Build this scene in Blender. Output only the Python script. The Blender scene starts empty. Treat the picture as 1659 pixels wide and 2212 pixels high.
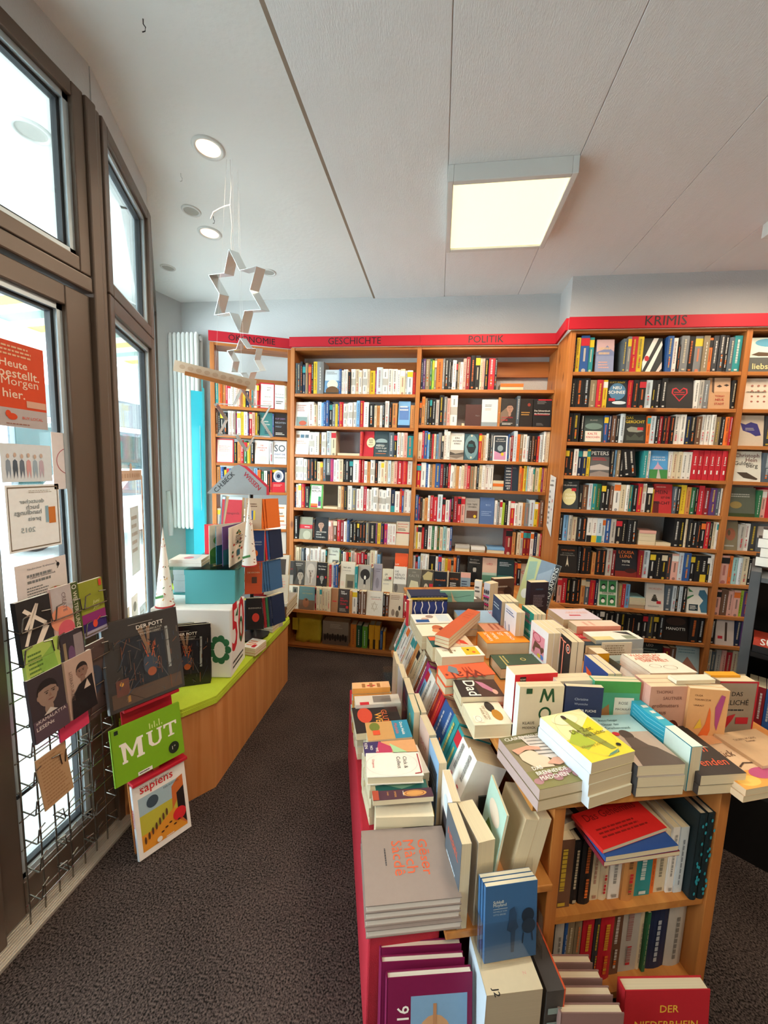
import bpy, math, random, re
from mathutils import Vector, Matrix
random.seed(7)
PI = math.pi
S = bpy.context.scene
COL = S.collection

# ---------------------------------------------------------------- camera
YAW, PITCH, ROLL, FPX = -0.14005, 0.11297, 0.034528, 822.11
CAMZ = 1.62
c_, s_ = math.cos, math.sin
_f = Vector((s_(YAW)*c_(PITCH), c_(YAW)*c_(PITCH), -s_(PITCH)))
_r0 = Vector((c_(YAW), -s_(YAW), 0)); _u0 = _r0.cross(_f)
_r = c_(ROLL)*_r0 + s_(ROLL)*_u0
_u = -s_(ROLL)*_r0 + c_(ROLL)*_u0
CP = Vector((0, 0, CAMZ))
cd = bpy.data.cameras.new('camera')
cam = bpy.data.objects.new('camera', cd); COL.objects.link(cam)
m = Matrix((_r, _u, -_f)).transposed().to_4x4(); m.translation = CP
cam.matrix_world = m
cd.sensor_fit = 'VERTICAL'; cd.sensor_height = 36.0; cd.lens = 36.0*FPX/2212
cd.clip_start = 0.02; cd.clip_end = 300
S.camera = cam

# ---------------------------------------------------------------- world, exposure, lights
S.view_settings.view_transform = 'Standard'
S.view_settings.look = 'None'
S.view_settings.gamma = 1.0
S.view_settings.use_curve_mapping = False
S.view_settings.exposure = 0.22
S.cycles.use_denoising = True
S.cycles.max_bounces = 10; S.cycles.diffuse_bounces = 6; S.cycles.transparent_max_bounces = 24
S.cycles.sample_clamp_indirect = 6.0
W = bpy.data.worlds.new('world'); S.world = W; W.use_nodes = True
nt = W.node_tree; bg = nt.nodes['Background']
bg.inputs[0].default_value = (0.80, 0.92, 1.0, 1); bg.inputs[1].default_value = 12.5
SUN = bpy.data.objects.new('sun', bpy.data.lights.new('sun', 'SUN')); COL.objects.link(SUN)
SUN.data.energy = 2.0; SUN.data.angle = 0.2; SUN.rotation_euler = (math.radians(35), math.radians(20), math.radians(200))
SUN.data.color = (1, 0.96, 0.9)

def area(name, loc, rot, sx, sy, power, col, portal=False, spread=PI):
    l = bpy.data.lights.new(name, 'AREA'); l.shape = 'RECTANGLE'; l.size = sx; l.size_y = sy
    l.energy = power; l.color = col; l.spread = spread
    o = bpy.data.objects.new(name, l); COL.objects.link(o); o.location = loc; o.rotation_euler = rot
    if portal: l.cycles.is_portal = True
    return o
# daylight enters through the shop front (portals only guide the sampling)
area('portal_door', (-1.45, 0.6, 1.5), (0, -PI/2, 0), 2.9, 1.7, 1, (1,1,1), True)
area('portal_window', (-2.15, 2.2, 1.75), (0, -PI/2, math.radians(-40)), 2.4, 2.2, 1, (1,1,1), True)
WARM = (1.0, 0.83, 0.63)
P_PANEL = 26.0

# ---------------------------------------------------------------- pixel -> point helpers (known planes only)
def ray(x, y): return _f*FPX + _r*(x-829.5) - _u*(y-1106)
def PZ(x, y, z):
    d = ray(x, y); return CP + d*((z-CAMZ)/d.z)
def PY(x, y, Y):
    d = ray(x, y); return CP + d*(Y/d.y)
def PX(x, y, X):
    d = ray(x, y); return CP + d*(X/d.x)

# ---------------------------------------------------------------- colours and materials
def lin(h):
    if not isinstance(h, str): return h
    h = h.lstrip('#'); v = [int(h[i:i+2], 16)/255 for i in (0, 2, 4)]
    return tuple((x/12.92 if x <= .04045 else ((x+.055)/1.055)**2.4) for x in v)
PAL = dict(w='#e6e1d8', c='#d8c8a8', k='#1c1b1d', g='#7d7d7d', r='#bf2430', b='#2d5590', l='#79a9d2', n='#1d2947', t='#2d8c8e', y='#dcbb2c',
           o='#e0702a', m='#a62a70', v='#5a3a70', e='#2c6a44', u='#6a4936', p='#dca596', s='#b7b0a5', d='#3b3b3e', z='#8a1f26', j='#a4c43a',
           q='#9fc7c4', x='#cbd5da', h='#8d7a5e', a='#c98a4e', f='#efeadf', i='#54606a')
def C(c): return lin(PAL.get(c, c))
MATS = {}
def newmat(n):
    mt = bpy.data.materials.new(n); mt.use_nodes = True; MATS[n] = mt
    return mt, mt.node_tree, mt.node_tree.nodes['Principled BSDF']
def N(t, k, **kw):
    n = t.nodes.new(k)
    for a, b in kw.items():
        if a.startswith('_'): n.inputs[a[1:].replace('_', ' ')].default_value = b
        else: setattr(n, a, b)
    return n
def simple(n, col, rough=.5, metal=0., var=.06, scale=8., stretch=(1,1,1), bump=0., bscale=80., spec=.5):
    mt, t, b = newmat(n)
    tc = N(t, 'ShaderNodeTexCoord'); mp = N(t, 'ShaderNodeMapping'); mp.inputs['Scale'].default_value = stretch
    no = N(t, 'ShaderNodeTexNoise', _Scale=scale, _Detail=3.)
    mx = N(t, 'ShaderNodeMix', data_type='RGBA')
    c = C(col)
    mx.inputs[6].default_value = tuple(x*(1-var) for x in c)+(1,); mx.inputs[7].default_value = tuple(min(1, x*(1+var)) for x in c)+(1,)
    L = t.links.new
    L(tc.outputs['Object'], mp.inputs[0]); L(mp.outputs[0], no.inputs['Vector']); L(no.outputs[0], mx.inputs[0]); L(mx.outputs[2], b.inputs['Base Color'])
    b.inputs['Roughness'].default_value = rough; b.inputs['Metallic'].default_value = metal; b.inputs['Specular IOR Level'].default_value = spec
    if bump:
        n2 = N(t, 'ShaderNodeTexNoise', _Scale=bscale, _Detail=4.); bp = N(t, 'ShaderNodeBump', _Strength=bump, _Distance=.01)
        L(mp.outputs[0], n2.inputs['Vector']); L(n2.outputs[0], bp.inputs['Height']); L(bp.outputs[0], b.inputs['Normal'])
    return mt
def printed(n, rough, spec, var=.05):
    mt, t, b = newmat(n); L = t.links.new
    at = N(t, 'ShaderNodeAttribute', attribute_name='col')
    tc = N(t, 'ShaderNodeTexCoord'); no = N(t, 'ShaderNodeTexNoise', _Scale=60., _Detail=2.)
    L(tc.outputs['Object'], no.inputs['Vector'])
    mr = N(t, 'ShaderNodeMapRange'); mr.inputs['To Min'].default_value = 1-var; mr.inputs['To Max'].default_value = 1+var
    mul = N(t, 'ShaderNodeVectorMath', operation='SCALE')
    L(no.outputs[0], mr.inputs[0]); L(at.outputs['Color'], mul.inputs[0]); L(mr.outputs[0], mul.inputs['Scale']); L(mul.outputs[0], b.inputs['Base Color'])
    b.inputs['Roughness'].default_value = rough; b.inputs['Specular IOR Level'].default_value = spec
    return mt
printed('print_matte', .55, .35); printed('print_gloss', .25, .5)
# page block: fine leaves stacked across the book's thickness (local y)
mt, t, b = newmat('pages'); L = t.links.new
at = N(t, 'ShaderNodeAttribute', attribute_name='col'); tc = N(t, 'ShaderNodeTexCoord')
mp = N(t, 'ShaderNodeMapping'); mp.inputs['Scale'].default_value = (2, 900, 2)
no = N(t, 'ShaderNodeTexNoise', _Scale=1., _Detail=2.); mr = N(t, 'ShaderNodeMapRange'); mr.inputs['To Min'].default_value = .80; mr.inputs['To Max'].default_value = 1.1
mul = N(t, 'ShaderNodeVectorMath', operation='SCALE')
L(tc.outputs['Object'], mp.inputs[0]); L(mp.outputs[0], no.inputs['Vector']); L(no.outputs[0], mr.inputs[0]); L(at.outputs['Color'], mul.inputs[0]); L(mr.outputs[0], mul.inputs['Scale']); L(mul.outputs[0], b.inputs['Base Color'])
b.inputs['Roughness'].default_value = .8
def wood(n, axis, c1='#9c5826', c2='#c07a3c', c3='#65300f', rough=.42):
    mt, t, b = newmat(n); L = t.links.new
    sc = {'x': (1.1, 16, 16), 'y': (16, 1.1, 16), 'z': (16, 16, 1.1)}[axis]
    tc = N(t, 'ShaderNodeTexCoord'); oi = N(t, 'ShaderNodeObjectInfo'); mp = N(t, 'ShaderNodeMapping'); mp.inputs['Scale'].default_value = sc
    ad = N(t, 'ShaderNodeVectorMath', operation='ADD'); mu = N(t, 'ShaderNodeMath', operation='MULTIPLY'); mu.inputs[1].default_value = 9.
    L(oi.outputs['Random'], mu.inputs[0]); L(tc.outputs['Object'], mp.inputs[0]); L(mp.outputs[0], ad.inputs[0]); L(mu.outputs[0], ad.inputs[1])
    no = N(t, 'ShaderNodeTexNoise', _Scale=1.3, _Detail=6., _Distortion=.8); L(ad.outputs[0], no.inputs['Vector'])
    cr = N(t, 'ShaderNodeValToRGB'); e = cr.color_ramp.elements
    e[0].position = .3; e[0].color = C(c1)+(1,); e[1].position = .7; e[1].color = C(c2)+(1,)
    L(no.outputs[0], cr.inputs[0])
    vo = N(t, 'ShaderNodeTexVoronoi', _Scale=1.); mp2 = N(t, 'ShaderNodeMapping')
    mp2.inputs['Scale'].default_value = {'x': (3, 8, 8), 'y': (8, 3, 8), 'z': (8, 8, 3)}[axis]
    L(tc.outputs['Object'], mp2.inputs[0]); L(mp2.outputs[0], vo.inputs['Vector'])
    mr = N(t, 'ShaderNodeMapRange'); mr.inputs['From Min'].default_value = .06; mr.inputs['From Max'].default_value = .13; mr.inputs['To Min'].default_value = .85; mr.inputs['To Max'].default_value = 0
    L(vo.outputs['Distance'], mr.inputs[0])
    mx = N(t, 'ShaderNodeMix', data_type='RGBA'); mx.inputs[7].default_value = C(c3)+(1,)
    L(mr.outputs[0], mx.inputs[0]); L(cr.outputs[0], mx.inputs[6]); L(mx.outputs[2], b.inputs['Base Color'])
    b.inputs['Roughness'].default_value = rough; b.inputs['Specular IOR Level'].default_value = .4
    return mt
for a_ in 'xyz': wood('wood_'+a_, a_)
wood('wood_counter', 'z', '#b9743c', '#cf9058', '#7d451f')
wood('wood_board', 'y', '#a8652c', '#c98a46', '#7a441a')
simple('wall_paint', '#c4c4c3', .85, var=.03, scale=2., bump=.25, bscale=120.)
simple('ceiling_paint', '#eeeeee', .8, var=.03, scale=3., stretch=(6, 1, 1), bump=.25, bscale=60.)
simple('plaster', '#eeeeec', .85, var=.03, scale=2., bump=.15, bscale=40.)
simple('turquoise_paint', '#3aa9b4', .5, var=.05)
simple('turquoise_card', '#4fa3a8', .6, var=.06, scale=4.)
simple('lime_felt', '#b6c92c', .9, var=.08, scale=30., bump=.5, bscale=300.)
simple('red_paint', '#b41c2b', .6, var=.04, spec=.25)
simple('red_cloth', '#b81c30', .9, var=.12, scale=40., bump=.4, bscale=400.)
simple('frame_metal', '#65564a', .45, metal=.3, var=.03)
simple('frame_light', '#b4bfc4', .4, metal=.3, var=.03)
simple('rubber', '#15171b', .6, var=.1)
simple('black_metal', '#17181a', .4, metal=.2, var=.1)
simple('dark_grey', '#4b4d50', .6, var=.05)
simple('chrome_wire', '#8a857d', .25, metal=.95, var=.05)
simple('aluminium', '#dfe8ea', .22, metal=.9, var=.04, scale=20.)
simple('threshold_metal', '#c9c2b6', .35, metal=.5, var=.05, scale=3.)
simple('white_enamel', '#dcdcd8', .35, var=.02)
simple('white_plastic', '#e4e1dc', .4, var=.02)
simple('paper_white', '#efece6', .7, var=.02)
simple('paper_tan', '#d9bd9c', .7, var=.08, scale=20.)
simple('yellow_bag', '#b09a1e', .6, var=.15, scale=10., bump=.6, bscale=14.)
simple('gap_shade_brown', '#93806f', .7)  # shade of the ceiling gap put into a brown colour
simple('lamp_grey', '#a8a59c', .3)
simple('concrete', '#cfd0ce', .9, var=.12, scale=14.)
simple('facade_white', '#dfe3e4', .8, var=.04)
simple('facade_grey', '#5e6468', .8, var=.05)
simple('car_white', '#dfe4e6', .25, var=.02)
simple('yellow_card', '#d9ac1f', .6, var=.05)
mt, t, b = newmat('carpet'); L = t.links.new
tc = N(t, 'ShaderNodeTexCoord'); n1 = N(t, 'ShaderNodeTexNoise', _Scale=170., _Detail=5.); n2 = N(t, 'ShaderNodeTexNoise', _Scale=3., _Detail=4.)
L(tc.outputs['Object'], n1.inputs['Vector']); L(tc.outputs['Object'], n2.inputs['Vector'])
ad = N(t, 'ShaderNodeMath', operation='MULTIPLY_ADD'); ad.inputs[1].default_value = .2; L(n2.outputs[0], ad.inputs[0]); L(n1.outputs[0], ad.inputs[2])
cr = N(t, 'ShaderNodeValToRGB'); e = cr.color_ramp.elements
e[0].position = .47; e[0].color = C('#151212')+(1,); e[1].position = .76; e[1].color = C('#60534e')+(1,)
bp = N(t, 'ShaderNodeBump', _Strength=.8, _Distance=.003); L(n1.outputs[0], bp.inputs['Height']); L(bp.outputs[0], b.inputs['Normal'])
L(ad.outputs[0], cr.inputs[0]); L(cr.outputs[0], b.inputs['Base Color']); b.inputs['Roughness'].default_value = .95; b.inputs['Specular IOR Level'].default_value = .1
# window glass: clear with a weak mirror reflection
def glassy(n, tint, r=.02, blend=.12):
    mt, t, b = newmat(n); t.nodes.remove(b); L = t.links.new
    tr = N(t, 'ShaderNodeBsdfTransparent'); tr.inputs[0].default_value = tint+(1,)
    gl = N(t, 'ShaderNodeBsdfGlossy'); gl.inputs['Roughness'].default_value = r
    lw = N(t, 'ShaderNodeLayerWeight'); lw.inputs[0].default_value = blend
    mr = N(t, 'ShaderNodeMapRange'); mr.inputs['To Min'].default_value = .02; mr.inputs['To Max'].default_value = .6
    mx = N(t, 'ShaderNodeMixShader'); L(lw.outputs['Fresnel'], mr.inputs[0]); L(mr.outputs[0], mx.inputs[0]); L(tr.outputs[0], mx.inputs[1]); L(gl.outputs[0], mx.inputs[2])
    L(mx.outputs[0], t.nodes['Material Output'].inputs[0]); return mt
glassy('glass', (.95, .985, .975), .01, .32); glassy('acrylic', (.985, .985, .985), .05, .12); glassy('glass_green', (.66, .88, .86), .03, .2)
def emit(n, col, st):
    mt, t, b = newmat(n)
    b.inputs['Base Color'].default_value = C(col)+(1,); b.inputs['Emission Color'].default_value = C(col)+(1,); b.inputs['Emission Strength'].default_value = st
emit('panel_glow', '#fff2b8', 1.25); emit('spot_glow', '#ffd2b4', 1.5)

# ---------------------------------------------------------------- mesh builder
class MB:
    def __init__(s): s.v = []; s.f = []; s.c = []; s.m = []; s.mats = []
    def mi(s, mat):
        if mat not in s.mats: s.mats.append(mat)
        return s.mats.index(mat)
    def poly(s, pts, col='w', mat='print_matte'):
        n = len(s.v); s.v += [tuple(p) for p in pts]; s.f.append(tuple(range(n, n+len(pts)))); s.c.append(C(col)); s.m.append(s.mi(mat))
    def mesh(s, vs, fs, col='w', mat='print_matte'):
        n = len(s.v); s.v += [tuple(p) for p in vs]; i = s.mi(mat); c = C(col)
        for f in fs: s.f.append(tuple(n+k for k in f)); s.c.append(c); s.m.append(i)
    def box(s, a, b, col='w', mat='print_matte', M=None, skip=''):
        x0, y0, z0 = a; x1, y1, z1 = b
        vs = [Vector(q) for q in ((x0,y0,z0),(x1,y0,z0),(x1,y1,z0),(x0,y1,z0),(x0,y0,z1),(x1,y0,z1),(x1,y1,z1),(x0,y1,z1))]
        if M: vs = [M @ q for q in vs]
        s.mesh(vs, [(0,3,2,1),(4,5,6,7),(0,1,5,4),(1,2,6,5),(2,3,7,6),(3,0,4,7)], col, mat)
    def prism(s, pts, z0, z1, col='w', mat='print_matte', M=None):
        n = len(pts); vs = [Vector((p[0], p[1], z0)) for p in pts]+[Vector((p[0], p[1], z1)) for p in pts]
        ar = sum(pts[i][0]*pts[(i+1) % n][1]-pts[(i+1) % n][0]*pts[i][1] for i in range(n))
        if M: vs = [M @ q for q in vs]
        fs = [tuple(reversed(range(n))), tuple(range(n, 2*n))]+[(i, (i+1) % n, n+(i+1) % n, n+i) for i in range(n)]
        if ar < 0: fs = [tuple(reversed(f)) for f in fs]
        s.mesh(vs, fs, col, mat)
    def tube(s, pts, r, col='w', mat='chrome_wire', seg=6, closed=False):
        pts = [Vector(p) for p in pts]; n = len(pts); rings = []
        for i, p in enumerate(pts):
            a = pts[i-1] if i else pts[i]; b = pts[i+1] if i < n-1 else pts[i]
            d = (b-a).normalized() if (b-a).length > 1e-9 else Vector((0, 0, 1))
            up = Vector((0, 0, 1)) if abs(d.z) < .9 else Vector((1, 0, 0))
            x = d.cross(up).normalized(); y = d.cross(x)
            rr = r[i] if isinstance(r, (list, tuple)) else r
            rings.append([p+x*math.cos(2*PI*k/seg)*rr+y*math.sin(2*PI*k/seg)*rr for k in range(seg)])
        vs = [q for g in rings for q in g]; fs = []
        for i in range(n-1):
            for k in range(seg): fs.append((i*seg+k, i*seg+(k+1) % seg, (i+1)*seg+(k+1) % seg, (i+1)*seg+k))
        fs += [tuple(range(seg)), tuple(reversed(range((n-1)*seg, n*seg)))]
        s.mesh(vs, fs, col, mat)
    def build(s, name, parent=None, M=None, bevel=0., smooth=False, **props):
        me = bpy.data.meshes.new(name); me.from_pydata(s.v, [], s.f)
        for mn in s.mats: me.materials.append(MATS[mn])
        me.polygons.foreach_set('material_index', s.m)
        ca = me.color_attributes.new('col', 'FLOAT_COLOR', 'CORNER'); buf = []
        for f, c in zip(s.f, s.c): buf += list(c)*0+[c[0], c[1], c[2], 1.]*len(f)
        ca.data.foreach_set('color', buf)
        if smooth: me.polygons.foreach_set('use_smooth', [True]*len(me.polygons))
        me.update()
        o = bpy.data.objects.new(name, me); COL.objects.link(o)
        if parent: o.parent = parent
        if M is not None: o.matrix_basis = M
        if bevel:
            bv = o.modifiers.new('bevel', 'BEVEL'); bv.width = bevel; bv.segments = 2; bv.limit_method = 'ANGLE'
        for k, v in props.items():
            if v: o[k] = v
        return o
def empty(name, M, label, cat, group=None):
    o = bpy.data.objects.new(name, None); COL.objects.link(o); o.matrix_basis = M if isinstance(M, Matrix) else Matrix.Translation(M)
    o.empty_display_size = .05; o['label'] = label; o['category'] = cat
    if group: o['group'] = group
    return o
def struct(mb, name, **k): return mb.build(name, kind='structure', **k)
def bx(name, a, b, mat, parent=None, M=None, bevel=0., col='w', **k):
    q = MB(); q.box(a, b, col, mat); return q.build(name, parent, M, bevel, **k)

# text as flat outline meshes, cached: (verts2d, faces, width)
_TX = {}
def text2d(s, bold=0., shear=0.):
    k = (s, bold, shear)
    if k not in _TX:
        cu = bpy.data.curves.new('t', 'FONT'); cu.body = s; cu.resolution_u = 2; cu.offset = 0 if 'M' in s else bold; cu.shear = shear
        ob = bpy.data.objects.new('t', cu); COL.objects.link(ob)
        dg = bpy.context.evaluated_depsgraph_get(); me = ob.evaluated_get(dg).to_mesh()
        vs = [(v.co.x, v.co.y) for v in me.vertices]; fs = [tuple(p.vertices) for p in me.polygons]
        ob.evaluated_get(dg).to_mesh_clear(); bpy.data.objects.remove(ob); bpy.data.curves.remove(cu)
        if vs:
            x0 = min(v[0] for v in vs); x1 = max(v[0] for v in vs); y0 = min(v[1] for v in vs); y1 = max(v[1] for v in vs)
        else: x0 = x1 = y0 = y1 = 0
        _TX[k] = ([(v[0]-x0, v[1]-y0) for v in vs], fs, max(x1-x0, 1e-3), max(y1-y0, 1e-3))
    return _TX[k]
# art painted as thin printed layers on a rectangle: origin o, right u, up v (unit), normal n, size w,h. coordinates 0..1
def art(mb, o, u, v, n, w, h, items, lift=.0003, mat='print_matte'):
    o, u, v, n = Vector(o), Vector(u), Vector(v), Vector(n)
    for k, it in enumerate(items):
        d = n*(lift*(k+1)*.6+.0001); P = lambda x, y: o+u*(x*w)+v*(y*h)+d
        ty = it[0]
        if ty == 'r':
            _, x0, y0, x1, y1, c = it; mb.poly([P(x0, y0), P(x1, y0), P(x1, y1), P(x0, y1)], c, mat)
        elif ty == 'e':
            _, cx, cy, rx, ry, c = it; mb.poly([P(cx+rx*math.cos(2*PI*i/20), cy+ry*math.sin(2*PI*i/20)) for i in range(20)], c, mat)
        elif ty == 'ring':
            _, cx, cy, rx, ry, th, c = it; a = [(math.cos(2*PI*i/24), math.sin(2*PI*i/24)) for i in range(24)]
            vs = [P(cx+rx*p, cy+ry*q) for p, q in a]+[P(cx+rx*(1-th)*p, cy+ry*(1-th)*q) for p, q in a]
            mb.mesh(vs, [(i, (i+1) % 24, 24+(i+1) % 24, 24+i) for i in range(24)], c, mat)
        elif ty == 'p': mb.poly([P(x, y) for x, y in it[1]], it[2], mat)
        elif ty == 'l':   # stroked polyline: pts, width, colour
            pts = it[1]; wd = it[2]
            for (x0, y0), (x1, y1) in zip(pts, pts[1:]):
                dx, dy = (x1-x0)*w, (y1-y0)*h; ll = math.hypot(dx, dy) or 1; nx, ny = -dy/ll*wd/2/w, dx/ll*wd/2/h
                mb.poly([P(x0-nx, y0-ny), P(x1-nx, y1-ny), P(x1+nx, y1+ny), P(x0+nx, y0+ny)], it[3], mat)
        elif ty in 'tTi':  # text: string, left x, baseline y, width fraction or (height m), colour [,rot90]
            s, x, y, wf, c = it[1:6]; rot = it[6] if len(it) > 6 else 0
            vs, fs, tw, th = text2d(s, .010 if ty == 'T' else 0., .25 if ty == 'i' else 0.)
            if rot:   # runs downwards (-v), letter tops to the right (+u); wf = fraction of h
                sc = wf*h/tw; base = P(x, y); hs = it[7] if len(it) > 7 else 1.
                mb.mesh([base+(-v if rot > 0 else v)*(a*sc)+(u if rot > 0 else -u)*(b*sc*hs) for a, b in vs], fs if rot > 0 else fs, c, mat)
            else:
                sc = wf*w/tw; base = P(x, y); hs = it[7] if len(it) > 7 else 1.
                mb.mesh([base+u*(a*sc)+v*(b*sc*hs) for a, b in vs], fs, c, mat)
        elif ty == 'lines':  # rows of small print: x0,y0,x1,y1,n,colour
            _, x0, y0, x1, y1, nn, c = it
            for i in range(nn):
                yy = y1-(y1-y0)*(i+.5)/nn; hh = (y1-y0)/nn*.22; x = x0; e = x0+(x1-x0)*random.uniform(.7, 1)
                while x < e:
                    ww = random.uniform(.04, .13)*(x1-x0); mb.poly([P(x, yy-hh), P(min(x+ww, e), yy-hh), P(min(x+ww, e), yy+hh), P(x, yy+hh)], c, mat); x += ww+.02*(x1-x0)
# ================================================================ room shell
ZC = 3.07
q = MB(); q.prism([(-1.42, -2.6), (3.6, -2.6), (3.6, 3.6), (-2.6, 3.6), (-2.53, 3.08), (-1.66, 2.0), (-1.42, 1.42)], -.06, 0, 'w', 'carpet'); fl = struct(q, 'floor')
q = MB(); q.box((-2.45, 3.37, 0), (.89, 3.5, 3.12), 'w', 'wall_paint'); q.box((.89, 3.1, 0), (3.6, 3.5, 3.12), 'w', 'wall_paint'); struct(q, 'wall_back')
q = MB(); q.box((3.5, -2.6, 0), (3.6, 3.1, 3.12), 'w', 'wall_paint'); struct(q, 'wall_right')
q = MB(); q.box((-1.5, -2.6, 0), (3.5, -2.5, 3.12), 'w', 'wall_paint'); struct(q, 'wall_front')
q = MB(); q.box((-1.5, -2.5, 0), (-1.38, -.4, 3.12), 'w', 'wall_paint'); struct(q, 'wall_left')
# ceiling: plaster bay at the window, then long panels with open joints (their run is the room's depth)
q = MB(); q.prism([(-1.5, -2.6), (-.60, -2.6), (-.60, 3.5), (-2.7, 3.5), (-2.62, 3.0), (-1.70, 1.92), (-1.45, 1.42)], ZC, ZC+.1, 'w', 'plaster')
q.box((-.60, -2.6, ZC-.004), (3.6, 3.5, ZC+.07), 'w', 'ceiling_paint'); q.box((-.64, -2.6, ZC+.06), (3.6, 3.5, ZC+.1), 'w', 'ceiling_paint')
x = -.615
for i in range(8):
    x1 = -.03+.588*i if i < 7 else 3.6
    q.box((x+.0018, -2.6, ZC-.014), (x1-.0018, 3.5, ZC+.05), 'w', 'ceiling_paint'); x = x1
struct(q, 'ceiling', bevel=.0015)
bx('ceiling_gap_shade', (-.630, -2.6, ZC-.012), (-.614, 3.37, ZC+.001), 'gap_shade_brown', kind='structure')  # brown strip painted as the shadow line where plaster steps to panels

# ---- shop front: frames in the plane x = -1.38 and the angled display window
MX, MY = -1.38, 1.405
def frame(name, M, w, z0, z1, sx0=.05, sx1=.05, sz0=.05, sz1=.05, t=.035, glass=True, kind=None):
    """a metal frame in local x (along), y (out), z with a light inner bead, a black gasket and a pane"""
    q = MB(); fm = 'frame_metal'
    q.box((0, -t, z0), (sx0, t, z1), 'w', fm); q.box((w-sx1, -t, z0), (w, t, z1), 'w', fm)
    q.box((sx0, -t, z0), (w-sx1, t, z0+sz0), 'w', fm); q.box((sx0, -t, z1-sz1), (w-sx1, t, z1), 'w', fm)
    fr = q.build(name, None, M, bevel=.004, kind='structure')
    q = MB(); a, b, c, d = sx0, w-sx1, z0+sz0, z1-sz1; g = .034
    for (k, mt_, y0, y1) in ((0, 'frame_light', -.018, .03), (1, 'rubber', -.004, .02)):
        e = g*k*.6; g2 = g*(.6 if k == 0 else .35)
        q.box((a+e, y0, c+e), (a+e+g2, y1, d-e), 'w', mt_); q.box((b-e-g2, y0, c+e), (b-e, y1, d-e), 'w', mt_)
        q.box((a+e, y0, c+e), (b-e, y1, c+e+g2), 'w', mt_); q.box((a+e, y0, d-e-g2), (b-e, y1, d-e), 'w', mt_)
    q.build('glazing_bead', fr)
    if glass:
        q = MB(); q.box((a+.012, .004, c+.012), (b-.012, .010, d-.012), 'w', 'glass'); q.build('pane', fr)
    return fr
def wallM(x0, y0, x1, y1):
    d = Vector((x1-x0, y1-y0, 0)).normalized(); n = Vector((-d.y, d.x, 0))
    m = Matrix((d, n, Vector((0, 0, 1)))).transposed().to_4x4(); m.translation = (x0, y0, 0); return m
# door side: local x runs along +Y, outward is -X
MD = wallM(-1.38, .86, -1.38, 3)
frame('door_1', MD @ Matrix.Translation((.05, .012, 0)), .45, .02, 2.235, .075, .10, .125, .07)
q = MB(); q.box((0, -.045, 0), (.05, .045, 2.93), 'w', 'frame_metal'); q.box((.50, -.045, 0), (.545, .045, 2.93), 'w', 'frame_metal'); q.box((.545, -.03, 0), (.575, .05, 2.93), 'w', 'frame_metal')
q.build('trim_2', None, MD, bevel=.006, kind='structure')
q = MB(); q.box((.05, -.04, 2.245), (.50, .04, 2.30), 'w', 'frame_metal'); q.build('trim_3', None, MD, bevel=.006, kind='structure')
frame('window_1', MD @ Matrix.Translation((.05, 0, 0)), .45, 2.305, 2.935, .04, .045, .05, .05)
MD2 = wallM(-1.38, -.4, -1.38, 3)
frame('door_2', MD2, 1.255, .02, 2.3, .09, .09, .13, .09)
frame('window_2', MD2, 1.255, 2.305, 2.935, .05, .05, .05, .05)
EX, EY = -1.635, 1.985
MW = wallM(MX-.005, MY+.03, EX, EY); WL = math.hypot(EX-MX+.005, EY-MY-.03)
frame('window_3', MW, WL, .36, 2.285, .045, .045, .06, .06)
frame('window_4', MW, WL, 2.29, 2.935, .045, .045, .05, .05)
MW3 = wallM(EX, EY, -2.50, 3.10)
frame('window_5', MW3, math.hypot(-2.50-EX, 3.10-EY), .36, 2.935, .05, .05, .06, .06)
q = MB()
for (x0, y0, x1, y1) in ((-1.38, -.4, MX, MY), (MX, MY, EX, EY), (EX, EY, -2.50, 3.10)):
    mm = wallM(x0, y0, x1, y1); l = math.hypot(x1-x0, y1-y0); q.box((0, -.02, 2.935), (l, .10, 3.12), 'w', 'wall_paint', mm)
struct(q, 'wall_left_lintel')
q = MB()
for (x0, y0, x1, y1) in ((MX-.02, MY+.04, EX, EY), (EX, EY, -2.50, 3.10)):
    mm = wallM(x0, y0, x1, y1); l = math.hypot(x1-x0, y1-y0); q.box((0, .0, -.05), (l, .10, .36), 'w', 'wall_paint', mm)
struct(q, 'wall_left_parapet')
q = MB(); q.prism([(-2.60, 3.08), (-2.50, 3.08), (-2.41, 3.40), (-2.60, 3.40)], 0, 3.12, 'w', 'wall_paint'); struct(q, 'wall_left_return')
q = MB(); q.box((-2.42, 3.355, 0), (-1.86, 3.369, 1.02), 'w', 'turquoise_paint'); struct(q, 'wall_back_dado')
# ribbed metal threshold
q = MB(); q.box((-1.42, -.4, .0), (-1.285, 1.42, .012), 'w', 'threshold_metal')
for i in range(13): q.box((-1.41+i*.0098, -.4, .012), (-1.4055+i*.0098, 1.42, .0145), 'w', 'threshold_metal')
struct(q, 'trim_4')

# ================================================================ outside: arcade soffit, pavement, street, houses opposite
q = MB(); q.prism([(-1.40, -3), (-1.40, 1.45), (-1.72, 2.0), (-2.62, 3.15), (-2.62, 6), (-2.66, 6), (-2.66, -3)], 2.95, 3.05, 'w', 'plaster'); struct(q, 'exterior_soffit')
q = MB(); q.box((-3.6, -6, -.12), (-1.44, 22, -.03), 'w', 'concrete'); struct(q, 'pavement')
q = MB(); q.box((-12, -6, -.2), (-3.6, 22, -.10), 'w', 'concrete'); struct(q, 'street')
q = MB(); q.box((-1.43, 3.6, -.1), (-1.2, 9, 6), 'w', 'facade_white'); struct(q, 'wall_neighbour')
b = empty('house_facade', (-9, 9, 0), 'white plastered house across the street with dark windows and a grey shopfront band', 'building')
bx('wall', (-.4, -9, -.1), (0, 12, 8), 'facade_white', b)
bx('shopfront_band', (0, -9, 2.55), (.12, 12, 3.25), 'facade_grey', b)
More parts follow.
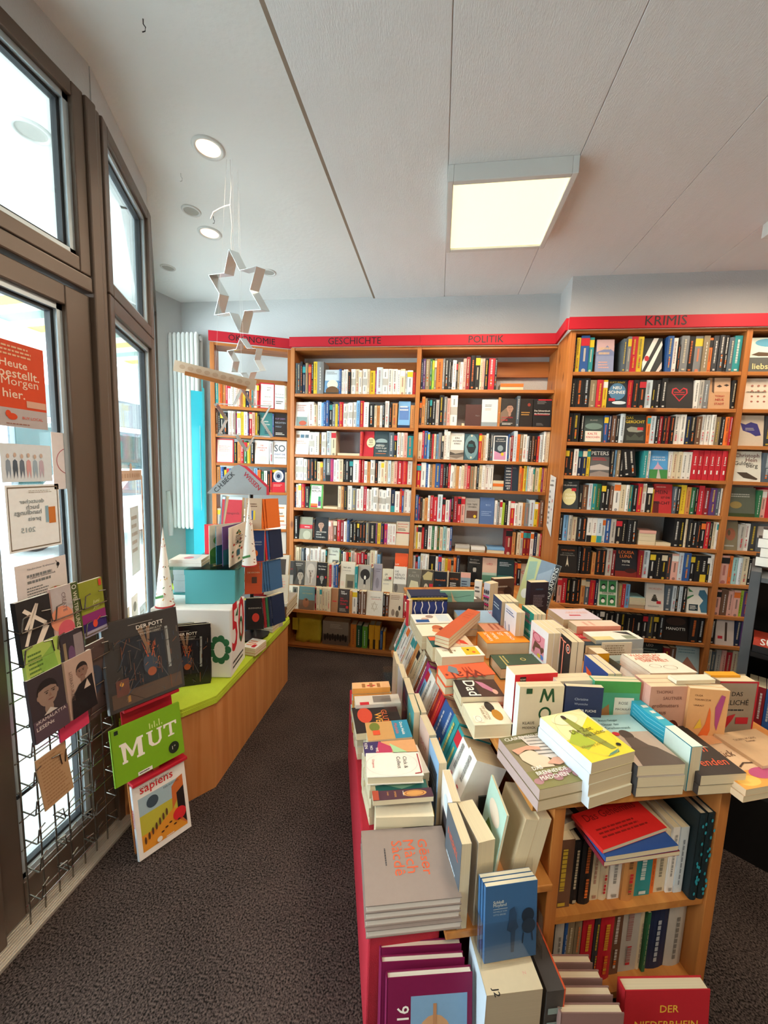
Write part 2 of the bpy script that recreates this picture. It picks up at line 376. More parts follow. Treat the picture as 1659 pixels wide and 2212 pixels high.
bx('balcony_ledge', (0, -9, 4.05), (.5, 12, 4.2), 'facade_white', b)
for i in range(9):
    y0 = -8.4+i*2.2
    w_ = bx('window', (.0, y0, 4.7), (.06, y0+1.2, 6.3), 'facade_grey', b); bx('pane', (.06, y0+.1, 4.8), (.08, y0+1.1, 6.2), 'glass_green', w_)
    w_ = bx('shop_window', (.0, y0-.3, .3), (.05, y0+1.5, 2.4), 'facade_grey', b); bx('pane', (.05, y0-.2, .4), (.07, y0+1.4, 2.3), 'glass_green', w_)
# striped awning below the arcade edge
b = empty('striped_awning', (-2.7, 0, 0), 'awning with broad yellow, orange and grey stripes outside above the door', 'awning')
q = MB(); cols = ['#efc75c', '#e9e3cf', '#8aa39a', '#e9e3cf']
for i in range(40):
    y0 = .4+i*.13; q.prism([(0, y0), (0, y0+.13), (-.95, y0+.13), (-.95, y0)], 0, .004, cols[i % 4], 'print_matte', Matrix(((1, 0, 0, 0), (0, 1, 0, 0), (.06, 0, 1, 2.80), (0, 0, 0, 1))))
q.build('awning_cloth', b)
bx('cassette', (-.06, .3, 2.82), (.06, 5.7, 2.94), 'white_enamel', b, bevel=.01); bx('front_bar', (-1.0, .3, 2.70), (-.94, 5.7, 2.77), 'white_enamel', b, bevel=.01)
# parked car across the street
b = empty('parked_car', (-6.6, 7.2, 0), 'white car parked at the far kerb, seen through the door glass', 'car')
prof = [(-2.1, .25), (-2.1, .75), (-1.9, .85), (-1.2, .95), (-.7, 1.4), (.9, 1.42), (1.6, .95), (2.05, .88), (2.1, .25)]
RX = Matrix(((0, 0, 1, -.8), (1, 0, 0, 0), (0, 1, 0, 0), (0, 0, 0, 1)))
q = MB(); q.prism(prof, 0, 1.6, 'w', 'car_white', RX); q.build('body', b, bevel=.05)
q = MB(); q.prism([(-1.05, .95), (-.65, 1.33), (.85, 1.35), (1.4, .95)], -.01, 1.61, 'w', 'facade_grey', RX); q.build('side_windows', b)
for yy in (-1.3, 1.3):
    for xx in (-.8, .6):
        q = MB(); q.tube([(xx, yy, .22), (xx+.2, yy, .22)], .32, 'k', 'rubber', 18); q.build('wheel', b)

# ================================================================ recessed spots and the square ceiling light
def spot(x, y, lit, label, z=ZC, r=.055, grp=None):
    b = empty('recessed_spotlight', (x, y, z), label, 'ceiling light', grp)
    q = MB(); n = 28; vs = []; fs = []
    prof = [(r*1.18, -.001), (r*1.12, -.006), (r*.92, -.007), (r*.84, .0), (r*.80, .012)]
    for (rr, zz) in prof: vs += [(rr*math.cos(2*PI*k/n), rr*math.sin(2*PI*k/n), zz) for k in range(n)]
    for j in range(len(prof)-1):
        for k in range(n): fs.append((j*n+k, j*n+(k+1) % n, (j+1)*n+(k+1) % n, (j+1)*n+k))
    q.mesh(vs, fs, 'w', 'white_enamel'); q.build('trim_ring', b, smooth=True)
    q = MB(); q.prism([(r*.86*math.cos(2*PI*k/n), r*.86*math.sin(2*PI*k/n)) for k in range(n)], -.002, .004, 'w', 'spot_glow' if lit else 'lamp_grey'); q.build('lamp_face', b)
    if lit:
        l = bpy.data.lights.new('spot_lamp', 'SPOT'); l.energy = 14; l.spot_size = 1.9; l.spot_blend = .8; l.color = (1, .76, .55); l.shadow_soft_size = .05
        o = bpy.data.objects.new('spot_lamp', l); COL.objects.link(o); o.location = (x, y, z-.03)
spot(-1.135, 1.80, True, 'lit recessed ceiling spot nearest the window mullion, glowing pinkish', r=.062)
spot(-1.519, 2.409, True, 'lit recessed ceiling spot behind the hanging string hook, glowing pinkish', r=.062)
spot(-1.50, 2.20, False, 'unlit recessed spot just in front of the second lit one', r=.045)
spot(-2.10, 2.784, False, 'unlit recessed spot in the far corner by the window', r=.045)
spot(-1.353, 2.908, False, 'unlit recessed spot above the OEKONOMIE bookcase', r=.045)
spot(-1.73, 1.50, False, 'round unlit spot in the soffit outside, seen through the pane above the door', z=2.95, r=.06)
def panel(x0, y0, sx, sy, label, P, grp=None):
    b = empty('ceiling_light', (x0, y0, ZC-.014), label, 'ceiling light', grp)
    q = MB(); h = .075; tt = .028
    q.box((0, 0, -h), (tt, sy, 0), 'w', 'white_enamel'); q.box((sx-tt, 0, -h), (sx, sy, 0), 'w', 'white_enamel')
    q.box((tt, 0, -h), (sx-tt, tt, 0), 'w', 'white_enamel'); q.box((tt, sy-tt, -h), (sx-tt, sy, 0), 'w', 'white_enamel')
    q.build('housing', b, bevel=.003)
    bx('diffuser', (tt, tt, -h+.012), (sx-tt, sy-tt, -h+.02), 'panel_glow', b)
    area('panel_lamp', (x0+sx/2, y0+sy/2, ZC-.014-h-.004), (0, 0, 0), sx-.08, sy-.08, P, WARM)
panel(-.03, 1.985, .588, .60, 'square flat ceiling light with a glowing cream diffuser', P_PANEL)
# assumed panels out of view behind and beside the viewer, added to light the shop
panel(1.73, 1.985, .588, .60, 'added square ceiling light over the crime shelves, unseen beyond the frame', P_PANEL*.55)
panel(-.03, -.8, .588, .60, 'added square ceiling light, unseen behind the viewer', P_PANEL)
panel(1.73, -.8, .588, .60, 'added far square ceiling light, unseen at the back of the shop', P_PANEL)
# ================================================================ books
def Rz(a): return Matrix.Rotation(a, 4, 'Z')
def T(*a): return Matrix.Translation(a if len(a) == 3 else a[0])
PAGE = '#d9c9a6'
def lum(c): return .3*c[0]+.6*c[1]+.1*c[2]
def spine_art(q, T_, H, col, st, ct=0):
    """printed bars standing for a title on the spine (x = 0, facing -x)"""
    c = C(col); dark = lum(c) > .25
    a = random.choice(['k', 'n', 'z', '#444444', '#8a2222'] if dark else ['w', 'c', 'y', 'f', 'o', '#cfd6da'])
    a0 = C(a); a = tuple(.62*p_+.38*r_ for p_, r_ in zip(a0, c)); it = []
    if st == 1:
        it = [('r', .0, .72, 1, .93, random.choice('wcyotrk')), ('r', .38, .3, .62, .66, a), ('e', .5, .05, .25, .12*T_/H*2, a)]
    elif st == 2:
        y = .25
        while y < .86:
            e = y+random.uniform(.02, .07); it.append(('r', .36, y, .62, min(e, .9), a)); y = e+.012
        it.append(('r', .3, .04, .7, .09, a))
    elif st == 3:
        y = .5
        while y < .92:
            e = y+random.uniform(.015, .05); it.append(('r', .3, y, .58, e, a)); y = e+.01
        y = .12
        while y < .42:
            e = y+random.uniform(.02, .05); it.append(('r', .36, y, .60, e, random.choice([a, 'r' if dark else 'o']))); y = e+.012
    elif st == 4:
        it = [('r', 0, 0, 1, .28, random.choice('rkotyn'))]+[('r', .35, .4+i*.07, .65, .45+i*.07, a) for i in range(6)]
    elif st == 5:  # grey middle band (academic series)
        it = [('r', 0, .36, 1, .62, 's'), ('r', .4, .68, .6, .88, '#999999'), ('r', .4, .12, .6, .3, '#999999')]
    elif st == 6:
        it = [('r', .42, .12+.09*i, .58, .19+.09*i, a) for i in range(8)]
    elif st == 7: it = [('r', .36, .2, .62, .33, 'w'), ('r', .3, .5, .7, .52, 'w')]+[('r', .4, .56+i*.05, .6, .59+i*.05, 'w') for i in range(5)]
    art(q, (ct, T_, 0), (0, -1, 0), (0, 0, 1), (-1, 0, 0), T_, H, it, .0004)
def book_mesh(W_, T_, H, col, spine=None, back=None, hard=False, pages=PAGE, front=None, spart=None, st=0, single=False, mat='print_matte', bart=None):
    """local: x spine->fore edge, y thickness (front cover at y=0 faces -y), z height.  returns (cover MB, pages MB)"""
    q = MB(); spine = spine or col; back = back or col
    ct = .0025 if hard else .0006; ov = .003 if hard else .0004
    q.box((0, 0, 0), (W_, ct, H), col, mat); q.box((0, T_-ct, 0), (W_, T_, H), back, mat)
    r = min(T_*.18, .005) if hard else .0004
    vs = []; n = 5
    for z in (0, H):
        for i in range(n):
            a = PI*i/(n-1); vs.append((-r*math.sin(a), T_*i/(n-1), z))
        for i in range(n): vs.append((ct, T_*(n-1-i)/(n-1), z))
    k = 2*n; fs = [tuple(reversed(range(k))), tuple(range(k, 2*k))]+[(i, (i+1) % k, k+(i+1) % k, k+i) for i in range(k)]
    fs = [tuple(reversed(f)) for f in fs]
    q.mesh(vs, fs, spine, mat)
    p = q if single else MB()
    p.box((ct, ct, ov), (W_-(.003 if hard else .0002), T_-ct, H-ov), pages, 'pages')
    if st: spine_art(q, T_, H, spine, st, -r-.0002)
    if spart: art(q, (-r-.0002, T_, 0), (0, -1, 0), (0, 0, 1), (-1, 0, 0), T_, H, spart, .0004, mat)
    if front: art(q, (0, 0, 0), (1, 0, 0), (0, 0, 1), (0, -1, 0), W_, H, front, .0004, mat)
    if bart: art(q, (W_, T_, 0), (-1, 0, 0), (0, 0, 1), (0, 1, 0), W_, H, bart, .0004, mat)
    return q, p
def book(name, M, W_, T_, H, col, label=None, cat='book', group=None, single=False, **k):
    q, p = book_mesh(W_, T_, H, col, single=single, **k)
    o = q.build(name, None, M, label=label, category=cat, group=group)
    if not single: p.build('page_block', o)
    return o
def basis(x, y, z, o):
    m = Matrix((Vector(x), Vector(y), Vector(z))).transposed().to_4x4(); m.translation = o; return m

CN = dict(w='white', c='cream', k='black', g='grey', r='red', b='blue', l='light blue', n='navy', t='teal', y='yellow', o='orange', m='magenta', v='purple',
          e='green', u='brown', p='salmon pink', s='stone grey', d='dark grey', z='dark red', j='lime green', q='pale aqua', x='ice grey', h='khaki', a='tan', f='off-white', i='slate')
ORD = ['', 'first', 'second', 'third', 'fourth', 'fifth', 'sixth', 'seventh', 'eighth', 'ninth', 'tenth', 'eleventh', 'twelfth', 'thirteenth', 'fourteenth', 'fifteenth', 'sixteenth',
       'seventeenth', 'eighteenth', 'nineteenth', 'twentieth']+['twenty-'+w for w in ('first', 'second', 'third', 'fourth', 'fifth', 'sixth', 'seventh', 'eighth', 'ninth')]+['thirtieth']+['thirty-'+w for w in ('first', 'second', 'third', 'fourth', 'fifth', 'sixth', 'seventh', 'eighth', 'ninth')]
PEND = []
FACE = {}   # key -> (cover colour, art, height, label text)
NB = {'n': 0}
# row spec tokens (widths are relative):  <colour><width>[height letter a..j][</>][style digit]   |  _<gap>  |  *key:<width>  |  =<colours>:<width> lying pile
TOK = re.compile(r'^([a-zA-Z])([\d.]+)([A-J])?([<>])?(?:s(\d))?$')
def row(F, z, x0, x1, spec, where, unit, hard=.35, back=.0, depth=.15, maxh=.25, hb=.165, styles=(1, 2, 3, 2, 3, 6)):
    """F: matrix of the bookcase (x along the front, y into the depth); spines at y = back"""
    toks = spec.split(); ws = []
    for tk in toks:
        if tk[0] in '_': ws.append(float(tk[1:]))
        elif tk[0] in '*=': ws.append(float(tk.split(':')[1]))
        else: ws.append(float(TOK.match(tk).group(2)))
    k = (x1-x0)/sum(ws); x = x0; n = 0
    nn = sum(1 for tk in toks if tk[0] not in '_*=')
    for tk, w in zip(toks, ws):
        w *= k
        if tk[0] == '_': x += w; continue
        if tk[0] == '*':
            key = tk[1:].split(':')[0]; col, it, H, lab = FACE[key][:4]; H = min(H, maxh)
            tt = .022; lean = .12
            M = F @ T(x+.001, back+.0+H*math.sin(lean)*0, z) @ Matrix.Rotation(-lean, 4, 'X')
            book('paperback_book' if len(FACE[key]) < 5 else 'hardcover_book', M, w-.004, tt, H, col, f'{lab}, facing out, {where}', front=it, st=0)
            x += w; continue
        if tk[0] == '=':
            cols = tk[1:].split(':')[0]; zz = z+.0005
            for j, c in enumerate(cols):
                tt = random.uniform(.018, .03); W_ = min(.12, w-.004)
                # lying, fore edge or spine to the front
                M = F @ basis((0, 1, 0), (0, 0, -1), (-1, 0, 0), (x+w-.002, back+.004+random.uniform(0, .012), zz+tt)) if j % 2 else F @ basis((0, -1, 0), (0, 0, -1), (1, 0, 0), (x+.001, back+.125+random.uniform(0, .01), zz+tt))
                hh = w-.004
                book('paperback_book', M, .12, tt, hh, c, f'{CN[c]} book lying flat, {"topmost" if j == len(cols)-1 else ORD[j+1]+" from bottom"} of {len(cols)} piled, {where}' if len(cols) > 1 else f'single {CN[c]} book lying flat, {where}', single=True)
                zz += tt+.0008
            x += w; continue
        c, _, hl, lean, st = TOK.match(tk).groups(); n += 1; NB['n'] += 1
        hh = hb+.012*(ord(hl)-ord('D')) if hl else hb+random.uniform(-.008, .012)
        hh = min(hh, maxh); W_ = min(hh*.63, depth)
        tt = max(w-.0012, .004); ish = random.random() < hard
        dx = 0; rot = Matrix.Identity(4)
        yb = back+random.uniform(.0, .012)
        if lean:
            a = .16 if lean == '>' else -.16; rot = Matrix.Rotation(a, 4, 'Y'); dx = 0 if lean == '>' else 0
        # spine to the front: local x -> depth, local y(thickness, front cover at 0) -> -X
        B = F @ T(x, yb, z+(.0 if not lean else abs(math.sin(.16))*tt*1.0)) @ rot @ basis((0, 1, 0), (-1, 0, 0), (0, 0, 1), (tt, 0, 0))
        sz = 'slim' if tt < .016 else ('thick' if tt > .034 else 'mid-width')
        lab = f'{sz} {CN[c]} {"hardback" if ish else "paperback"}{" leaning over" if lean else ""}, {ORD[n]} spine from left, {where}'
        st_ = int(st) if st else random.choice(styles)
        p0 = (B @ Vector((0, tt/2, hh/2)))-CP; size = tt*hh/p0.length_squared
        PEND.append((size, unit, B, W_, tt, hh, c, lab, ish and tt > .008, st_, where, random.random(), ish))
        x += w
# ================================================================ bookcases
def bookcase(name, F, w, posts, shelves, depth, ztop, label, zbot=0., rail=True, closed=(), railz=(2.40, 2.52), pt=.034, st=.024):
    """posts: x of left edge of each upright; shelves: per bay list of z of the top faces"""
    b = empty(name, F, label, 'bookcase')
    for px in posts: bx('side_panel', (px, 0, zbot), (px+pt, depth, ztop), 'wood_z', b, bevel=.002)
    for i, zs in enumerate(shelves):
        a = posts[i]+pt; c = posts[i+1]
        for z in zs: bx('shelf', (a+.001, .002, z-st), (c-.001, depth, z), 'wood_x', b, bevel=.002)
        bx('top_board', (a+.001, .004, ztop-.022), (c-.001, depth, ztop), 'wood_x', b)
        if rail: bx('back_rail', (a+.001, depth-.022, railz[0]), (c-.001, depth, railz[1]), 'wood_x', b)
    return b
FB = Matrix.Translation((0, 3.12, 0)); FK = Matrix.Translation((0, 2.823, 0))
ao = Vector((-1.868, 2.935, 0)); bo = Vector((-1.272, 3.167, 0))
FO = wallM(ao.x, ao.y, bo.x, bo.y); WO = (bo-ao).length
GZ = [2.218, 1.955, 1.718, 1.498, 1.263, .987, .715]; PZs = [2.258, 1.98, 1.712, 1.481, 1.204, .966, .715]
KZ = [2.318, 2.084, 1.850, 1.618, 1.383, 1.154, .920, .695, .484, .255, .06]
OZ = [2.089, 1.858, 1.625, 1.385, 1.062, .84, .62]
bookcase('bookcase', FB, 2.1, [-1.262, -.219, .834], [GZ, PZs], .235, 2.585, 'long pine bookcase on the back wall headed by the GESCHICHTE and POLITIK signs', zbot=.69)
bookcase('bookcase', FK, 1.1, [.828, 1.885, 2.72], [KZ, KZ], .27, 2.588, 'pine bookcase headed by the KRIMIS sign, standing forward on the right', railz=(2.36, 2.50))
b = bookcase('bookcase', FO, WO, [0, WO-.034], [OZ], .18, 2.583, 'narrow angled pine bookcase under the ÖKONOMIE sign in the corner', rail=False)
bx('back_rail', (.034, .15, 2.30), (WO-.034, .175, 2.352), 'wood_x', b)
# low display base with two ledges in front of the long bookcase
b = empty('low_display_shelf', T(0, 3.0, 0), 'low pine display base with face-out books along the foot of the long bookcase', 'shelf')
bx('ledge', (-1.262, -.02, .385), (.82, .10, .412), 'wood_x', b, bevel=.002)
bx('ledge', (-1.262, .035, .582), (.82, .112, .606), 'wood_x', b, bevel=.002)
bx('ledge_riser', (-1.262, .10, .412), (.82, .112, .582), 'wood_x', b)
bx('bottom_board', (-1.29, .10, .03), (.82, .34, .055), 'wood_x', b, bevel=.002)
bx('plinth', (-1.28, .125, 0), (.82, .145, .03), 'wood_x', b)
for px in (-1.285, -.22, .80): bx('side_panel', (px, .02, .055), (px+.022, .33, .385), 'wood_z', b)
bx('back_panel', (-1.26, .33, .055), (.80, .345, .685), 'wood_x', b)
# red header boards with the section names
def header(M, w, text, tx, tw, label, z0=2.587, z1=2.663, extra=None, hs=1.):
    b = empty('section_sign', M, label, 'sign'); bx('board', (0, -.016, z0), (w, 0, z1), 'red_paint', b)
    if text:
        q = MB(); art(q, (0, -.0165, z0), (1, 0, 0), (0, 0, 1), (0, -1, 0), w, z1-z0, [('t', text, tx/w, .18, tw/w, 'k', 0, hs)], .0008); q.build('lettering', b)
    return b
header(FO @ T(-.004, -.004, 0), WO+.006, 'ÖKONOMIE', .15, .36, 'red header board lettered ÖKONOMIE in black')
gx0 = -1.268
header(T(gx0, 3.116, 0), -.20-gx0, 'GESCHICHTE', .33, .43, 'red header board lettered GESCHICHTE in black and partly gilt letters')
header(T(-.199, 3.116, 0), 1.015, 'POLITIK', .37, .26, 'red header board lettered POLITIK in black')
header(T(.806, 2.816, 0), 1.9, 'KRIMIS', .465, .245, 'red header board lettered KRIMIS in black')
header(wallM(.822, 3.116, .806, 2.82), .296, None, 0, 0, 'short red header board turning the corner between the POLITIK and KRIMIS signs')

KIND = {'g': 'history_book', 'p': 'politics_book', 'k': 'crime_novel', 'o': 'economics_book', 'r': 'novel', 'u': 'history_book', 'f': 'history_book', 's': 'side_row_paperback', 'e': 'end_shelf_book', 'e2': 'end_shelf_book'}
def flush_shelves(total):
    """the books that show largest become objects; the remaining narrow spines are one mass"""
    st_all = random.getstate(); rest = MB()
    for i, (size, unit, B, W_, tt, hh, c, lab, hard, st_, where, sd, ish) in enumerate(sorted(PEND, key=lambda p: -p[0])):
        random.seed(sd)
        if i < total:
            book(KIND[unit], B, W_, tt, hh, c, lab, hard=hard, st=st_, single=True, group=f'spine-out books, {where}')
        else:
            q, _p = book_mesh(W_, tt, hh, c, single=True, hard=hard, st=st_)
            rest.mesh([B @ Vector(v) for v in q.v], [], 'w', 'print_matte')
            n0 = len(rest.v)-len(q.v)
            for f_, c_2, m_ in zip(q.f, q.c, q.m):
                rest.f.append(tuple(n0+k_ for k_ in f_)); rest.c.append(c_2); rest.m.append(rest.mi(q.mats[m_]))
    if rest.v: rest.build('shelved_books', label='mass of the narrowest book spines filling gaps between the other shelved books', category='books', kind='stuff')
    PEND.clear(); random.setstate(st_all)
# ================================================================ covers that face out of the shelves
def tl(*rows, x=.12, y=.9, w=.76, c='k', h=.10, bold=True):
    """title lines from the top"""
    it = []; y0 = y
    for r_ in rows:
        wf = w*min(1, len(r_)/max(len(t_) for t_ in rows)+.15)
        it.append(('T' if bold else 't', r_, x, y0-h, wf, c)); y0 -= h*1.35
    return it
def add(key, col, items, H, lab, hard=0): FACE[key] = (col, items, H, lab)+((1,) if hard else ())
LN = lambda y0, y1, n, c='k', x0=.12, x1=.85: ('lines', x0, y0, x1, y1, n, c)
def face(x, y, r, ar, skin='#b08a74', hair='#2a2220', dark='#4a342c', bald=0, turn=0.):
    """a small portrait: x, y centre, r half width, ar page width / height"""
    h = r*ar*1.3; it = [('e', x, y-h*1.15, r*.45, h*.55, skin), ('e', x, y+h*.22, r*1.08, h*1.0, hair if not bald else skin), ('e', x, y, r, h, skin)]
    it += [('e', x-r*.98, y-h*.05, r*.14, h*.2, skin), ('e', x+r*.98, y-h*.05, r*.14, h*.2, skin)]
    it += [('p', [(x-r*.9, y+h*.45), (x-r*.5, y+h*1.05), (x+r*.4, y+h*1.08), (x+r*.95, y+h*.4), (x+r*.4, y+h*.62), (x-r*.3, y+h*.6)], hair)] if not bald else []
    t = turn*r
    it += [('r', x-r*.55+t, y+h*.2, x-r*.12+t, y+h*.26, dark), ('r', x+r*.15+t, y+h*.2, x+r*.6+t, y+h*.26, dark), ('e', x-r*.33+t, y+h*.08, r*.12, h*.06, dark), ('e', x+r*.38+t, y+h*.08, r*.12, h*.06, dark),
           ('p', [(x-r*.02+t, y+h*.1), (x+r*.16+t, y-h*.25), (x-r*.12+t, y-h*.25)], dark if 0 else '#8f6c5a'), ('e', x+t, y-h*.5, r*.3, h*.055, '#7a4a40')]
    return it
def clutter(n, cols, x0=.05, y0=.05, x1=.95, y1=.95, sd=1, l=.25, w=.003):
    rr = random.Random(sd); it = []
    for _ in range(n):
        x, y = rr.uniform(x0, x1), rr.uniform(y0, y1); a = rr.choice([0, PI/2, PI/2, .6, -.6, 1.1]); q_ = rr.uniform(.03, l)
        X, Y = min(max(x+q_*math.cos(a), x0), x1), min(max(y+q_*math.sin(a), y0), y1)
        if abs(X-x)+abs(Y-y) > .01: it.append(('l', [(x, y), (X, Y)], rr.uniform(.3, 1)*w, rr.choice(cols)))
    return it
add('g1', 'x', [('r', 0, 0, 1, .55, '#6d94b8'), ('e', .55, .38, .38, .2, '#e8ddc0'), ('e', .55, .12, .45, .2, '#6a4a2c'), ('r', 0, 0, 1, .06, '#3c3a35'), LN(.8, .93, 2, 'g')], .2, 'white book with a cloud and brown tree cover')
add('g2', 'w', [('r', .08, 0, .95, .38, '#7d8f8c'), ('e', .6, .12, .3, .1, '#b5553c'), LN(.6, .9, 4, '#b06a60')], .2, 'white book with a small harbour picture below')
add('g3', 'l', [('r', .1, .3, .9, .8, '#5e7fb5'), ('r', 0, 0, 1, .1, 'n'), LN(.62, .85, 2, 'w')], .215, 'blue book with a pale cloudy cover', 1)
add('g4', 'w', [('r', .05, .7, .3, .84, '#8a6f5a'), ('r', .36, .7, .64, .84, '#4e6f86'), ('r', .7, .7, .96, .84, '#5c6f7a'), LN(.42, .6, 2, 'p'), LN(.2, .25, 1, 's')], .2, 'white book with three small pictures in a row')
add('g5', 'r', [('e', .72, .55, .42, .2, '#e0cfa8'), ('T', 'DAS', .5, .62, .4, 'k'), ('T', 'VER', .5, .53, .4, 'k'), ('T', 'BUCH', .5, .44, .42, 'k')], .215, 'red book with a cream roundel', 1)
add('g6', '#37474c', [('e', .5, .6, .4, .12, '#94a5a5'), ('r', .1, .5, .9, .56, '#233035'), ('t', 'Allmer', .12, .40, .62, 'f'), ('t', 'kennst du gar', .12, .30, .76, 'f'), ('t', 'nicht mein', .3, .2, .58, 'f'), LN(.1, .15, 1, 'o')], .21, 'dark slate book with pale serif title', 1)
add('g7', '#57a852', [('r', .1, .03, .88, .95, '#efe9e0'), ('T', 'BERLIN', .14, .68, .7, 'k'), LN(.8, .92, 2, 'k', .14, .8), ('r', .1, .03, .62, .2, 'o'), ('r', .1, .03, .62, .1, 'r'), ('r', .66, .2, .86, .5, '#2a8a5a'), ('r', .66, .1, .86, .3, 'v')], .205, 'green and white guide lettered BERLIN')
add('g8', '#8e8c78', [('r', 0, .48, 1, .66, 'r'), ('e', .6, .2, .3, .2, '#b0ae98'), LN(.52, .6, 1, 'w', .4, .8)], .195, 'olive book with a red band', 1)
add('g9', 'k', [*face(.44, .66, .2, .66), ('t', '»SAG IMMER', .1, .33, .78, 'f'), ('t', 'DEINE', .1, .22, .4, 'f'), ('t', 'WAHRHEIT«', .1, .11, .7, 'f')], .2, 'black book with a face above white words')
add('g10', '#cfbfa6', [('T', 'Enzyklopädie', .12, .85, .76, 'r'), ('T', 'des Holocaust', .12, .76, .72, 'r'), ('r', 0, .5, 1, .55, 'r'), LN(.6, .72, 3, 'k')], .2, 'thick beige book with a red bar', 1)
add('g11', '#cfd2c4', [('t', 'Stella', .4, .82, .46, 'k'), LN(.66, .76, 1, 'g'), ('r', .44, .02, .95, .5, '#6a6a66'), *face(.7, .3, .13, .66, '#cdbfae')], .21, 'pale green-grey book with a small portrait photo')
add('g12', '#e4582a', [('T', 'Leo', .03, .5, .3, 'f'), ('T', 'Löwenthal', .03, .37, .93, 'f'), ('T', 'the', .25, .22, .35, 'k'), ('T', 'phaeten', .15, .08, .8, 'f')], .2, 'orange book lettered Leo Löwenthal')
add('p1', '#4a2520', [('t', 'Marx', .65, .45, .25, 'g')], .17, 'plain dark brown slipcase', 1)
add('p2', '#cfd3d3', [LN(.72, .82, 2, 'd', .2, .75), LN(.58, .68, 2, 'p', .2, .7), ('r', 0, 0, 1, .15, '#8a9498')], .21, 'ice grey book with a short grey title')
add('p3', '#2d2825', [('p', [(0, .1), (0, .5), (.5, .75), (.6, .4)], '#7a6454'), *face(.6, .66, .2, .66, '#a67c66'), ('T', 'MATROSEN', .08, .3, .72, 'r'), ('T', 'RUHE', .08, .2, .4, 'r'), LN(.05, .14, 2, 'w')], .215, 'dark book with a man’s face and red title')
add('p4', '#1f1714', [('e', .7, .8, .12, .06, '#8a2f22'), LN(.4, .56, 2, '#b8863e')], .215, 'very dark brown book with gold lettering')
add('p5', '#17171a', [('r', .25, .96, 1, 1, 'r'), ('T', 'Das Schwarzbuch', .06, .56, .86, 'f'), ('T', 'des Kommunismus', .06, .46, .86, 'f'), ('r', .06, .43, .9, .45, 'r'), LN(.05, .15, 3, 'g', .2, .6), LN(.82, .95, 3, 'g', .2, .7)], .215, 'black book lettered Das Schwarzbuch')
add('p6', '#dedad2', [('t', 'DAN DINER', .14, .88, .7, 's'), ('T', 'EIN', .34, .77, .3, 'd'), ('T', 'ANDERER', .16, .67, .68, 'd'), ('T', 'KRIEG', .28, .57, .44, 'd'), ('r', 0, 0, 1, .36, '#a89a8a'), ('p', [(0, .3), (.4, .22), (1, .28), (1, .2), (0, .16)], '#4d463f'), ('p', [(0, .1), (.5, .04), (1, .14), (1, .2), (0, .14)], '#77695c')], .215, 'white book lettered EIN ANDERER KRIEG over a sepia landscape')
add('p7', '#37565f', [('e', .5, .5, .48, .48, '#6f8f94'), ('p', [(.3, .3), (.5, .24), (.72, .3), (.84, .5), (.72, .7), (.5, .76), (.28, .7), (.16, .5)], '#20292c'), LN(.5, .62, 3, 't', .28, .72), ('e', .5, .93, .07, .04, 'c'), ('e', .5, .1, .06, .04, 'c')], .21, 'teal patterned book with a dark octagon')
add('p8', '#e9e7e6', [('r', .08, .05, .9, .96, '#2f3a44'), ('t', 'DIE KRAFT', .25, .84, .5, 'f'), ('t', 'DES DUNKLEN', .16, .76, .68, 'f'), ('p', [(.08, .05), (.08, .4), (.5, .3), (.9, .38), (.9, .05)], '#c88aa8'), ('e', .5, .5, .2, .12, '#8a9aa0'), ('e', .66, .27, .1, .07, 'y')], .20, 'white-edged book with a dark starry picture and yellow sticker')
add('p9', '#202c3a', [('T', 'WENN', .1, .86, .36, 'f'), ('T', 'DEIN', .1, .74, .34, 'f'), ('T', 'LAND', .1, .62, .36, 'f'), ('T', 'NICHT', .1, .50, .38, 'f'), ('T', 'MEHR', .1, .38, .36, 'f'), ('T', 'DEIN', .1, .27, .34, 'f'), ('T', 'LAND', .1, .16, .36, 'f'), ('T', 'IST', .2, .05, .24, 'f'), ('r', .5, 0, .52, 1, 'r'), LN(.86, .94, 2, 'g', .56, .9)], .215, 'navy book lettered WENN DEIN LAND NICHT MEHR DEIN LAND IST')
add('p10', '#a39a90', [('t', 'Dirk Klose', .2, .86, .5, '#77706a'), ('T', 'DER TIEFE', .15, .72, .7, 'k'), ('T', 'GRABEN', .2, .62, .58, 'k'), ('r', .12, .2, .88, .5, '#5e3a2c'), ('e', .7, .28, .1, .06, 'y')], .205, 'stone grey book lettered DER TIEFE GRABEN')
add('p11', '#4f6894', [('t', '9/11', .4, .68, .3, '#9fb2cf'), LN(.3, .5, 3, '#8aa0c4')], .215, 'matt blue book lettered 9/11', 1)
add('p12', '#242321', [('t', 'Brodsens', .18, .86, .6, 's'), ('e', .5, .5, .12, .12, '#b9b1a4'), ('r', .36, .58, .64, .66, '#111'), ('p', [(.2, 0), (.3, .35), (.5, .42), (.7, .35), (.8, 0)], '#15151a'), LN(.74, .82, 2, 's')], .21, 'dark book with a seated man in a black cap')
FACE['p12'][1][2] = ('r', .36, .58, .64, .66, '#111111')
add('p13', '#d9b7a0', [('t', 'SOLOMONS', .15, .84, .7, 'p'), ('t', 'LIED', .3, .72, .4, 'r'), ('r', 0, 0, 1, .4, '#5b8a72'), ('r', 0, .32, 1, .42, '#a9c2b0')], .21, 'salmon book above a green coastline')
add('p14', '#1f3a3e', [LN(.72, .9, 3, 'x'), ('r', 0, 0, 1, .2, '#6a3a26'), ('r', 0, .18, 1, .36, '#2c6a62')], .205, 'dark teal landscape book')
add('p15', '#b7a594', [('T', 'CH', .1, .55, .7, 'r')], .18, 'beige book lettered CH in red')
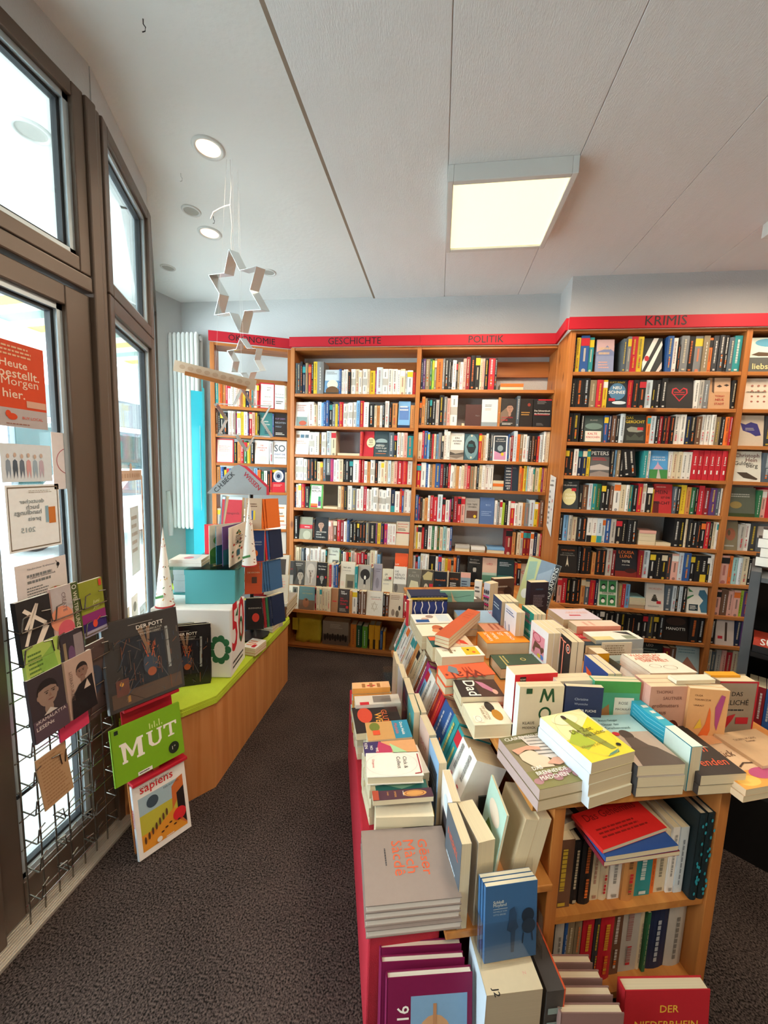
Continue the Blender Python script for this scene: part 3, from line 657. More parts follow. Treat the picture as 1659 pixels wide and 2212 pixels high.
add('k1', '#8d93b0', [('r', 0, .62, 1, 1, '#c9a6a6'), ('p', [(0, .62), (.35, .68), (.6, .82), (.8, .7), (1, .62), (1, .5), (0, .5)], '#7b83a6'), LN(.5, .8, 2, '#cfae8a'), LN(.1, .34, 3, 'p')], .22, 'thick lilac book with a mountain at dusk')
add('k2', '#2a2b2b', [('p', [(0, .3), (.55, 1), (.8, 1), (0, .02)], '#e9e2d8'), ('p', [(.15, 0), (.95, .92), (1, .8), (.4, 0)], '#e9e2d8'), ('p', [(.7, 0), (1, .3), (1, .1), (.85, 0)], '#d8c6be'), ('e', .22, .4, .12, .08, 'r')], .225, 'dark book crossed by slanting white strips')
add('k3', '#1d2630', [('t', 'LUCY FOLEY', .12, .88, .76, 'y'), ('e', .5, .58, .42, .3, '#4f7a9a'), ('T', 'NEU', .28, .66, .42, 'f'), ('T', 'SCHNEE', .06, .5, .82, 'f'), ('r', .08, .24, .4, .34, 'r'), ('e', .6, .18, .35, .06, '#cdd8de')], .19, 'midnight blue thriller lettered NEU SCHNEE')
add('k4', '#2b2624', [('p', [(.5, .22), (.2, .5), (.22, .64), (.36, .68), (.5, .58), (.64, .68), (.78, .64), (.8, .5)], 'r'), ('p', [(.5, .27), (.25, .5), (.27, .61), (.37, .64), (.5, .54), (.63, .64), (.73, .61), (.75, .5)], '#2b2624'), LN(.42, .56, 2, 'r', .3, .7)], .21, 'large black book with a red outlined heart')
add('k5', '#c2936a', [('p', [(.15, .55), (.15, 1), (.28, 1), (.25, .5)], '#5b4334'), ('r', .25, .55, 1, 1, '#cfa583'), ('p', [(.35, .72), (.5, .78), (.62, .72), (.5, .69)], '#3d2c24'), ('p', [(.68, .76), (.82, .8), (.95, .76), (.82, .72)], '#3d2c24'), ('T', 'TOKIO', .3, .38, .44, '#b03a2e'), ('T', 'NEUE', .32, .26, .4, '#b03a2e'), ('T', 'STADT', .28, .13, .46, '#b03a2e')], .205, 'tan book with a pair of eyes and the red title TOKIO NEUE STADT')
add('k6', '#3d4a46', [('e', .5, .6, .45, .12, '#6c8078'), ('t', 'IRLAND', .3, .8, .4, 's'), ('r', .06, .03, .9, .42, '#e6d8c8'), ('T', 'KALTE', .2, .28, .5, 'r'), ('T', 'KNOCHEN', .12, .16, .7, 'r')], .185, 'dark green thriller lettered KALTE KNOCHEN')
add('k7', '#2b2c27', [('T', 'DAS', .06, .84, .34, 'y'), ('T', 'GERÜCHT', .04, .7, .9, 'y'), ('p', [(.1, .5), (.3, .58), (.6, .55), (.9, .42), (.6, .38), (.2, .4)], '#8a8a7c'), ('r', .6, .46, .88, .56, 'r'), ('p', [(.1, .3), (.3, .2), (.5, .34), (.7, .2), (.9, .3), (.9, .1), (.1, .1)], '#454a40')], .195, 'dark thriller with the yellow title DAS GERÜCHT')
add('k8', '#5d5a58', [('r', 0, .7, 1, 1, '#33343a'), ('T', 'PETERS', .05, .76, .9, 'f'), LN(.56, .68, 2, 'r'), ('p', [(0, .36), (.5, .44), (1, .34), (1, .24), (0, .22)], '#b6aaa2'), ('p', [(0, .1), (.5, .2), (1, .12), (1, 0), (0, 0)], '#8e8078')], .195, 'grey seascape thriller lettered PETERS')
add('k9', '#4f94c8', [('t', 'AM ENDE DER', .14, .74, .7, 'f'), ('T', 'UNSCHULD', .14, .64, .72, 'f'), ('p', [(.2, .32), (.4, .5), (.45, .62), (.52, .5), (.78, .34)], '#c79ab0'), ('r', 0, 0, 1, .32, '#3f8040'), ('p', [(.4, 0), (.47, .32), (.53, .32), (.65, 0)], '#b4b0a4')], .19, 'sky blue book with a domed garden palace')
add('k10', '#32383a', [('T', 'TOM', .38, .88, .2, 'f'), ('T', 'HILLENBRAND', .1, .79, .78, 'f'), ('e', .45, .42, .4, .29, '#d8cf96'), ('T', 'MONTE', .22, .46, .6, '#f1ead2'), ('T', 'CRYPTO', .14, .33, .68, '#f1ead2'), ('r', .58, .62, .84, .72, 'r')], .205, 'charcoal book with a pale gold disc and the title MONTE CRYPTO')
add('k11', '#b32a2c', [('r', 0, 0, .3, .4, '#5a1a1c'), ('T', 'MEIN', .08, .66, .66, 'k'), ('T', 'IST DIE', .4, .5, .5, 'k'), ('T', 'MACHT', .04, .3, .86, 'k'), LN(.86, .93, 1, 'p')], .2, 'blood red book lettered MEIN IST DIE MACHT')
add('k12', '#211c1a', [('t', 'CHRIS LLOYD', .16, .78, .7, 'o'), ('t', 'DIE TOTEN VOM', .22, .68, .56, 's'), ('t', 'GARE D’AUSTERLITZ', .12, .61, .74, 's'), ('p', [(.42, .22), (.48, .5), (.5, .62), (.52, .5), (.58, .22), (.52, .3), (.48, .3)], '#cfc4ad')], .205, 'black thriller with a small pale tower')
add('k13', '#1d1c22', [('T', 'LOUISA', .14, .8, .7, 'o'), ('T', 'LUNA', .2, .66, .56, 'o'), ('T', 'TOTE', .3, .5, .36, 'f'), ('t', 'OHNE NAMEN', .3, .4, .36, 'f'), ('r', 0, 0, 1, .2, '#7a2318'), ('e', .7, .22, .25, .08, '#3a1512')], .205, 'black book with orange lettering LOUISA LUNA')
add('k14', '#cfd6c2', [('r', .08, .53, .47, .95, '#3f8a52'), ('r', .53, .53, .92, .95, '#3f8a52'), ('r', .08, .05, .47, .43, '#3f8a52'), ('r', .53, .05, .92, .43, '#3f8a52')]+[('e', x_, y_, .1, .07, k_) for x_ in (.27, .73) for y_, k_ in ((.76, 'k'), (.7, 'f'), (.26, 'k'), (.2, 'f'))]+[('t', 'Seltsam', .2, .46, .6, 'k')], .195, 'pale book with four green squares')
add('k15', '#d9cdbf', [('T', 'MORDEN', .14, .74, .7, '#cf7a66'), ('e', .48, .42, .16, .04, '#4a443c'), ('e', .48, .48, .12, .04, '#5b554a'), ('e', .48, .54, .08, .03, '#4a443c'), ('e', .48, .36, .2, .04, '#38332d'), ('r', .6, .24, .84, .34, 'r'), LN(.1, .2, 1, 's')], .195, 'pale book with a pile of balanced stones')
add('k16', '#dcd6ca', [('p', [(.72, .05), (.62, .3), (.8, .5), (.55, .7), (.6, .88), (.85, .9), (1, .7), (1, .05)], '#3d6c84'), ('p', [(0, .6), (.3, .7), (.32, .66), (0, .5)], '#3c7a4a'), ('p', [(.02, .95), (.3, .8), (.1, .8)], '#3c7a4a'), ('r', .1, .1, .55, .34, '#23343c'), LN(.14, .3, 4, 'f', .15, .5)], .185, 'cream book with a blue lizard and green leaves')
add('k17', '#1b1310', [('T', 'MANOTTI', .12, .42, .76, 'f'), ('e', .5, .76, .4, .16, '#3a241a')], .19, 'nearly black book lettered MANOTTI')
add('k18', '#a8c0c4', [LN(.7, .9, 2, '#7a9aa4'), ('p', [(.1, .1), (.5, .6), (.95, .1)], '#a8705c')], .195, 'pale blue book with a russet triangle')
add('k19', '#262a2a', [('T', 'LEO', .3, .85, .3, 's'), LN(.6, .8, 2, '#7e8a80')], .195, 'dark green-black book lying open to the front')
add('r1', '#c9d2c8', [('e', .6, .85, .4, .12, '#5a9ab4'), ('r', 0, 0, 1, .42, '#5a5a55'), ('p', [(.1, .5), (.3, .58), (.8, .54), (.95, .6), (.9, .46), (.3, .46)], '#5c4632'), ('T', 'liebsten', .14, .08, .76, '#e4c98a')], .22, 'book with a crouching figure under a blue sky')
add('r2', '#dcc8b4', [('e', .3+.2*(i % 3), .25+.17*(i//3), .04, .03, '#a86a5a') for i in range(12)]+[LN(.52, .6, 1, '#7c6a5a')], .2, 'pale book sprinkled with small red drawings')
add('r3', '#c9b39c', [('p', [(.1, .75), (.3, .7), (.5, .78), (.75, .72), (.85, .5), (.9, .35), (.7, .32), (.5, .42), (.2, .5)], '#3b3470'), LN(.5, .6, 2, 's', .3, .7)], .2, 'sand-coloured book with a dark blue map shape')
add('r4', '#d8d1c2', [('T', 'Christoph', .08, .76, .84, '#6e3d33'), ('T', 'Hein', .45, .65, .4, '#6e3d33'), ('T', 'Gulden-', .06, .54, .66, '#4e4a44'), ('T', 'berg', .48, .42, .4, '#4e4a44'), ('p', [(.15, .3), (.5, .3), (.9, .1), (.85, .06), (.4, .12)], '#4a3c30')], .2, 'cream book lettered Christoph Hein Guldenberg')
add('r5', '#56594a', [('e', .3, .4, .22, .12, '#8c7440'), LN(.66, .8, 2, 's'), ('r', 0, 0, 1, .12, '#39421f')], .195, 'olive dark landscape book')
add('r6', '#7c6f56', [('e', .5, .55, .35, .22, '#9a5a40'), ('e', .4, .6, .1, .1, '#5b4a30'), LN(.1, .2, 1, 's')], .195, 'olive book with a russet tree')
add('r7', '#55595e', [('r', .05, .5, .7, .9, '#b8aca0'), ('e', .85, .3, .2, .3, '#2a2528')], .19, 'grey book with a pale sky and dark figure')
add('r8', '#cbb8ac', [('r', .5, .15, .62, .8, '#4a342a'), ('r', .12, .22, .38, .32, 'r'), LN(.84, .92, 1, 's')], .2, 'pale pink book with a narrow upright picture')
add('o1', 'r', [('r', .1, .03, .95, .95, '#ebe3dc'), ('t', 'FRANK', .5, .8, .3, 'd'), ('t', 'SEIT', .5, .7, .22, 'd'), ('t', 'ZEITALTER', .35, .44, .4, 'd'), ('t', 'ÜBERWACHUNGS', .22, .26, .6, 'r'), ('t', 'KAPITALISMUS', .24, .16, .56, 'r')], .215, 'white book in a red border lettered KAPITALISMUS')
add('o2', '#e9e8e6', [('t', 'Die Kraft der', .06, .6, .86, 'n'), ('T', 'Demokratie', .06, .47, .86, 't'), LN(.2, .36, 2, 'd')], .205, 'white book lettered Die Kraft der Demokratie')
add('o3', '#3b7676', [('T', 'DIE', .1, .72, .22, 'f'), ('T', 'WAHREN', .08, .6, .6, 'f'), ('T', 'KOSTEN', .3, .48, .5, 'f'), LN(.1, .3, 3, 'n', .4, .9)], .2, 'teal book with white capitals')
add('o4', '#2d2624', [('T', 'AUF DEM', .06, .74, .8, '#9a7cae'), ('T', 'RECHTEN', .08, .57, .84, '#9aa6b4'), ('T', 'WEG?', .08, .4, .5, '#7c8ea4'), LN(.08, .2, 2, 'w')], .215, 'dark book lettered AUF DEM RECHTEN WEG?')
add('o5', 'r', [('r', .05, .03, .93, .95, '#e9e2d8'), LN(.45, .72, 4, '#dd9488', .15, .85), LN(.25, .38, 2, 's', .25, .75)], .2, 'white book in a thin red border with pale red capitals')
add('o6', '#e6ddd2', [('T', 'DIE', .4, .76, .2, 'r'), ('T', 'UNGLEICHE', .14, .66, .72, 'r'), ('T', 'WELT', .32, .55, .4, 'r'), ('e', .55, .22, .3, .14, '#dccbbb')], .2, 'cream book lettered DIE UNGLEICHE WELT')
add('o7', '#dcdcdc', [('T', 'SO', .06, .54, .84, 'i', 0, 1.1), ('T', 'ENDET DIE', .08, .4, .82, 'b'), ('T', 'DEMOKRATIE', .06, .26, .86, 'i')], .205, 'pale book with the big letters SO')
add('o8', 'r', [('r', 0, .45, 1, 1, 'n'), ('r', 0, .88, .5, 1, 'y')]+[('e', .5, .72, .4, .26, 'w'), ('e', .5, .72, .28, .18, '#8d97a8'), ('e', .5, .72, .14, .09, 'n'), LN(.25, .36, 2, 'p')], .195, 'red and navy book with a toothed wheel')
add('o9', '#e3dccf', [('r', .08, .84, .9, .9, 'a'), ('T', 'Freiheit,', .08, .74, .5, 'k'), ('T', 'Gleichheit,', .08, .66, .62, 'k'), ('T', 'Ungewissheit', .08, .58, .76, 'k'), ('r', .08, .5, .9, .56, 'a'), LN(.38, .47, 2, 'k'), ('r', .08, .3, .9, .36, 'a'), ('r', 0, .16, 1, .18, 'r')], .215, 'cream book with three ochre bars')
add('o10', '#c9c4bb', [('e', .5, .5, .25, .08, '#b5afa5'), ('e', .5, .5, .22, .065, '#c9c4bb')], .2, 'pale grey book with a faint drawing')
add('f1', '#dcd3c2', [('T', 'Mein', .1, .72, .28, 'k'), ('T', 'Opa,', .1, .62, .28, 'k'), ('T', 'sein', .1, .5, .26, 'k'), ('T', 'Widerstand', .1, .4, .8, 'k'), ('T', 'gegen', .1, .3, .36, 'k'), ('T', 'die Nazis', .1, .19, .6, 'k'), ('T', 'und ich', .1, .08, .5, 'k'), ('r', .52, .6, .88, .95, '#6a6a60'), ('e', .7, .75, .06, .14, '#1c1c1c')], .195, 'cream book lettered Mein Opa, sein Widerstand')
add('f2', '#5f7f80', [('r', 0, 0, 1, .42, '#6c5240'), ('t', 'DIE KINDER', .2, .82, .5, 'h'), ('t', 'AUS TEHERAN', .2, .68, .66, '#b6a264'), ('e', .45, .3, .2, .2, '#8e5a3c'), ('e', .48, .44, .07, .05, '#4a2f22')], .195, 'blue-green book with a sitting child')
add('f3', '#a0714e', [('r', .2, .44, .8, .48, 'r')], .2, 'light brown book with a tiny red word')
add('f4', '#3d3432', [('T', 'Ines', .22, .86, .3, 'f'), ('T', 'Geipel', .22, .76, .5, 'f'), ('T', 'Um-', .16, .58, .3, 'r'), ('T', 'kämpfte', .16, .46, .7, 'r'), ('T', 'Zone', .16, .34, .56, 'r'), LN(.06, .2, 3, 's'), ('r', .7, .2, .92, .3, 'r')], .2, 'dark book with the red title of Ines Geipel')
add('f5', '#d9d2c4', [('T', 'DEMOKRATIE', .3, .66, .6, 'r'), ('t', 'DAS ENDE DER', .24, .74, .6, 'd'), ('l', [(.5, .18), (.68, .48), (.32, .48), (.5, .18)], .0016, '#8a6b3c'), ('l', [(.5, .58), (.68, .28), (.32, .28), (.5, .58)], .0016, '#8a6b3c')], .21, 'cream book with an outlined six-pointed star')
add('f6', '#cdb9a0', [LN(.72, .92, 3, '#8a6f5c'), ('e', .3, .2, .12, .14, '#8a7464'), ('e', .6, .16, .12, .14, '#6a5848'), ('e', .75, .4, .08, .1, '#3c3430')], .2, 'sand book with small sketched children')
add('u1', '#393634', [('T', 'POGROM', .12, .62, .8, '#b3282c'), ('T', '1938', .12, .44, .5, '#b3282c'), ('r', .6, 0, 1, .4, '#9a948c')], .2, 'black book lettered POGROM 1938')
add('u2', '#4a4641', [*face(.62, .4, .26, .66, '#a89b8b', '#2c2a28'), LN(.78, .92, 2, 's'), ('p', [(0, 0), (.3, .5), (.1, 1), (0, 1)], '#2c2a28')], .205, 'dark book with half a woman’s face')
add('u3', '#a59c92', [*face(.5, .55, .34, .66, '#c3b8ac', '#d8d2c8', '#4a443e', 1), ('r', .42, .1, .5, .55, '#8c8074')], .21, 'grey photo cover of an old man with a finger to his lips')
add('u4', '#23201f', [('T', 'Mein Name', .12, .82, .76, 'f'), ('T', 'ist Selma', .14, .7, .66, 'f'), *face(.5, .36, .17, .66, '#9c9a94', '#3a3836'), ('e', .12, .4, .08, .05, 'r'), ('e', .88, .4, .08, .05, 'r')], .205, 'black book lettered Mein Name ist Selma')
add('u5', '#d3c8b4', [('T', 'bei uns', .2, .76, .5, 'k'), ('t', 'in Auschwitz', .16, .66, .55, 'd'), ('r', .38, .02, .98, .54, '#8a8068'), ('r', .5, .05, .9, .3, '#4c4438'), LN(.1, .28, 4, 'p', .06, .3)], .225, 'large cream book with a sepia photo of a hall')
add('u6', '#a8a297', [('e', .55, .62, .38, .22, '#2f2b29'), ('e', .55, .5, .08, .08, 'f'), ('r', .46, .22, .62, .42, 'k'), ('r', .5, .1, .54, .24, '#cfc6b8')], .21, 'grey cover with a child under a black umbrella')
add('u7', '#96909a', [LN(.7, .85, 2, '#6f6974', .3, .9), ('e', .5, .3, .2, .2, '#7d7780')], .225, 'tall lilac-grey book')
add('u8', '#d8d0b8', [('T', '-JA', .2, .7, .3, 'd'), ('t', 'ZUM', .35, .6, .3, 'd'), ('T', 'LEBEN', .15, .48, .7, 'd'), LN(.3, .4, 1, 's'), ('r', .6, .55, .85, .66, 'r')], .19, 'small cream book lettered JA ZUM LEBEN')
add('u9', '#dbd5c9', [('t', 'DIE', .1, .78, .3, 'd'), ('t', 'VERLO', .1, .65, .74, 'd'), ('t', 'RENEN', .1, .53, .76, 'd'), ('r', 0, 0, 1, .34, '#8f877c'), ('e', .22, .18, .14, .16, '#5c5650')], .215, 'white book lettered DIE VERLORENEN')
add('u10', '#6f6a5e', [('t', 'DER', .38, .84, .26, '#a8a294'), ('t', 'KALTE', .14, .68, .74, '#a8a294'), ('p', [(.1, .1), (.3, .55), (.8, .5), (.95, .1)], '#c8be9c')], .205, 'grey-green book lettered DER KALTE')
add('u11', '#4c453a', [('p', [(.1, .75), (.5, .95), (.9, .9), (.85, .6), (.2, .6)], '#b9a878'), ('e', .4, .3, .16, .16, '#c3b094'), ('e', .4, .3, .05, .04, 'k'), ('r', .66, .3, .95, .46, 'r')], .205, 'dark book with a skull-like ornament')
add('u12', '#1a2028', [('T', 'Herrschaft', .1, .62, .8, 'o'), ('T', 'der', .36, .42, .22, 'b'), ('T', 'Angst', .2, .14, .5, 'o')], .2, 'black book lettered Herrschaft der Angst')
add('u13', '#2c2622', [('T', 'GÖTTER', .1, .7, .76, 'o'), LN(.3, .6, 4, 'f')], .2, 'dark book with orange capitals GÖTTER')
add('u14', '#8a9aa4', [('r', 0, .8, 1, 1, 'p'), LN(.4, .7, 3, 'n')], .205, 'grey-blue paperback with a salmon top')

BAY = 'shelf under the {} sign'
def bay(F, zs, x0, x1, specs, sign, unit, **k):
    for i, sp in enumerate(specs):
        kk = dict(k); nx = zs[i-1]-zs[i]-.030 if i else 2.56-zs[i]
        kk['maxh'] = max(nx, .12)
        if i == 0: kk['hb'] = k.get('hb0', k.get('hb', .165))
        kk.pop('hb0', None)
        row(F, zs[i]+.0005, x0, x1, sp, f'{ORD[i+1]} shelf below {sign} sign', unit, **kk)
G = ["i3I d4I k3J n4H h4I r4H k3I y5J g9J _1 *g1:20 b3E f3 f3 f3 k4C w6Es5 c5E w4 w7Es5 c3 y7D m2 x8F w7Es5 w6E w6E w4 c6E w3 x7D r4C",
 "*g2:17 w7E c5C w5E l3 b3 b4F k4 g4 y3 b2 r5E w5Ds5 w2 w5s5 w5Es5 l4F r5F w6E k7D c3C a4C w3C k3 w5F k4 a6 _1 *g3:15 a5",
 "*g4:18 w7Ds5 w6D u3 w6Ds5 x6E c6E _2 =b:28 r4E *g5:13 *g6:18 i6E k4D w4E w4E p4E t7C",
 "w6s5 w6s5 w5s5 d5 k5 k4 c4B a4B i4E g6Es4 m4E w4 w4 c5E k3 k5D k5D w8D r3 r4E w4s5 a4C w6Es5 k4 w4 c4 c5 x4 c4 p4D r7E r6E w6E",
 "b2 w3E w4F r5F k6 *g7:18 =c:20 c4E a4E k4 w6F g6D w5 w4F r4F w3 w3 w3 w6Es5 w5s5 w5s5 w6Es5 n5Ds4 w6C r3 b2 w6 w3",
 "k6E *g8:17 k3 *g9:17 p3C p3C u5D r4D z4D w4C b3D k5C k4C k3C k4C k4C g4C k8C v2C y4C n4C m4C w3C w3C w4C *g10:16",
 "c3F c4 c3 i4 n2 w5 w6 w5 w4F w6 k2 *g11:16 e2 n3 w4 r3 e3 s5 p3 r5 z5 k3 s4 c6F w3F l4 _18 *g12:17"]
bay(FB, GZ, -1.226, -.221, G, 'GESCHICHTE', 'g', hb=.187, hb0=.187, back=.012)
P = ["n3H v3H h6H e3H j3G h3H o8H g3H k5H d3H k2F w5G k2F h3F w4F p4H z5I k7J k6J c3H p3H k5H r8H k3H _5 =ko:30 _38",
 "d3D a4G h3F k3F k3F k5F s4E k6H g4G p4F w9Hs5 _6 =l:4 *p1:20 *p2:20 a3G *p3:19 i4H *p4:16 *p5:22",
 "c6F r3G b5G l3F d3E r3E c3E l3E g5F k3E w5H w4G *p6:20 *p7:20 r4F a3E c3E w3F k3F i4F *p8:20 b2F w2D z3E x5H o4F h4F w5F x3E k4E u3E k4E r3E x5F w4H c4H",
 "r6D w7E b3 f3D h3D a4 b7 z4 k4 k3 r3E w5 c3 a4 w3 c4D p4E r4 h6 c3 k3 c4 w4 w6E w5E =coc:15 *p9:19 a3 o3 y4E q2E w3 w3 c2 e1 c5 y3 m3 a4D",
 "b4F m2 k3 c3 a4 w3F r4F r5E x6G r4E w5 m2 k3F z5F r4F p5F *p10:18 *p11:18 w3 g3 w3 j3 k4 w3 r5 w4 w5 a3 g5 x6F y4 o2 u5F",
 "c3 y2 c5E r3 k5E w5E e3E w4E e3E c4 q5E w4 b3E _4 =cs:19 _1 =kw:18 _2 =sl:22 z8F a4 _2 c4 s3 z4 z5 w4 n4 c3 r2",
 "x3 r3 l3 w3F w3F w4F k8 w3 b4F c4 y3 o4 h3 o3 n4F _9 *p12:17 *p13:17 *p14:19 z3 k4 *p15:10 _10"]
bay(FB, PZs, -.183, .832, P, 'POLITIK', 'p', hb=.187, hb0=.187, back=.012)
K = ["k3G y6H b12I t7H _4 *k1:25 _10 i6G g5H r9H y8H *k2:27 _4 b8H w6G k4 g10H k9H g10H h8H o5G d7H d7H k6H i7G t10H",
 "k6F k8F k7F h7E r7E y5E *k3:22 r5E k6E k7E x7E k4E k5E k6F *k4:28 w5E s4E g6E *k5:22 k5E",
 "k6F k8F _2 k4E *k6:23 b5E n4E u5E k4E x6F *k7:25 o4E x6E k4E r4E k4E z4E k5E w6Fs3 w6Fs3 n5E k6E u6E w5Fs3 w5Fs3 w5Fs3 h6E k4E o5E r3E",
 "k5E k5E w5E n5E n5E y4E *k8:22 k4E l3E h4E k5E k7E< k7E< _5 t5E w3E *k9:20 w4E c5E c5E w5E w5E r6Fs7 r6Fs7 r6Fs7 r6Fs7 r6Fs7 r6Fs7",
 "*k10:20 k4D u6D x4E t5E e5E k5E k5D u4D w7F c6E w4E t4E k5E r5F w5F k6E y2C *k11:20 i4E k4E y6F a5E e5E k3E r6F z6E v6E i4E w2E",
 "k5E l6E s5E c6D k6D k6D w6Ds4 w6Ds4 x6Ds4 x4D b6D s6D k7D k6D k6D k6D _3 =cccp:20 =c:18 k7F k6F c3F k5F k5E k4E k5E r5E k4E c3E w2E",
 "c2F *k12:22 k4F k5F k5F _2 a4C k6E k5E s6F z4E *k13:24 z5F x7F k6E k6E k6E d5E p7E x5F b7F k5E k6Es4 k6Es4 k3E w3F",
 "k4E p5E r6E k5E k6E k5F a5F i5E r6E n4E *k14:22 h4D r4D l5D =ccq:18 *k15:20 i8E x4E k3E x4E k4E _1 *k16:22",
 "z5C r3C w3C k8D d10D k4 k4 k4 k4 k4 k4 k5 k5 k4 k4 k5 k4 d5 k4 k4 *k17:20 k7 k5", "k6 d6 k6 k6 u6 k6 d6 k6 z6 k6 k6 d6 k6 *k19:20 z5 u5 *k18:20"]
bay(FK, KZ, .864, 1.883, K, 'KRIMIS', 'k', hb=.172, hb0=.18, back=.015, hard=.15)
R_ = ["*r1:20 i5H k5G", "*r2:17 b5 e4 y3", "*r3:17 d5 g4 k4 r4", "*r4:17 i5 o4 k5", "*r5:16 e3 p3 r4F c4", "*r6:11 s4 w4 d5 *r7:14", "p8E o3E q4 x4 c5E k4 k3 w4E e4 s4",
 "p5 u5 p4 p5 j3 v5 v4 n4 k4", "k4 *r8:14 n4 v4 q4 w4 b3", "c3 i4 s4 p4 r5 c4 s3 c4 g4 i4"]
for i, sp in enumerate(R_):
    row(FK, KZ[i]+.0005, 1.922, 2.235, sp, f'{ORD[i+1]} shelf right of the KRIMIS bay', 'r', hb=.182, back=.015, maxh=.2 if i else .24, hard=.2)
O = ["t4E o5F a4F r3E w4E w4E w5E p4E a3E y3E n5D o3E t2E w5D r3E *o1:21 *o2:14 c3E",
 "u3D k3D k4D k6D w5E s5E m2D w5E y4E w5E v2D r4E p4E y3E k3D *o3:18 b2E *o4:18", "*o5:21 k4 a4 r4E e4 y4 k5 *o6:18 x5E *o7:17",
 "a5F b4F y3 r3E b7 y3 g4 r4E o4E w4 g5 l4F o4 e4 w4 k4 r2 *o8:17 c2", "s5 r5 o5 b5 w5 k5 g4 k4 *o9:17", "k5 b5 g5 e5 r5 k7 s3 *o10:15"]
bay(FO, OZ, .036, WO-.036, O, 'ÖKONOMIE', 'o', hb=.18, hb0=.185, back=.006)
# display base: two tiers and the floor board
UT = "*u1:18 *u2:17 *u3:18 *u4:16 h3 r3 w3 b3 b4 u3 *u5:22 t4 *u6:19 g3 *u7:13 *u8:16 *u9:19 *u10:20 *u11:18 *u12:18 c2 *u13:16 *u14:14 _30"
row(T(0, 3.035, 0), .6068, -1.30, .47, UT, 'upper tier of display base', 'u', hb=.195, back=.004, maxh=.225, depth=.07)
FT = "*f1:17 *f2:20 z2E c4E c3E c4E c3E c4E *f3:9 *f4:14 a3 w6E k2 u3 w2 u4 *f5:20 k3 u4 *f6:17 r3"
row(T(0, 2.98, 0), .4128, -1.245, -.215, FT, 'front tier of display base', 'f', hb=.185, back=.008, maxh=.20, depth=.08)
flush_shelves(560)
# ================================================================ generic placement from three corners of a block's top face
def short(l, n): return ' '.join(l.split(',')[0].split(' ')[:n])
def V3(p): return Vector(p) if len(p) == 3 else Vector((p[0], p[1], 0))
def slab(A, B, Cc, zb, mode='stand', lift=0):
    """A front-left, B front-right, Cc back-left corner of the top face (world points). returns matrix and (W, T, H)"""
    A, B, Cc = V3(A), V3(B), V3(Cc); zt = A.z
    e1 = Vector((B.x-A.x, B.y-A.y, 0)); W_ = e1.length; e1.normalize(); e2 = Vector((-e1.y, e1.x, 0)); D = (Cc-A).dot(e2); up = Vector((0, 0, 1))
    h = zt-zb
    if mode == 'stand': return basis(e1, e2, up, (A.x, A.y, zb)), W_, D, h
    if mode == 'L': return basis(e1, -up, e2, (A.x, A.y, zt)), W_, h, D           # spine left, head away
    if mode == 'R': return basis(-e1, -up, -e2, A+e1*W_+e2*D), W_, h, D          # spine right, head towards the viewer
    if mode == 'F': return basis(e2, -up, -e1, A+e1*W_), D, h, W_                # spine to the front, head left
    if mode == 'B': return basis(-e2, -up, e1, A+e2*D), D, h, W_                 # spine at the back, head right
def zpts(z, *px): return [PZ(x, y, z) for x, y in px]
def pile(px, zt, zb, n, mode, col, label, arts=None, name='paperback_book', grp=None, lower=None, jit=.004, lowlab=None, **k):
    """n equal books in a pile; the top one carries the cover art"""
    A, B, Cc = zpts(zt, *px) if len(px[0]) == 2 else [Vector(p) for p in px]
    t_ = (zt-zb)/n
    for i in range(n):
        z1 = zb+t_*(i+1); top = i == n-1
        d = Vector((random.uniform(-jit, jit), random.uniform(-jit, jit), 0)) if not top else Vector()
        a, b, c = [Vector((p.x, p.y, z1-.0004))+d for p in (A, B, Cc)]
        M, W_, T_, H_ = slab(a, b, c, z1-t_+.0004, mode)
        book(name, M, W_, T_, H_, col if top or not lower else lower, label if top else (lowlab.format(ORD[i+1]) if lowlab else f'{ORD[i+1]} from bottom in the pile topped by the '+short(label, 8)), front=arts if top else None, group=grp, **k)
def stand(px, zt, zb, col, label, arts=None, name='paperback_book', n=1, depth=None, lean=0., grp=None, **k):
    """upright books, cover to A-B; n copies one behind the other"""
    A, B, Cc = zpts(zt, *px) if len(px[0]) == 2 else [Vector(p) for p in px]
    M, W_, D, H_ = slab(A, B, Cc, zb, 'stand')
    if depth: D = depth
    D = abs(D); t_ = D/n
    for i in range(n):
        Mi = M @ T(0, t_*i+.0003, 0) @ Matrix.Rotation(-lean, 4, 'X')
        book(name, Mi, W_, t_-.0006, H_, col, label if i == 0 else f'{ORD[i+1]} copy counted from the front, the '+short(label, 9), front=arts if i == 0 else None, group=grp, **k)
# ================================================================ window counter
ct = [(-1.06, 2.60), (-1.035, 1.615), (-1.125, 1.50), (-1.335, 1.39), (-1.345, 1.44), (-1.60, 1.96), (-2.44, 3.02), (-2.36, 3.33), (-1.9, 2.85), (-1.30, 2.98)]
b = empty('window_counter', (0, 0, 0), 'pine-fronted display counter with lime felt top in the shop window', 'counter')
q = MB(); q.prism(ct, 0, .478, 'w', 'wood_counter'); q.build('base_cabinet', b)
def off(pts, d):
    cx_ = sum(p[0] for p in pts)/len(pts); cy_ = sum(p[1] for p in pts)/len(pts)
    return [(p[0]+d if p[0] > -1.2 else p[0], p[1]-(d if p[1] < 1.55 and p[0] > -1.34 else 0)) for p in pts]
q = MB(); q.prism(off(ct, .012), .478, .492, 'w', 'lime_felt'); q.prism(off(ct, .014), .455, .478, 'w', 'lime_felt'); q.build('felt_cover', b)
bx('window_sill', (-2.30, 2.0, .4921), (-1.62, 2.9, .50), 'white_plastic', None, label='white sill board lying in the window bay behind the counter', category='board')
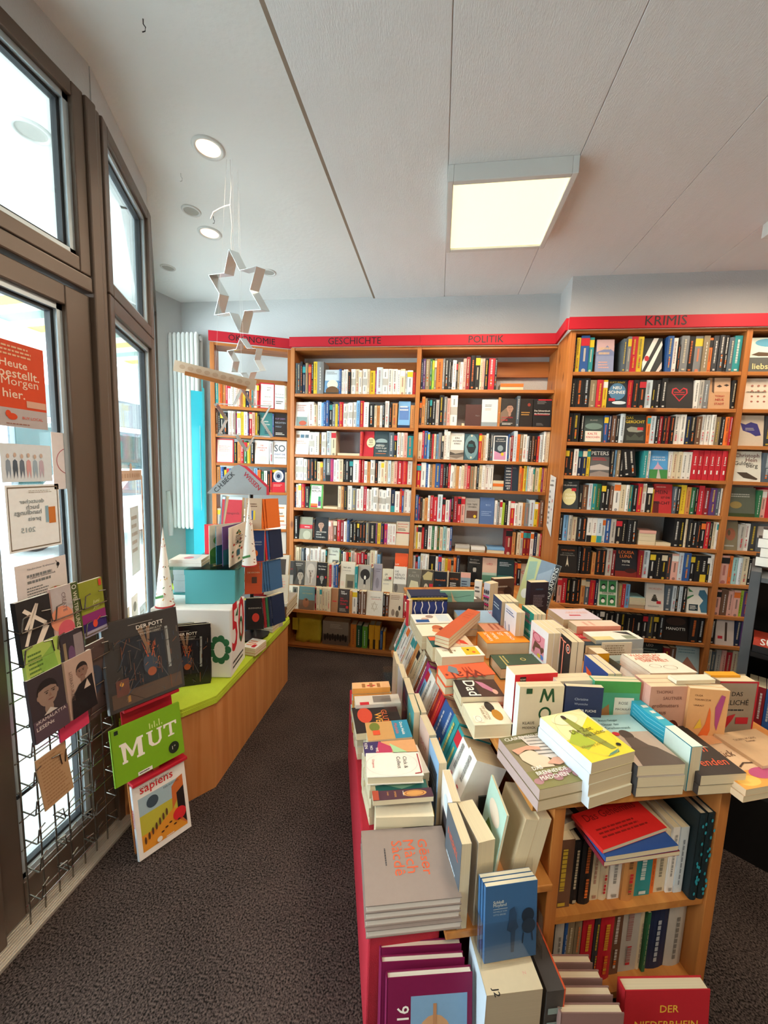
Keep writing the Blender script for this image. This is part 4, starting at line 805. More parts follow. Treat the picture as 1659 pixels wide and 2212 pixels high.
# white box with the big red 50
Ab, Bb, Db = Vector((-1.44, 1.703, .865)), Vector((-1.035, 1.772, .865)), Vector((-1.09, 1.985, .865))
M50, w5, d5, h5 = slab(Ab, Bb, Ab+(Db-Bb), .4925)
b = empty('display_box', M50, 'large white display box with a green wreath and a red 50 on the window counter', 'box')
bx('box_body', (0, 0, 0), (w5, d5, h5), 'white_plastic', b, bevel=.006)
q = MB()
gl = [('e', .86+.10*math.cos(a_*.7), .42+.16*math.sin(a_*.7), .045, .055, '#2c6a44') for a_ in range(9)]+[('e', .86, .42, .07, .12, 'w')]
art(q, (0, 0, 0), (1, 0, 0), (0, 0, 1), (0, -1, 0), w5, h5, gl, .0004)
art(q, (w5, 0, 0), (0, 1, 0), (0, 0, 1), (1, 0, 0), d5, h5, [('T', '50', .08, .34, .84, '#c0202c', 0, 1.9), ('ring', .68, .56, .12, .2, .4, '#2c6a44'), LN(.08, .22, 2, 'd'), ('p', [(.3, .85), (.5, .95), (.45, .82)], '#2c6a44')], .0006)
q.build('printing', b)
# turquoise box with a glass plate on top
M_, w_, d_, h_ = slab((-1.309, 1.797, 1.055), (-1.058, 1.859, 1.055), (-1.349, 1.987, 1.055), .8655)
b = empty('card_box', M_, 'turquoise cardboard box standing on the white display box', 'box'); bx('box_body', (0, 0, 0), (w_, d_, h_-.001), 'turquoise_card', b, bevel=.003)
bx('lid_edge', (-.001, -.0015, h_-.03), (w_+.001, d_+.001, h_-.001), 'turquoise_card', b)
M2 = M_.copy(); M2.translation = M_ @ Vector((-.10, -.01, h_))
bx('glass_shelf', (0, 0, 0), (.38, .34, .008), 'glass_green', None, M2, label='square glass plate resting on the turquoise box', category='shelf')
bx('side_post', (-.115, .02, 0), (-.10, .05, .188), 'wood_z', None, M_, label='slim wooden post beside the turquoise box', category='post')
# party-hat cones
def cone(p, h, r, label, seed):
    random.seed(seed); b = empty('paper_cone', p, label, 'decoration'); q = MB(); n = 28
    vs = [(r*math.cos(2*PI*k/n), r*math.sin(2*PI*k/n), 0) for k in range(n)]+[(0, 0, h)]
    q.mesh(vs, [(k, (k+1) % n, n) for k in range(n)]+[tuple(reversed(range(n)))], '#efe9df', 'print_matte')
    q.prism([(r*1.01*math.cos(2*PI*k/n), r*1.01*math.sin(2*PI*k/n)) for k in range(n)], 0, .008, '#b3282c')
    for i in range(46):
        a = random.uniform(0, 2*PI); t_ = random.uniform(.04, .86); rr = r*(1-t_)+.0006; z = h*t_
        c = random.choice(['#b5442e', '#3f6b3c', '#a8522f', '#5b2f28', '#d29a3c']); s = .006*(1-t_*.5)
        u_ = Vector((-math.sin(a), math.cos(a), 0)); v_ = Vector((-math.cos(a)*r, -math.sin(a)*r, h)).normalized(); o = Vector((rr*math.cos(a), rr*math.sin(a), z)); th = random.uniform(0, PI)
        x_ = u_*math.cos(th)+v_*math.sin(th); y_ = v_*math.cos(th)-u_*math.sin(th)
        q.poly([o-x_*s-y_*s*.4, o+x_*s-y_*s*.4, o+x_*s+y_*s*.4, o-x_*s+y_*s*.4], c)
    o = Vector((0, -r*.86, h*.13))
    for i in range(5): q.poly([o+Vector((-.016+i*.009+.006*math.cos(k), -.002-(.0003*i), .003*i+.007*math.sin(k))) for k in [2*PI*j/10 for j in range(10)]], '#3f7a3c')
    q.build('cone_sheet', b)
cone((-1.392, 1.752, .8655), .42, .046, 'tall white paper cone with coloured specks beside the window', 3)
cone((-1.012, 1.93, 1.0635+.0), .40, .04, 'second speckled paper cone, standing among the books on the glass plate', 4)
random.seed(11)
# board picture books fanned on the glass plate
def board(p, rz, w, h, t_, col, label, items, rx=0., name='picture_book', bart=None):
    M = T(*p) @ Rz(rz) @ Matrix.Rotation(rx, 4, 'X')
    book(name, M, w, t_, h, col, label, front=items, hard=True, st=0, spine=col, pages='w', bart=bart)
leaf = [('e', random.random()*.8+.1, random.random()*.85+.08, .05, .03, random.choice(['#3f6b3c', '#b5442e', '#d29a3c', '#2c5a34'])) for _ in range(16)]
zg = 1.0635
Sp = PZ(532, 1203, zg)
def fan(px, col, label, items, h=.215):
    E_ = PZ(px[0], px[1], zg); e1 = (Sp-E_); w = e1.length; e1.normalize()
    book('picture_book', basis(e1, Vector((-e1.y, e1.x, 0)), (0, 0, 1), E_+Vector((0, 0, .0005))), w, .004, h, col, label, front=items, pages='w')
fan((496, 1226), '#e2d5c2', 'cream board book page with leaf sprigs and small text, nearest of the fan', leaf+[LN(.5, .75, 6, 'd', .3, .8), ('r', .38, .2, .55, .36, '#3a6a7a')])
fan((482, 1223), '#5b3a6a', 'board book page with a purple and teal painting inside the fan', [('r', 0, 0, 1, .4, '#1f5560'), ('e', .5, .7, .3, .2, '#b3282c')])
fan((468, 1221), '#1f6170', 'board book page in deep teal inside the fan', [('r', 0, .5, 1, 1, '#d9d0c0'), ('e', .5, .25, .3, .12, '#2c8a6a')])
fan((453, 1219), '#dcd6c0', 'leafy green board book page at the far left of the fan', leaf+[('r', 0, 0, .5, .3, '#3f7a3c'), ('e', .2, .3, .2, .14, '#4f8a3c'), ('e', .25, .6, .16, .12, '#6f9a4c')])
pile([(-1.40, 1.80, 1.10), (-1.24, 1.84, 1.10), (-1.43, 1.93, 1.10)], 1.10, zg, 2, 'F', 'w', 'white paperback lying on the glass plate, tilted edge to the window', [('r', .1, .2, .9, .6, 'x'), ('e', .4, .5, .2, .15, '#d98a94')])
pile([(-1.62, 2.12, .99), (-1.42, 2.17, .99), (-1.66, 2.27, .99)], .99, .8, 5, 'F', 'w', 'pale book on the pile in the window below the radiator', [LN(.2, .8, 4, 'b')], lower='x', lowlab='{} pale book from below in the pile in the window below the radiator')
pile([(-1.64, 2.10, .8), (-1.40, 2.17, .8), (-1.70, 2.30, .8)], .799, .5005, 1, 'F', '#4fa3a8', 'turquoise storage box carrying the pale books in the window', name='storage_box', cat='box')
stand([(-1.60, 2.42, 1.19), (-1.49, 2.46, 1.19), (-1.61, 2.45, 1.19)], 1.19, .98, 'r', 'red and white book standing before the turquoise wall in the window', [('r', .5, 0, 1, 1, 'w')], hard=True, name='hardcover_book')
pile([(-1.62, 2.40, .98), (-1.44, 2.46, .98), (-1.66, 2.55, .98)], .979, .5005, 1, 'F', '#3d8f95', 'teal pedestal box under the red and white book', name='storage_box', cat='box')
# radiator
b = empty('radiator', T(-2.50, 3.24, 0), 'tall white column radiator hanging on the wall by the window', 'radiator')
for i in range(8):
    q = MB(); x = .02+i*.042
    q.tube([(x, 0, 1.0), (x, -.002, 1.02), (x, -.002, 2.74), (x, 0, 2.76)], [.012, .0185, .0185, .012], 'w', 'white_enamel', 10); q.tube([(x, .06, 1.0), (x, .06, 2.76)], .0165, 'w', 'white_enamel', 8)
    q.build('column', b, smooth=True)
for z in (1.03, 2.72): 
    q = MB(); q.tube([(0, .03, z), (.335, .03, z)], .022, 'w', 'white_enamel', 10); q.build('header_pipe', b, smooth=True)
q = MB(); q.tube([(-.02, -.01, 2.74), (.02, -.01, 2.74)], .02, 'w', 'black_metal', 10); q.build('vent_plug', b)
q = MB(); q.tube([(.03, -.03, .93), (.03, -.03, 1.06), (.03, -.05, 1.35)], [.025, .032, .02], 'w', 'white_enamel', 10); q.build('thermostat_valve', b, smooth=True)
# turquoise folded panel with a hanging leaflet
b = empty('folded_panel', (0, 0, 0), 'tall turquoise folding panel with a leaflet beside the ÖKONOMIE bookcase', 'panel')
q = MB(); pf = [(-2.10, 3.02), (-2.03, 3.08), (-1.935, 2.93), (-1.925, 2.94), (-2.025, 3.10), (-2.11, 3.035)]
q.prism(pf, .5, 2.22, 'w', 'turquoise_paint'); q.build('panel_sheet', b)
q = MB(); q.prism([(-2.03, 3.07), (-1.935, 2.922), (-1.93, 2.927), (-2.025, 3.075)], 2.22, 2.32, 'w', 'turquoise_paint'); q.build('panel_flap', b)
pm = wallM(-2.02, 3.045, -1.945, 2.925)
q = MB(); q.box((0, -.012, 1.22), (.13, -.0105, 1.92), 'w', 'paper_white', pm)
art(q, (pm @ Vector((0, -.0125, 1.22))), (pm.to_3x3() @ Vector((1, 0, 0))), (0, 0, 1), (pm.to_3x3() @ Vector((0, -1, 0))), .13, .7, [('l', [(.3, .65), (.5, .5), (.35, .3), (.5, .12)], .006, '#3d4a7a'), ('T', 'IN HAUPT', .1, .9, .8, '#8a7c94'), LN(.2, .45, 6, 'g', .35, .9)], .0005)
q.build('leaflet', b)
# ================================================================ corner rack of small paperbacks under the grey gable sign
b = empty('booklet_rack', (0, 0, 0), 'wire booklet tower with a grey gable sign lettered C.H.BECK WISSEN', 'rack')
bp = T(-1.19, 2.26, 0)
q = MB(); q.tube([(-1.19, 2.30, .493), (-1.19, 2.30, 1.45)], .012, 'w', 'black_metal', 8); q.build('pole', b)
q = MB(); q.prism([(-1.19+.12*math.cos(a_), 2.28+.12*math.sin(a_)) for a_ in [2*PI*k/16 for k in range(16)]], .493, .505, 'w', 'black_metal'); q.build('foot', b)
for z in (.62, .84, 1.03, 1.24):
    q = MB(); q.tube([(-1.33, 2.22, z), (-1.2, 2.15, z), (-1.04, 2.20, z)], .003, 'w', 'black_metal'); q.tube([(-1.33, 2.22, z+.08), (-1.2, 2.145, z+.05), (-1.04, 2.20, z+.09)], .003, 'w', 'black_metal'); q.build('wire_shelf', b)
q = MB()
sg = [(-.215, 0), (-.04, .175), (.0, .185), (.03, .175), (.165, .05), (.165, 0)]
SM = basis((.985, .17, 0), (0, 0, 1), (.17, -.985, 0), (-1.215, 2.215, 1.432))
q.prism([(x*.98, y) for x, y in sg], -.012, 0, '#8d8f90', 'print_matte', SM)
q.prism([(-.02, .187), (.035, .175), (.172, .052), (.172, 0), (.158, 0), (.158, .048), (.025, .165)], -.013, .0008, '#b3182a', 'print_matte', SM)
s2 = .70710678
def ontext(q, s, p, ang, size, c):
    vs, fs, tw, th = text2d(s, .012); k_ = size/tw; ca, sa = math.cos(ang), math.sin(ang)
    q.mesh([SM @ Vector((p[0]+(x*ca-y*sa)*k_, p[1]+(x*sa+y*ca)*k_, .0015)) for x, y in vs], fs, c)
ontext(q, 'C.H.BECK', (-.150, .004), .785, .165, '#2a2a2c'); ontext(q, 'WISSEN', (.012, .122), -.785, .135, '#a3182a')
q.build('gable_sign', b)
def rb(x, y, z, rz, w, h, t_, col, label, items=None, lean=-.12):
    book('paperback_book', T(x, y, z) @ Rz(rz) @ Matrix.Rotation(lean, 4, 'X'), w, t_, h, col, label, front=items, st=2)
rb(-1.335, 2.165, 1.235, -.75, .08, .19, .02, 'i', 'slate booklet turned away on the top left of the booklet tower')
rb(-1.290, 2.115, 1.235, .05, .125, .185, .03, 'r', 'red booklet lettered Propaganda on the top tier of the tower', [('r', 0, .92, 1, 1, 'x'), ('t', 'propaganda', .12, .42, .76, '#6a1418'), ('e', .2, .6, .04, .04, 'w')])
rb(-1.130, 2.100, 1.235, .25, .095, .185, .03, '#b59a80', 'tan booklet with a blue and yellow flag on the top tier', [('r', .4, .3, .55, .6, 'b'), ('r', .5, .3, .62, .6, 'y'), LN(.7, .85, 2, 'u')])
for i in range(3): rb(-1.036+.012*i, 2.135+.012*i, 1.235, 1.15, .10, .18, .009, 'o', f'{ORD[i+1]} of three orange booklets edge-on at the top right of the tower')
rb(-1.115, 2.105, 1.04, .3, .095, .185, .022, '#24407a', 'blue booklet with an orange figure on the second tier', [('t', 'ALEXANDER', .15, .6, .7, 'x'), ('t', 'VON HUMBOLDT', .15, .52, .7, 'x'), ('e', .5, .25, .12, .1, 'o')])
for i, c in enumerate('erbn'): rb(-1.030+.010*i, 2.140+.012*i, 1.04, 1.15, .10, .18, .008, c, f'{CN[c]} booklet edge-on at the right of the second tier')
rb(-1.125, 2.085, .84, .35, .10, .19, .02, '#c8522c', 'orange booklet with a dark square on the third tier', [('t', 'DIE KIRCHEN', .15, .66, .7, 'c'), ('r', .4, .34, .7, .54, '#5a3a30')])
for i in range(4): rb(-1.030+.011*i, 2.125+.013*i, .845, 1.15, .10, .185, .009, '#3a628c', f'{ORD[i+1]} of four blue booklets edge-on on the third tier')
rb(-1.110, 2.065, .625, .35, .105, .19, .02, '#1d1a1c', 'black booklet with a red sun on the lowest tier', [('e', .55, .38, .2, .14, '#c63a2a'), ('t', 'BUDDHISMUS', .15, .66, .7, 's')])
for i, c in enumerate('zenn'): rb(-1.005+.012*i, 2.105+.014*i, .63, 1.15, .10, .185, .009, c, f'{ORD[i+1]} {CN[c]} booklet edge-on on the lowest tier')
for i in range(3): rb(-1.155+.012*i, 2.03+.03*i, .60, 1.3, .10, .185, .01, '#5b94c4', f'{ORD[i+1]} of three light blue booklets beside the black one on the lowest tier')
# books lying on the felt behind the white box
def fl(x, y, rz, w, h, z0, n, t_, cols, label, items=None, name='paperback_book'):
    for i in range(n):
        c = cols[min(i, len(cols)-1)]
        M = T(x, y, z0+t_*(i+1)) @ Rz(rz) @ basis((1, 0, 0), (0, 0, -1), (0, 1, 0), (0, 0, 0))
        book(name, M, w, t_-.0008, h, c, label if i == n-1 else f'{ORD[i+1]} book from below under the {label}', front=items if i == n-1 else None)
fl(-1.115, 2.02, -.1, .095, .12, .493, 3, .016, ['r', 'r', 'w'], 'small cream and red paperback pile beside the white display box', [LN(.2, .8, 3, 'o'), ('r', .6, .1, .85, .4, 'r')])
fl(-1.22, 2.34, -.05, .16, .12, .493, 3, .02, ['r', 'k', '#d9cdae'], 'cream paperback with orange lettering lying behind the small pile', [('T', 'MACHT', .35, .1, .5, 'o', 1), ('T', 'DIE', .6, .7, .2, 'o')])
fl(-1.25, 2.50, .2, .16, .13, .493, 4, .022, ['n', 'k', 'n'], 'dark blue book with a planet lying behind the booklet tower', [('e', .6, .5, .3, .3, '#3c5a94')])
stand([(-1.085, 2.36, .735), (-1.04, 2.46, .735), (-1.12, 2.375, .735)], .735, .493, '#b9ad9c', 'thick grey book lettered NOTES standing at the end of the counter', [('T', 'NOTES', .5, .9, .5, 'd', 1)], depth=.035, spine='#c9bfae', name='hardcover_book')
stand([(-1.30, 2.70, .93), (-1.12, 2.72, .93), (-1.31, 2.78, .93)], .93, .62, '#d8d0c2', 'large cream picture book standing at the back of the counter', [('r', .12, .35, .88, .9, '#4a443e'), ('ring', .5, .62, .16, .14, .3, 's')], depth=.05, lean=.2, name='hardcover_book')
stand([(-1.19, 2.62, .80), (-1.08, 2.64, .80), (-1.2, 2.66, .80)], .80, .60, '#cfc6b4', 'cream book leaning in front of the large cream picture book', [LN(.5, .9, 4, 'p'), ('r', .1, .1, .5, .35, 's')], depth=.03, lean=.2)
pile([(-1.32, 2.58, .60), (-1.07, 2.60, .60), (-1.32, 2.85, .60)], .60, .493, 5, 'F', 's', 'grey paperback on the low pile at the back of the counter', lower='u', lowlab='{} book from below in the low pile at the back of the counter')
stand([(-1.40, 2.70, 1.05), (-1.29, 2.72, 1.05), (-1.4, 2.8, 1.05)], 1.05, .60, '#a01c28', 'dark red standing board behind the counter end', None, depth=.01, name='display_board', cat='board')
# ================================================================ easel with the big books beside the door
e_ = Vector((.104, .176, 0)).normalized(); n_ = Vector((e_.y, -e_.x, 0)); LA = math.radians(12)
EM = basis(e_, -(n_*math.cos(LA))-Vector((0, 0, math.sin(LA)))*1.0, (-n_*math.sin(LA))+Vector((0, 0, math.cos(LA))), (-1.13, 1.228, .004))
b = empty('book_easel', EM, 'wooden easel with red shelf boards beside the door', 'easel')
bx('back_board', (.005, .03, .30), (.20, .042, .96), 'red_paint', b); bx('back_board', (.0, .030, .012), (.205, .042, .30), 'wood_z', b)
for z in (.298, .60): bx('ledge', (-.0, -.03, z), (.215, .032, z+.014), 'red_paint', b, bevel=.003)
q = MB(); q.prism([(.02, .0), (.27, .0), (.04, .42)], -.01, .01, 'w', 'wood_y', EM.inverted() @ basis((-n_.x, -n_.y, 0), (0, 0, 1), (e_.x, e_.y, 0), (-1.13+e_.x*.1, 1.228+e_.y*.1, 0)) @ T(.03, .0, 0)); q.build('rear_foot', b)
sap = [('r', 0, 0, 1, 1, '#e9e3da'), ('r', .08, .08, .93, .8, '#9fb6bd'), ('r', .08, .08, .93, .56, '#b9b03a'), ('p', [(.08, .08), (.08, .3), (.4, .3), (.7, .42), (.93, .3), (.93, .08)], '#d98f2c'), ('p', [(.68, .4), (.7, .72), (.82, .8), (.93, .82), (.93, .1), (.8, .2), (.78, .5)], '#c4662e'), ('p', [(.78, .3), (.78, .6), (.93, .66), (.93, .12)], '#241c1a'),
  ('e', .33, .68, .11, .08, '#3c4c58'), ('T', 'sapiens', .13, .82, .62, '#c8282c'), ('t', 'YUVAL NOAH HARARI', .12, .92, .56, 'd'), ('t', 'DER AUFSTIEG', .55, .76, .3, 'd'), ('e', .8, .3, .13, .09, '#d0282c')]+[('e', .14+.07*i, .22+.035*i, .02, .05, '#5b3a26') for i in range(7)]+[('e', .45+.08*i, .2+.03*(i % 3), .03, .012, '#4a2c1c') for i in range(5)]+[('e', .38, .13, .05, .035, '#e4dccb'), LN(.09, .12, 1, 'w', .5, .7)]
book('picture_book', EM @ T(0, -.012, .0), .205, .02, .297, '#e9e3da', 'white comic book lettered sapiens standing at the foot of the easel', front=sap, spine='#d5dce4', hard=True, pages='w', spart=[('T', 'sapiens', .2, .7, .25, '#c8282c', 1), LN(.1, .4, 1, 'b', .3, .7)])
mut_m = [(0, 0), (.10, 0), (.10, .10), (.075, .12), (.085, .75), (.17, .2), (.2, .2), (.30, .72), (.30, .12), (.27, .1), (.27, 0), (.42, 0), (.42, .1), (.39, .12), (.39, .88), (.42, .9), (.42, 1), (.3, 1), (.195, .45), (.09, 1), (-.03, 1), (-.03, .9), (.0, .88), (.025, .12), (0, .1)]
def glyph(q_, pts, x, y, w, h): return ('p', [(x+px_*w, y+py_*h) for px_, py_ in pts], '#efe8da')
U = [(.02, 1), (.22, 1), (.22, .92), (.18, .9), (.18, .3), (.24, .14), (.34, .14), (.4, .3), (.4, .9), (.35, .92), (.35, 1), (.52, 1), (.52, .92), (.48, .9), (.48, .26), (.4, .05), (.28, 0), (.16, .04), (.07, .24), (.07, .9), (.02, .92)]
Tt = [(.0, 1), (.5, 1), (.5, .72), (.45, .72), (.42, .88), (.31, .88), (.31, .12), (.38, .1), (.38, 0), (.14, 0), (.14, .1), (.21, .12), (.21, .88), (.09, .88), (.05, .72), (0, .72)]
mm = [glyph(0, mut_m, .12, .34, .72, .36), glyph(0, U, .46, .40, .46, .30), glyph(0, Tt, .72, .44, .4, .26)]
mut = mm+[('r', .52+.035*i, .74, .535+.035*i, .76+.1*abs(math.sin(i*1.7+1)), '#cfe08a') for i in range(6)]+[('e', .84, .2, .08, .11, '#1f2a1c'), ('t', '1°', .815, .17, .05, 'w'), ('r', .05, .9, .1, .97, '#1f2a1c'), ('r', .3, .015, .5, .08, 'w'), LN(.03, .07, 1, 'k', .32, .48)]
book('hardcover_book', EM @ T(-.055, -.030, .335), .262, .012, .222, '#78a818', 'wide lime green book lettered MUT on the easel', front=mut, hard=True, pages='w')
pott = [('r', .04, .04, .96, .96, '#3a332e'), ('r', .2, .2, .78, .78, '#232227'), ('p', [(.43, .86), (.52, .62), (.56, .3), (.6, .3), (.57, .62), (.6, .86), (.55, .86), (.545, .66), (.5, .86)], '#8a6a50'), ('e', .56, .42, .1, .12, '#3c4450'), ('e', .57, .32, .06, .05, '#a4532c'), ('p', [(.47, .7), (.55, .5), (.53, .5)], '#c8542c'), ('p', [(.66, .7), (.58, .5), (.6, .5)], '#c8542c'),
  ('r', .8, .3, .84, .8, '#9a9a94'), ('l', [(.2, .2), (.45, .5)], .003, '#4d4a48'), ('l', [(.78, .2), (.62, .5)], .003, '#4d4a48'), ('l', [(.2, .78), (.45, .6)], .003, '#55483e'), ('r', .04, .04, .96, .2, '#5b4636'), ('r', .1, .16, .26, .34, '#6d4438'), ('e', .17, .29, .025, .025, '#d99a3c'), ('r', .22, .07, .26, .14, '#a87838'), *clutter(70, ['#4a423c', '#5c5048', '#6f5b4a', '#1a1a1e', '#7c4a30', '#3a4450'], .05, .05, .95, .78, 4), *clutter(14, ['#b05a30', '#c8743c'], .44, .34, .66, .7, 5, .08), ('T', 'DER POTT', .4, .86, .36, '#e6ddd0'), ('t', 'INDUSTRIEKULTUR', .42, .82, .32, '#b9aea0'), ('t', 'IM RUHRGEBIET', .44, .785, .28, '#b9aea0'), ('l', [(.3, .93), (.62, .93)], .0015, '#b9aea0')]
book('picture_book', EM @ T(-.047, -.036, .618), .285, .026, .358, '#3a332e', 'large dark photo book lettered DER POTT on top of the easel', front=pott, spine='#6b7480', hard=True, pages='#c8b8a0', mat='print_gloss')
random.seed(5)
pB_ = PZ(453, 1352, .80); pA_ = pB_-Vector((.235, .12, 0)).normalized()*.25; pA = [pA_, pB_, pA_+Vector((-.12, .235, 0))*.2]
stand(pA, .80, .493, '#1d191b', 'second dark photo book lettered DER POTT standing on the counter behind the easel', [i_ for i_ in pott if i_[0] != 'r' or i_[1] > .1], 'picture_book', 2, .045, .12, hard=True, mat='print_gloss')
# ================================================================ wire magazine rack hung on the door
b = empty('magazine_rack', (-1.315, 0, 0), 'chrome wire magazine rack hanging on the glass door', 'rack')
ys = [.965+.0515*i for i in range(7)]
for i, y in enumerate(ys):
    q = MB(); q.tube([(0, y, .02), (0, y, 1.12)], .003, 'w', 'chrome_wire'); q.build('upright_wire', b)
for j in range(10):
    z = .10+.105*j
    q = MB(); q.tube([(0, .955, z), (0, 1.29, z)], .0024, 'w', 'chrome_wire'); q.build('cross_wire', b)
    for y0 in (.968, 1.075, 1.182):
        q = MB(); q.tube([(0, y0, z+.03), (.045, y0, z+.022), (.05, y0, z+.028), (.05, y0+.006, z+.07), (.045, y0+.03, z+.072)], .0024, 'w', 'chrome_wire'); q.tube([(0, y0+.095, z+.03), (.045, y0+.095, z+.022), (.05, y0+.095, z+.028), (.05, y0+.089, z+.07), (.045, y0+.065, z+.072)], .0024, 'w', 'chrome_wire'); q.tube([(.048, y0, z+.024), (.048, y0+.095, z+.024)], .0024, 'w', 'chrome_wire'); q.build('pocket_hook', b)
q = MB(); q.box((-.004, .955, .50), (0, 1.29, .512), 'w', 'black_metal'); q.build('support_bar', b)
def mag(y, z, w, h, t_, col, label, items, lean=.08, curl=0, dx=0, name='magazine', spine=None):
    M = basis((0, 1, 0), (-1, 0, 0), (0, 0, 1), (-1.268+dx, y, z)) @ Matrix.Rotation(-lean, 4, 'X')
    book(name, M, w, t_, h, col, label, front=items, st=0, spine=spine or col, pages='w')
mag(.968, .955, .105, .21, .018, '#2a2626', 'black magazine with a large white zigzag monogram', [('l', [(.2, .85), (.8, .55), (.3, .1)], .012, '#e6d8c8'), ('l', [(.2, .55), (.6, .9), (.15, .3)], .010, '#e6d8c8'), ('l', [(.3, .05), (.85, .5)], .008, '#e6d8c8')], spine='k')
mag(1.078, .95, .072, .225, .012, '#c9a49a', 'pink and grey programme with overlapping circles', [('r', 0, .6, 1, 1, '#b9aeac'), ('e', .4, .5, .55, .2, '#dd8f70'), ('e', .55, .3, .42, .16, '#cf5a66'), ('T', 'CREATE', .5, .9, .3, '#7a6a6a', 1)])
mag(1.148, .95, .028, .225, .01, '#4a5628', 'narrow olive leaflet lettered in white', [('ring', .5, .93, .3, .035, .3, 'w'), ('T', 'WELTERKUNDUNG', .25, .86, .8, '#cfc9b0', 1, 1)])
mag(1.178, .955, .098, .21, .012, '#8c8f2c', 'olive booklet lettered Juni Juli above a dance photo', [('r', 0, 0, 1, .42, '#3a2a6a'), ('r', 0, .25, 1, .42, '#8a2a6a'), ('r', 0, 0, 1, .1, '#9a94a4'), ('e', .5, .2, .1, .07, '#d9482c'), ('l', [(.5, .22), (.75, .3)], .003, '#d9482c'), ('i', 'Juni', .48, .55, .3, '#dcd9a0'), ('i', 'Juli', .48, .46, .28, '#dcd9a0'), ('r', .82, .86, .94, .98, '#c8402c')])
mag(.97, .80, .11, .215, .014, '#a9c05a', 'light green programme with pale leaf shapes', [('p', [(.3, .7), (.8, .9), (.95, .4), (.6, .3)], '#86ae4a'), ('e', .3, .35, .2, .12, '#c9d488'), LN(.5, .9, 6, '#5b7a34', .08, .5)], dx=.016)
mag(1.085, .84, .085, .17, .01, '#3a3238', 'small dark leaflet with a crowd photo', [('r', .55, 0, .95, .9, '#8d7f80'), ('r', .08, 0, .2, .8, 'h'), ('e', .4, .5, .15, .2, '#6a4a6a')], dx=.014)
mag(.962, .70, .113, .215, .012, '#3c3236', 'dark magazine with a man’s face lettered KAMALATTA LESEN', [*face(.5, .66, .28, .53, '#94796a', '#241f20', '#3a2c28', 0, .2), ('r', 0, 0, 1, .34, '#54424c'), ('T', '»KAMALATTA', .06, .28, .88, '#d8ccc4'), ('T', 'LESEN«', .06, .18, .5, '#d8ccc4'), ('p', [(.3, .36), (.5, .44), (.7, .36)], '#c8beb4')], dx=.03)
mag(1.082, .70, .105, .215, .010, '#b79a8a', 'sepia magazine with a leaning man in a dark suit', [*face(.58, .72, .2, .49, '#8a6a5c', '#2c2424', '#3a2a26', 0, -.2), ('p', [(.05, 0), (.1, .35), (.4, .52), (.9, .6), (.98, 0)], '#1f1a1c'), ('p', [(.55, .4), (.7, .55), (.8, .4)], '#c9b3a4'), ('t', 'LITERATURZEIT', .1, .8, .5, '#6a544c', 1)], dx=.03)
mag(1.06, .63, .11, .13, .006, '#c02a70', 'magenta leaflet behind the two portrait magazines', [('r', 0, 0, 1, .4, '#d33a5c')], dx=.008)
mag(1.168, .62, .10, .30, .008, '#55443f', 'brown photo leaflet at the back of the lower rack', [('e', .5, .5, .35, .2, '#3a4150')], dx=-.01, lean=0)
mag(.985, .44, .10, .18, .004, '#b08c68', 'brown paper sheet hanging crooked in the lower rack', [('lines', .1, .05, .9, .95, 14, '#9a7450')], lean=.15, dx=.02, name='paper_sheet')
# ================================================================ posters and notes on the glass
def poster(name, M, w, h, col, label, items, mat='print_matte', cat='poster', rev=()):
    q = MB(); q.box((0, 0, 0), (w, .0012, h), col, mat); art(q, (0, 0, 0), (1, 0, 0), (0, 0, 1), (0, -1, 0), w, h, items, .0003, mat)
    for s_, x, y, wf, c in rev:
        vs, fs, tw, th = text2d(s_, .01); k_ = wf*w/tw
        q.mesh([((x+wf)*w-a_*k_, -.0018, y*h+b_*k_) for a_, b_ in vs], [tuple(reversed(f_)) for f_ in fs], c, mat)
    return q.build(name, None, M, label=label, category=cat)
GM = lambda y, z, tilt=0: basis((0, 1, 0), (-1, 0, 0), (0, 0, 1), (-1.377, y, z)) @ Matrix.Rotation(tilt, 4, 'Y')
poster('window_poster', GM(1.02, 1.715), .165, .27, '#d9481c', 'orange poster lettered Heute bestellt. Morgen hier. on the door glass', [('r', 0, 0, 1, .22, '#b9aeac'), ('T', 'Heute', .16, .70, .5, '#f0d2b8'), ('T', 'bestellt.', .14, .58, .74, '#f0d2b8'), ('T', 'Morgen', .17, .46, .68, '#f0d2b8'), ('T', 'hier.', .18, .34, .4, '#f0d2b8'), LN(.82, .96, 3, '#eab48c', .05, .95), ('r', .6, .25, .98, .33, '#d9a890'), ('e', .32, .12, .09, .04, '#d9481c'), ('e', .25, .15, .05, .04, '#d9481c'), ('t', 'BUY LOCAL', .5, .1, .4, '#d9481c'), LN(.02, .05, 1, '#9a6a5c', .2, .8)])
pr_ = poster('framed_notice', GM(1.035, 1.30), .175, .225, '#f3f6f7', 'white framed notice with an orange open book, its print reversed, on the door glass', [('r', .03, .03, .97, .05, '#7a6a58'), ('r', .03, .95, .97, .97, '#7a6a58'), ('r', .03, .03, .045, .97, '#7a6a58'), ('r', .955, .03, .97, .97, '#7a6a58'), ('r', .7, .4, .76, .66, '#8fb0c0'), ('r', .76, .38, .9, .64, '#cf7a34'), LN(.87, .92, 2, 's', .4, .9)], rev=[('deutscher', .22, .72, .46, '#8a9498'), ('buch', .34, .63, .24, '#8a9498'), ('handlungs', .12, .53, .5, '#8a9498'), ('preis', .36, .43, .24, '#8a9498'), ('2015', .22, .28, .26, '#9aa8ac')])
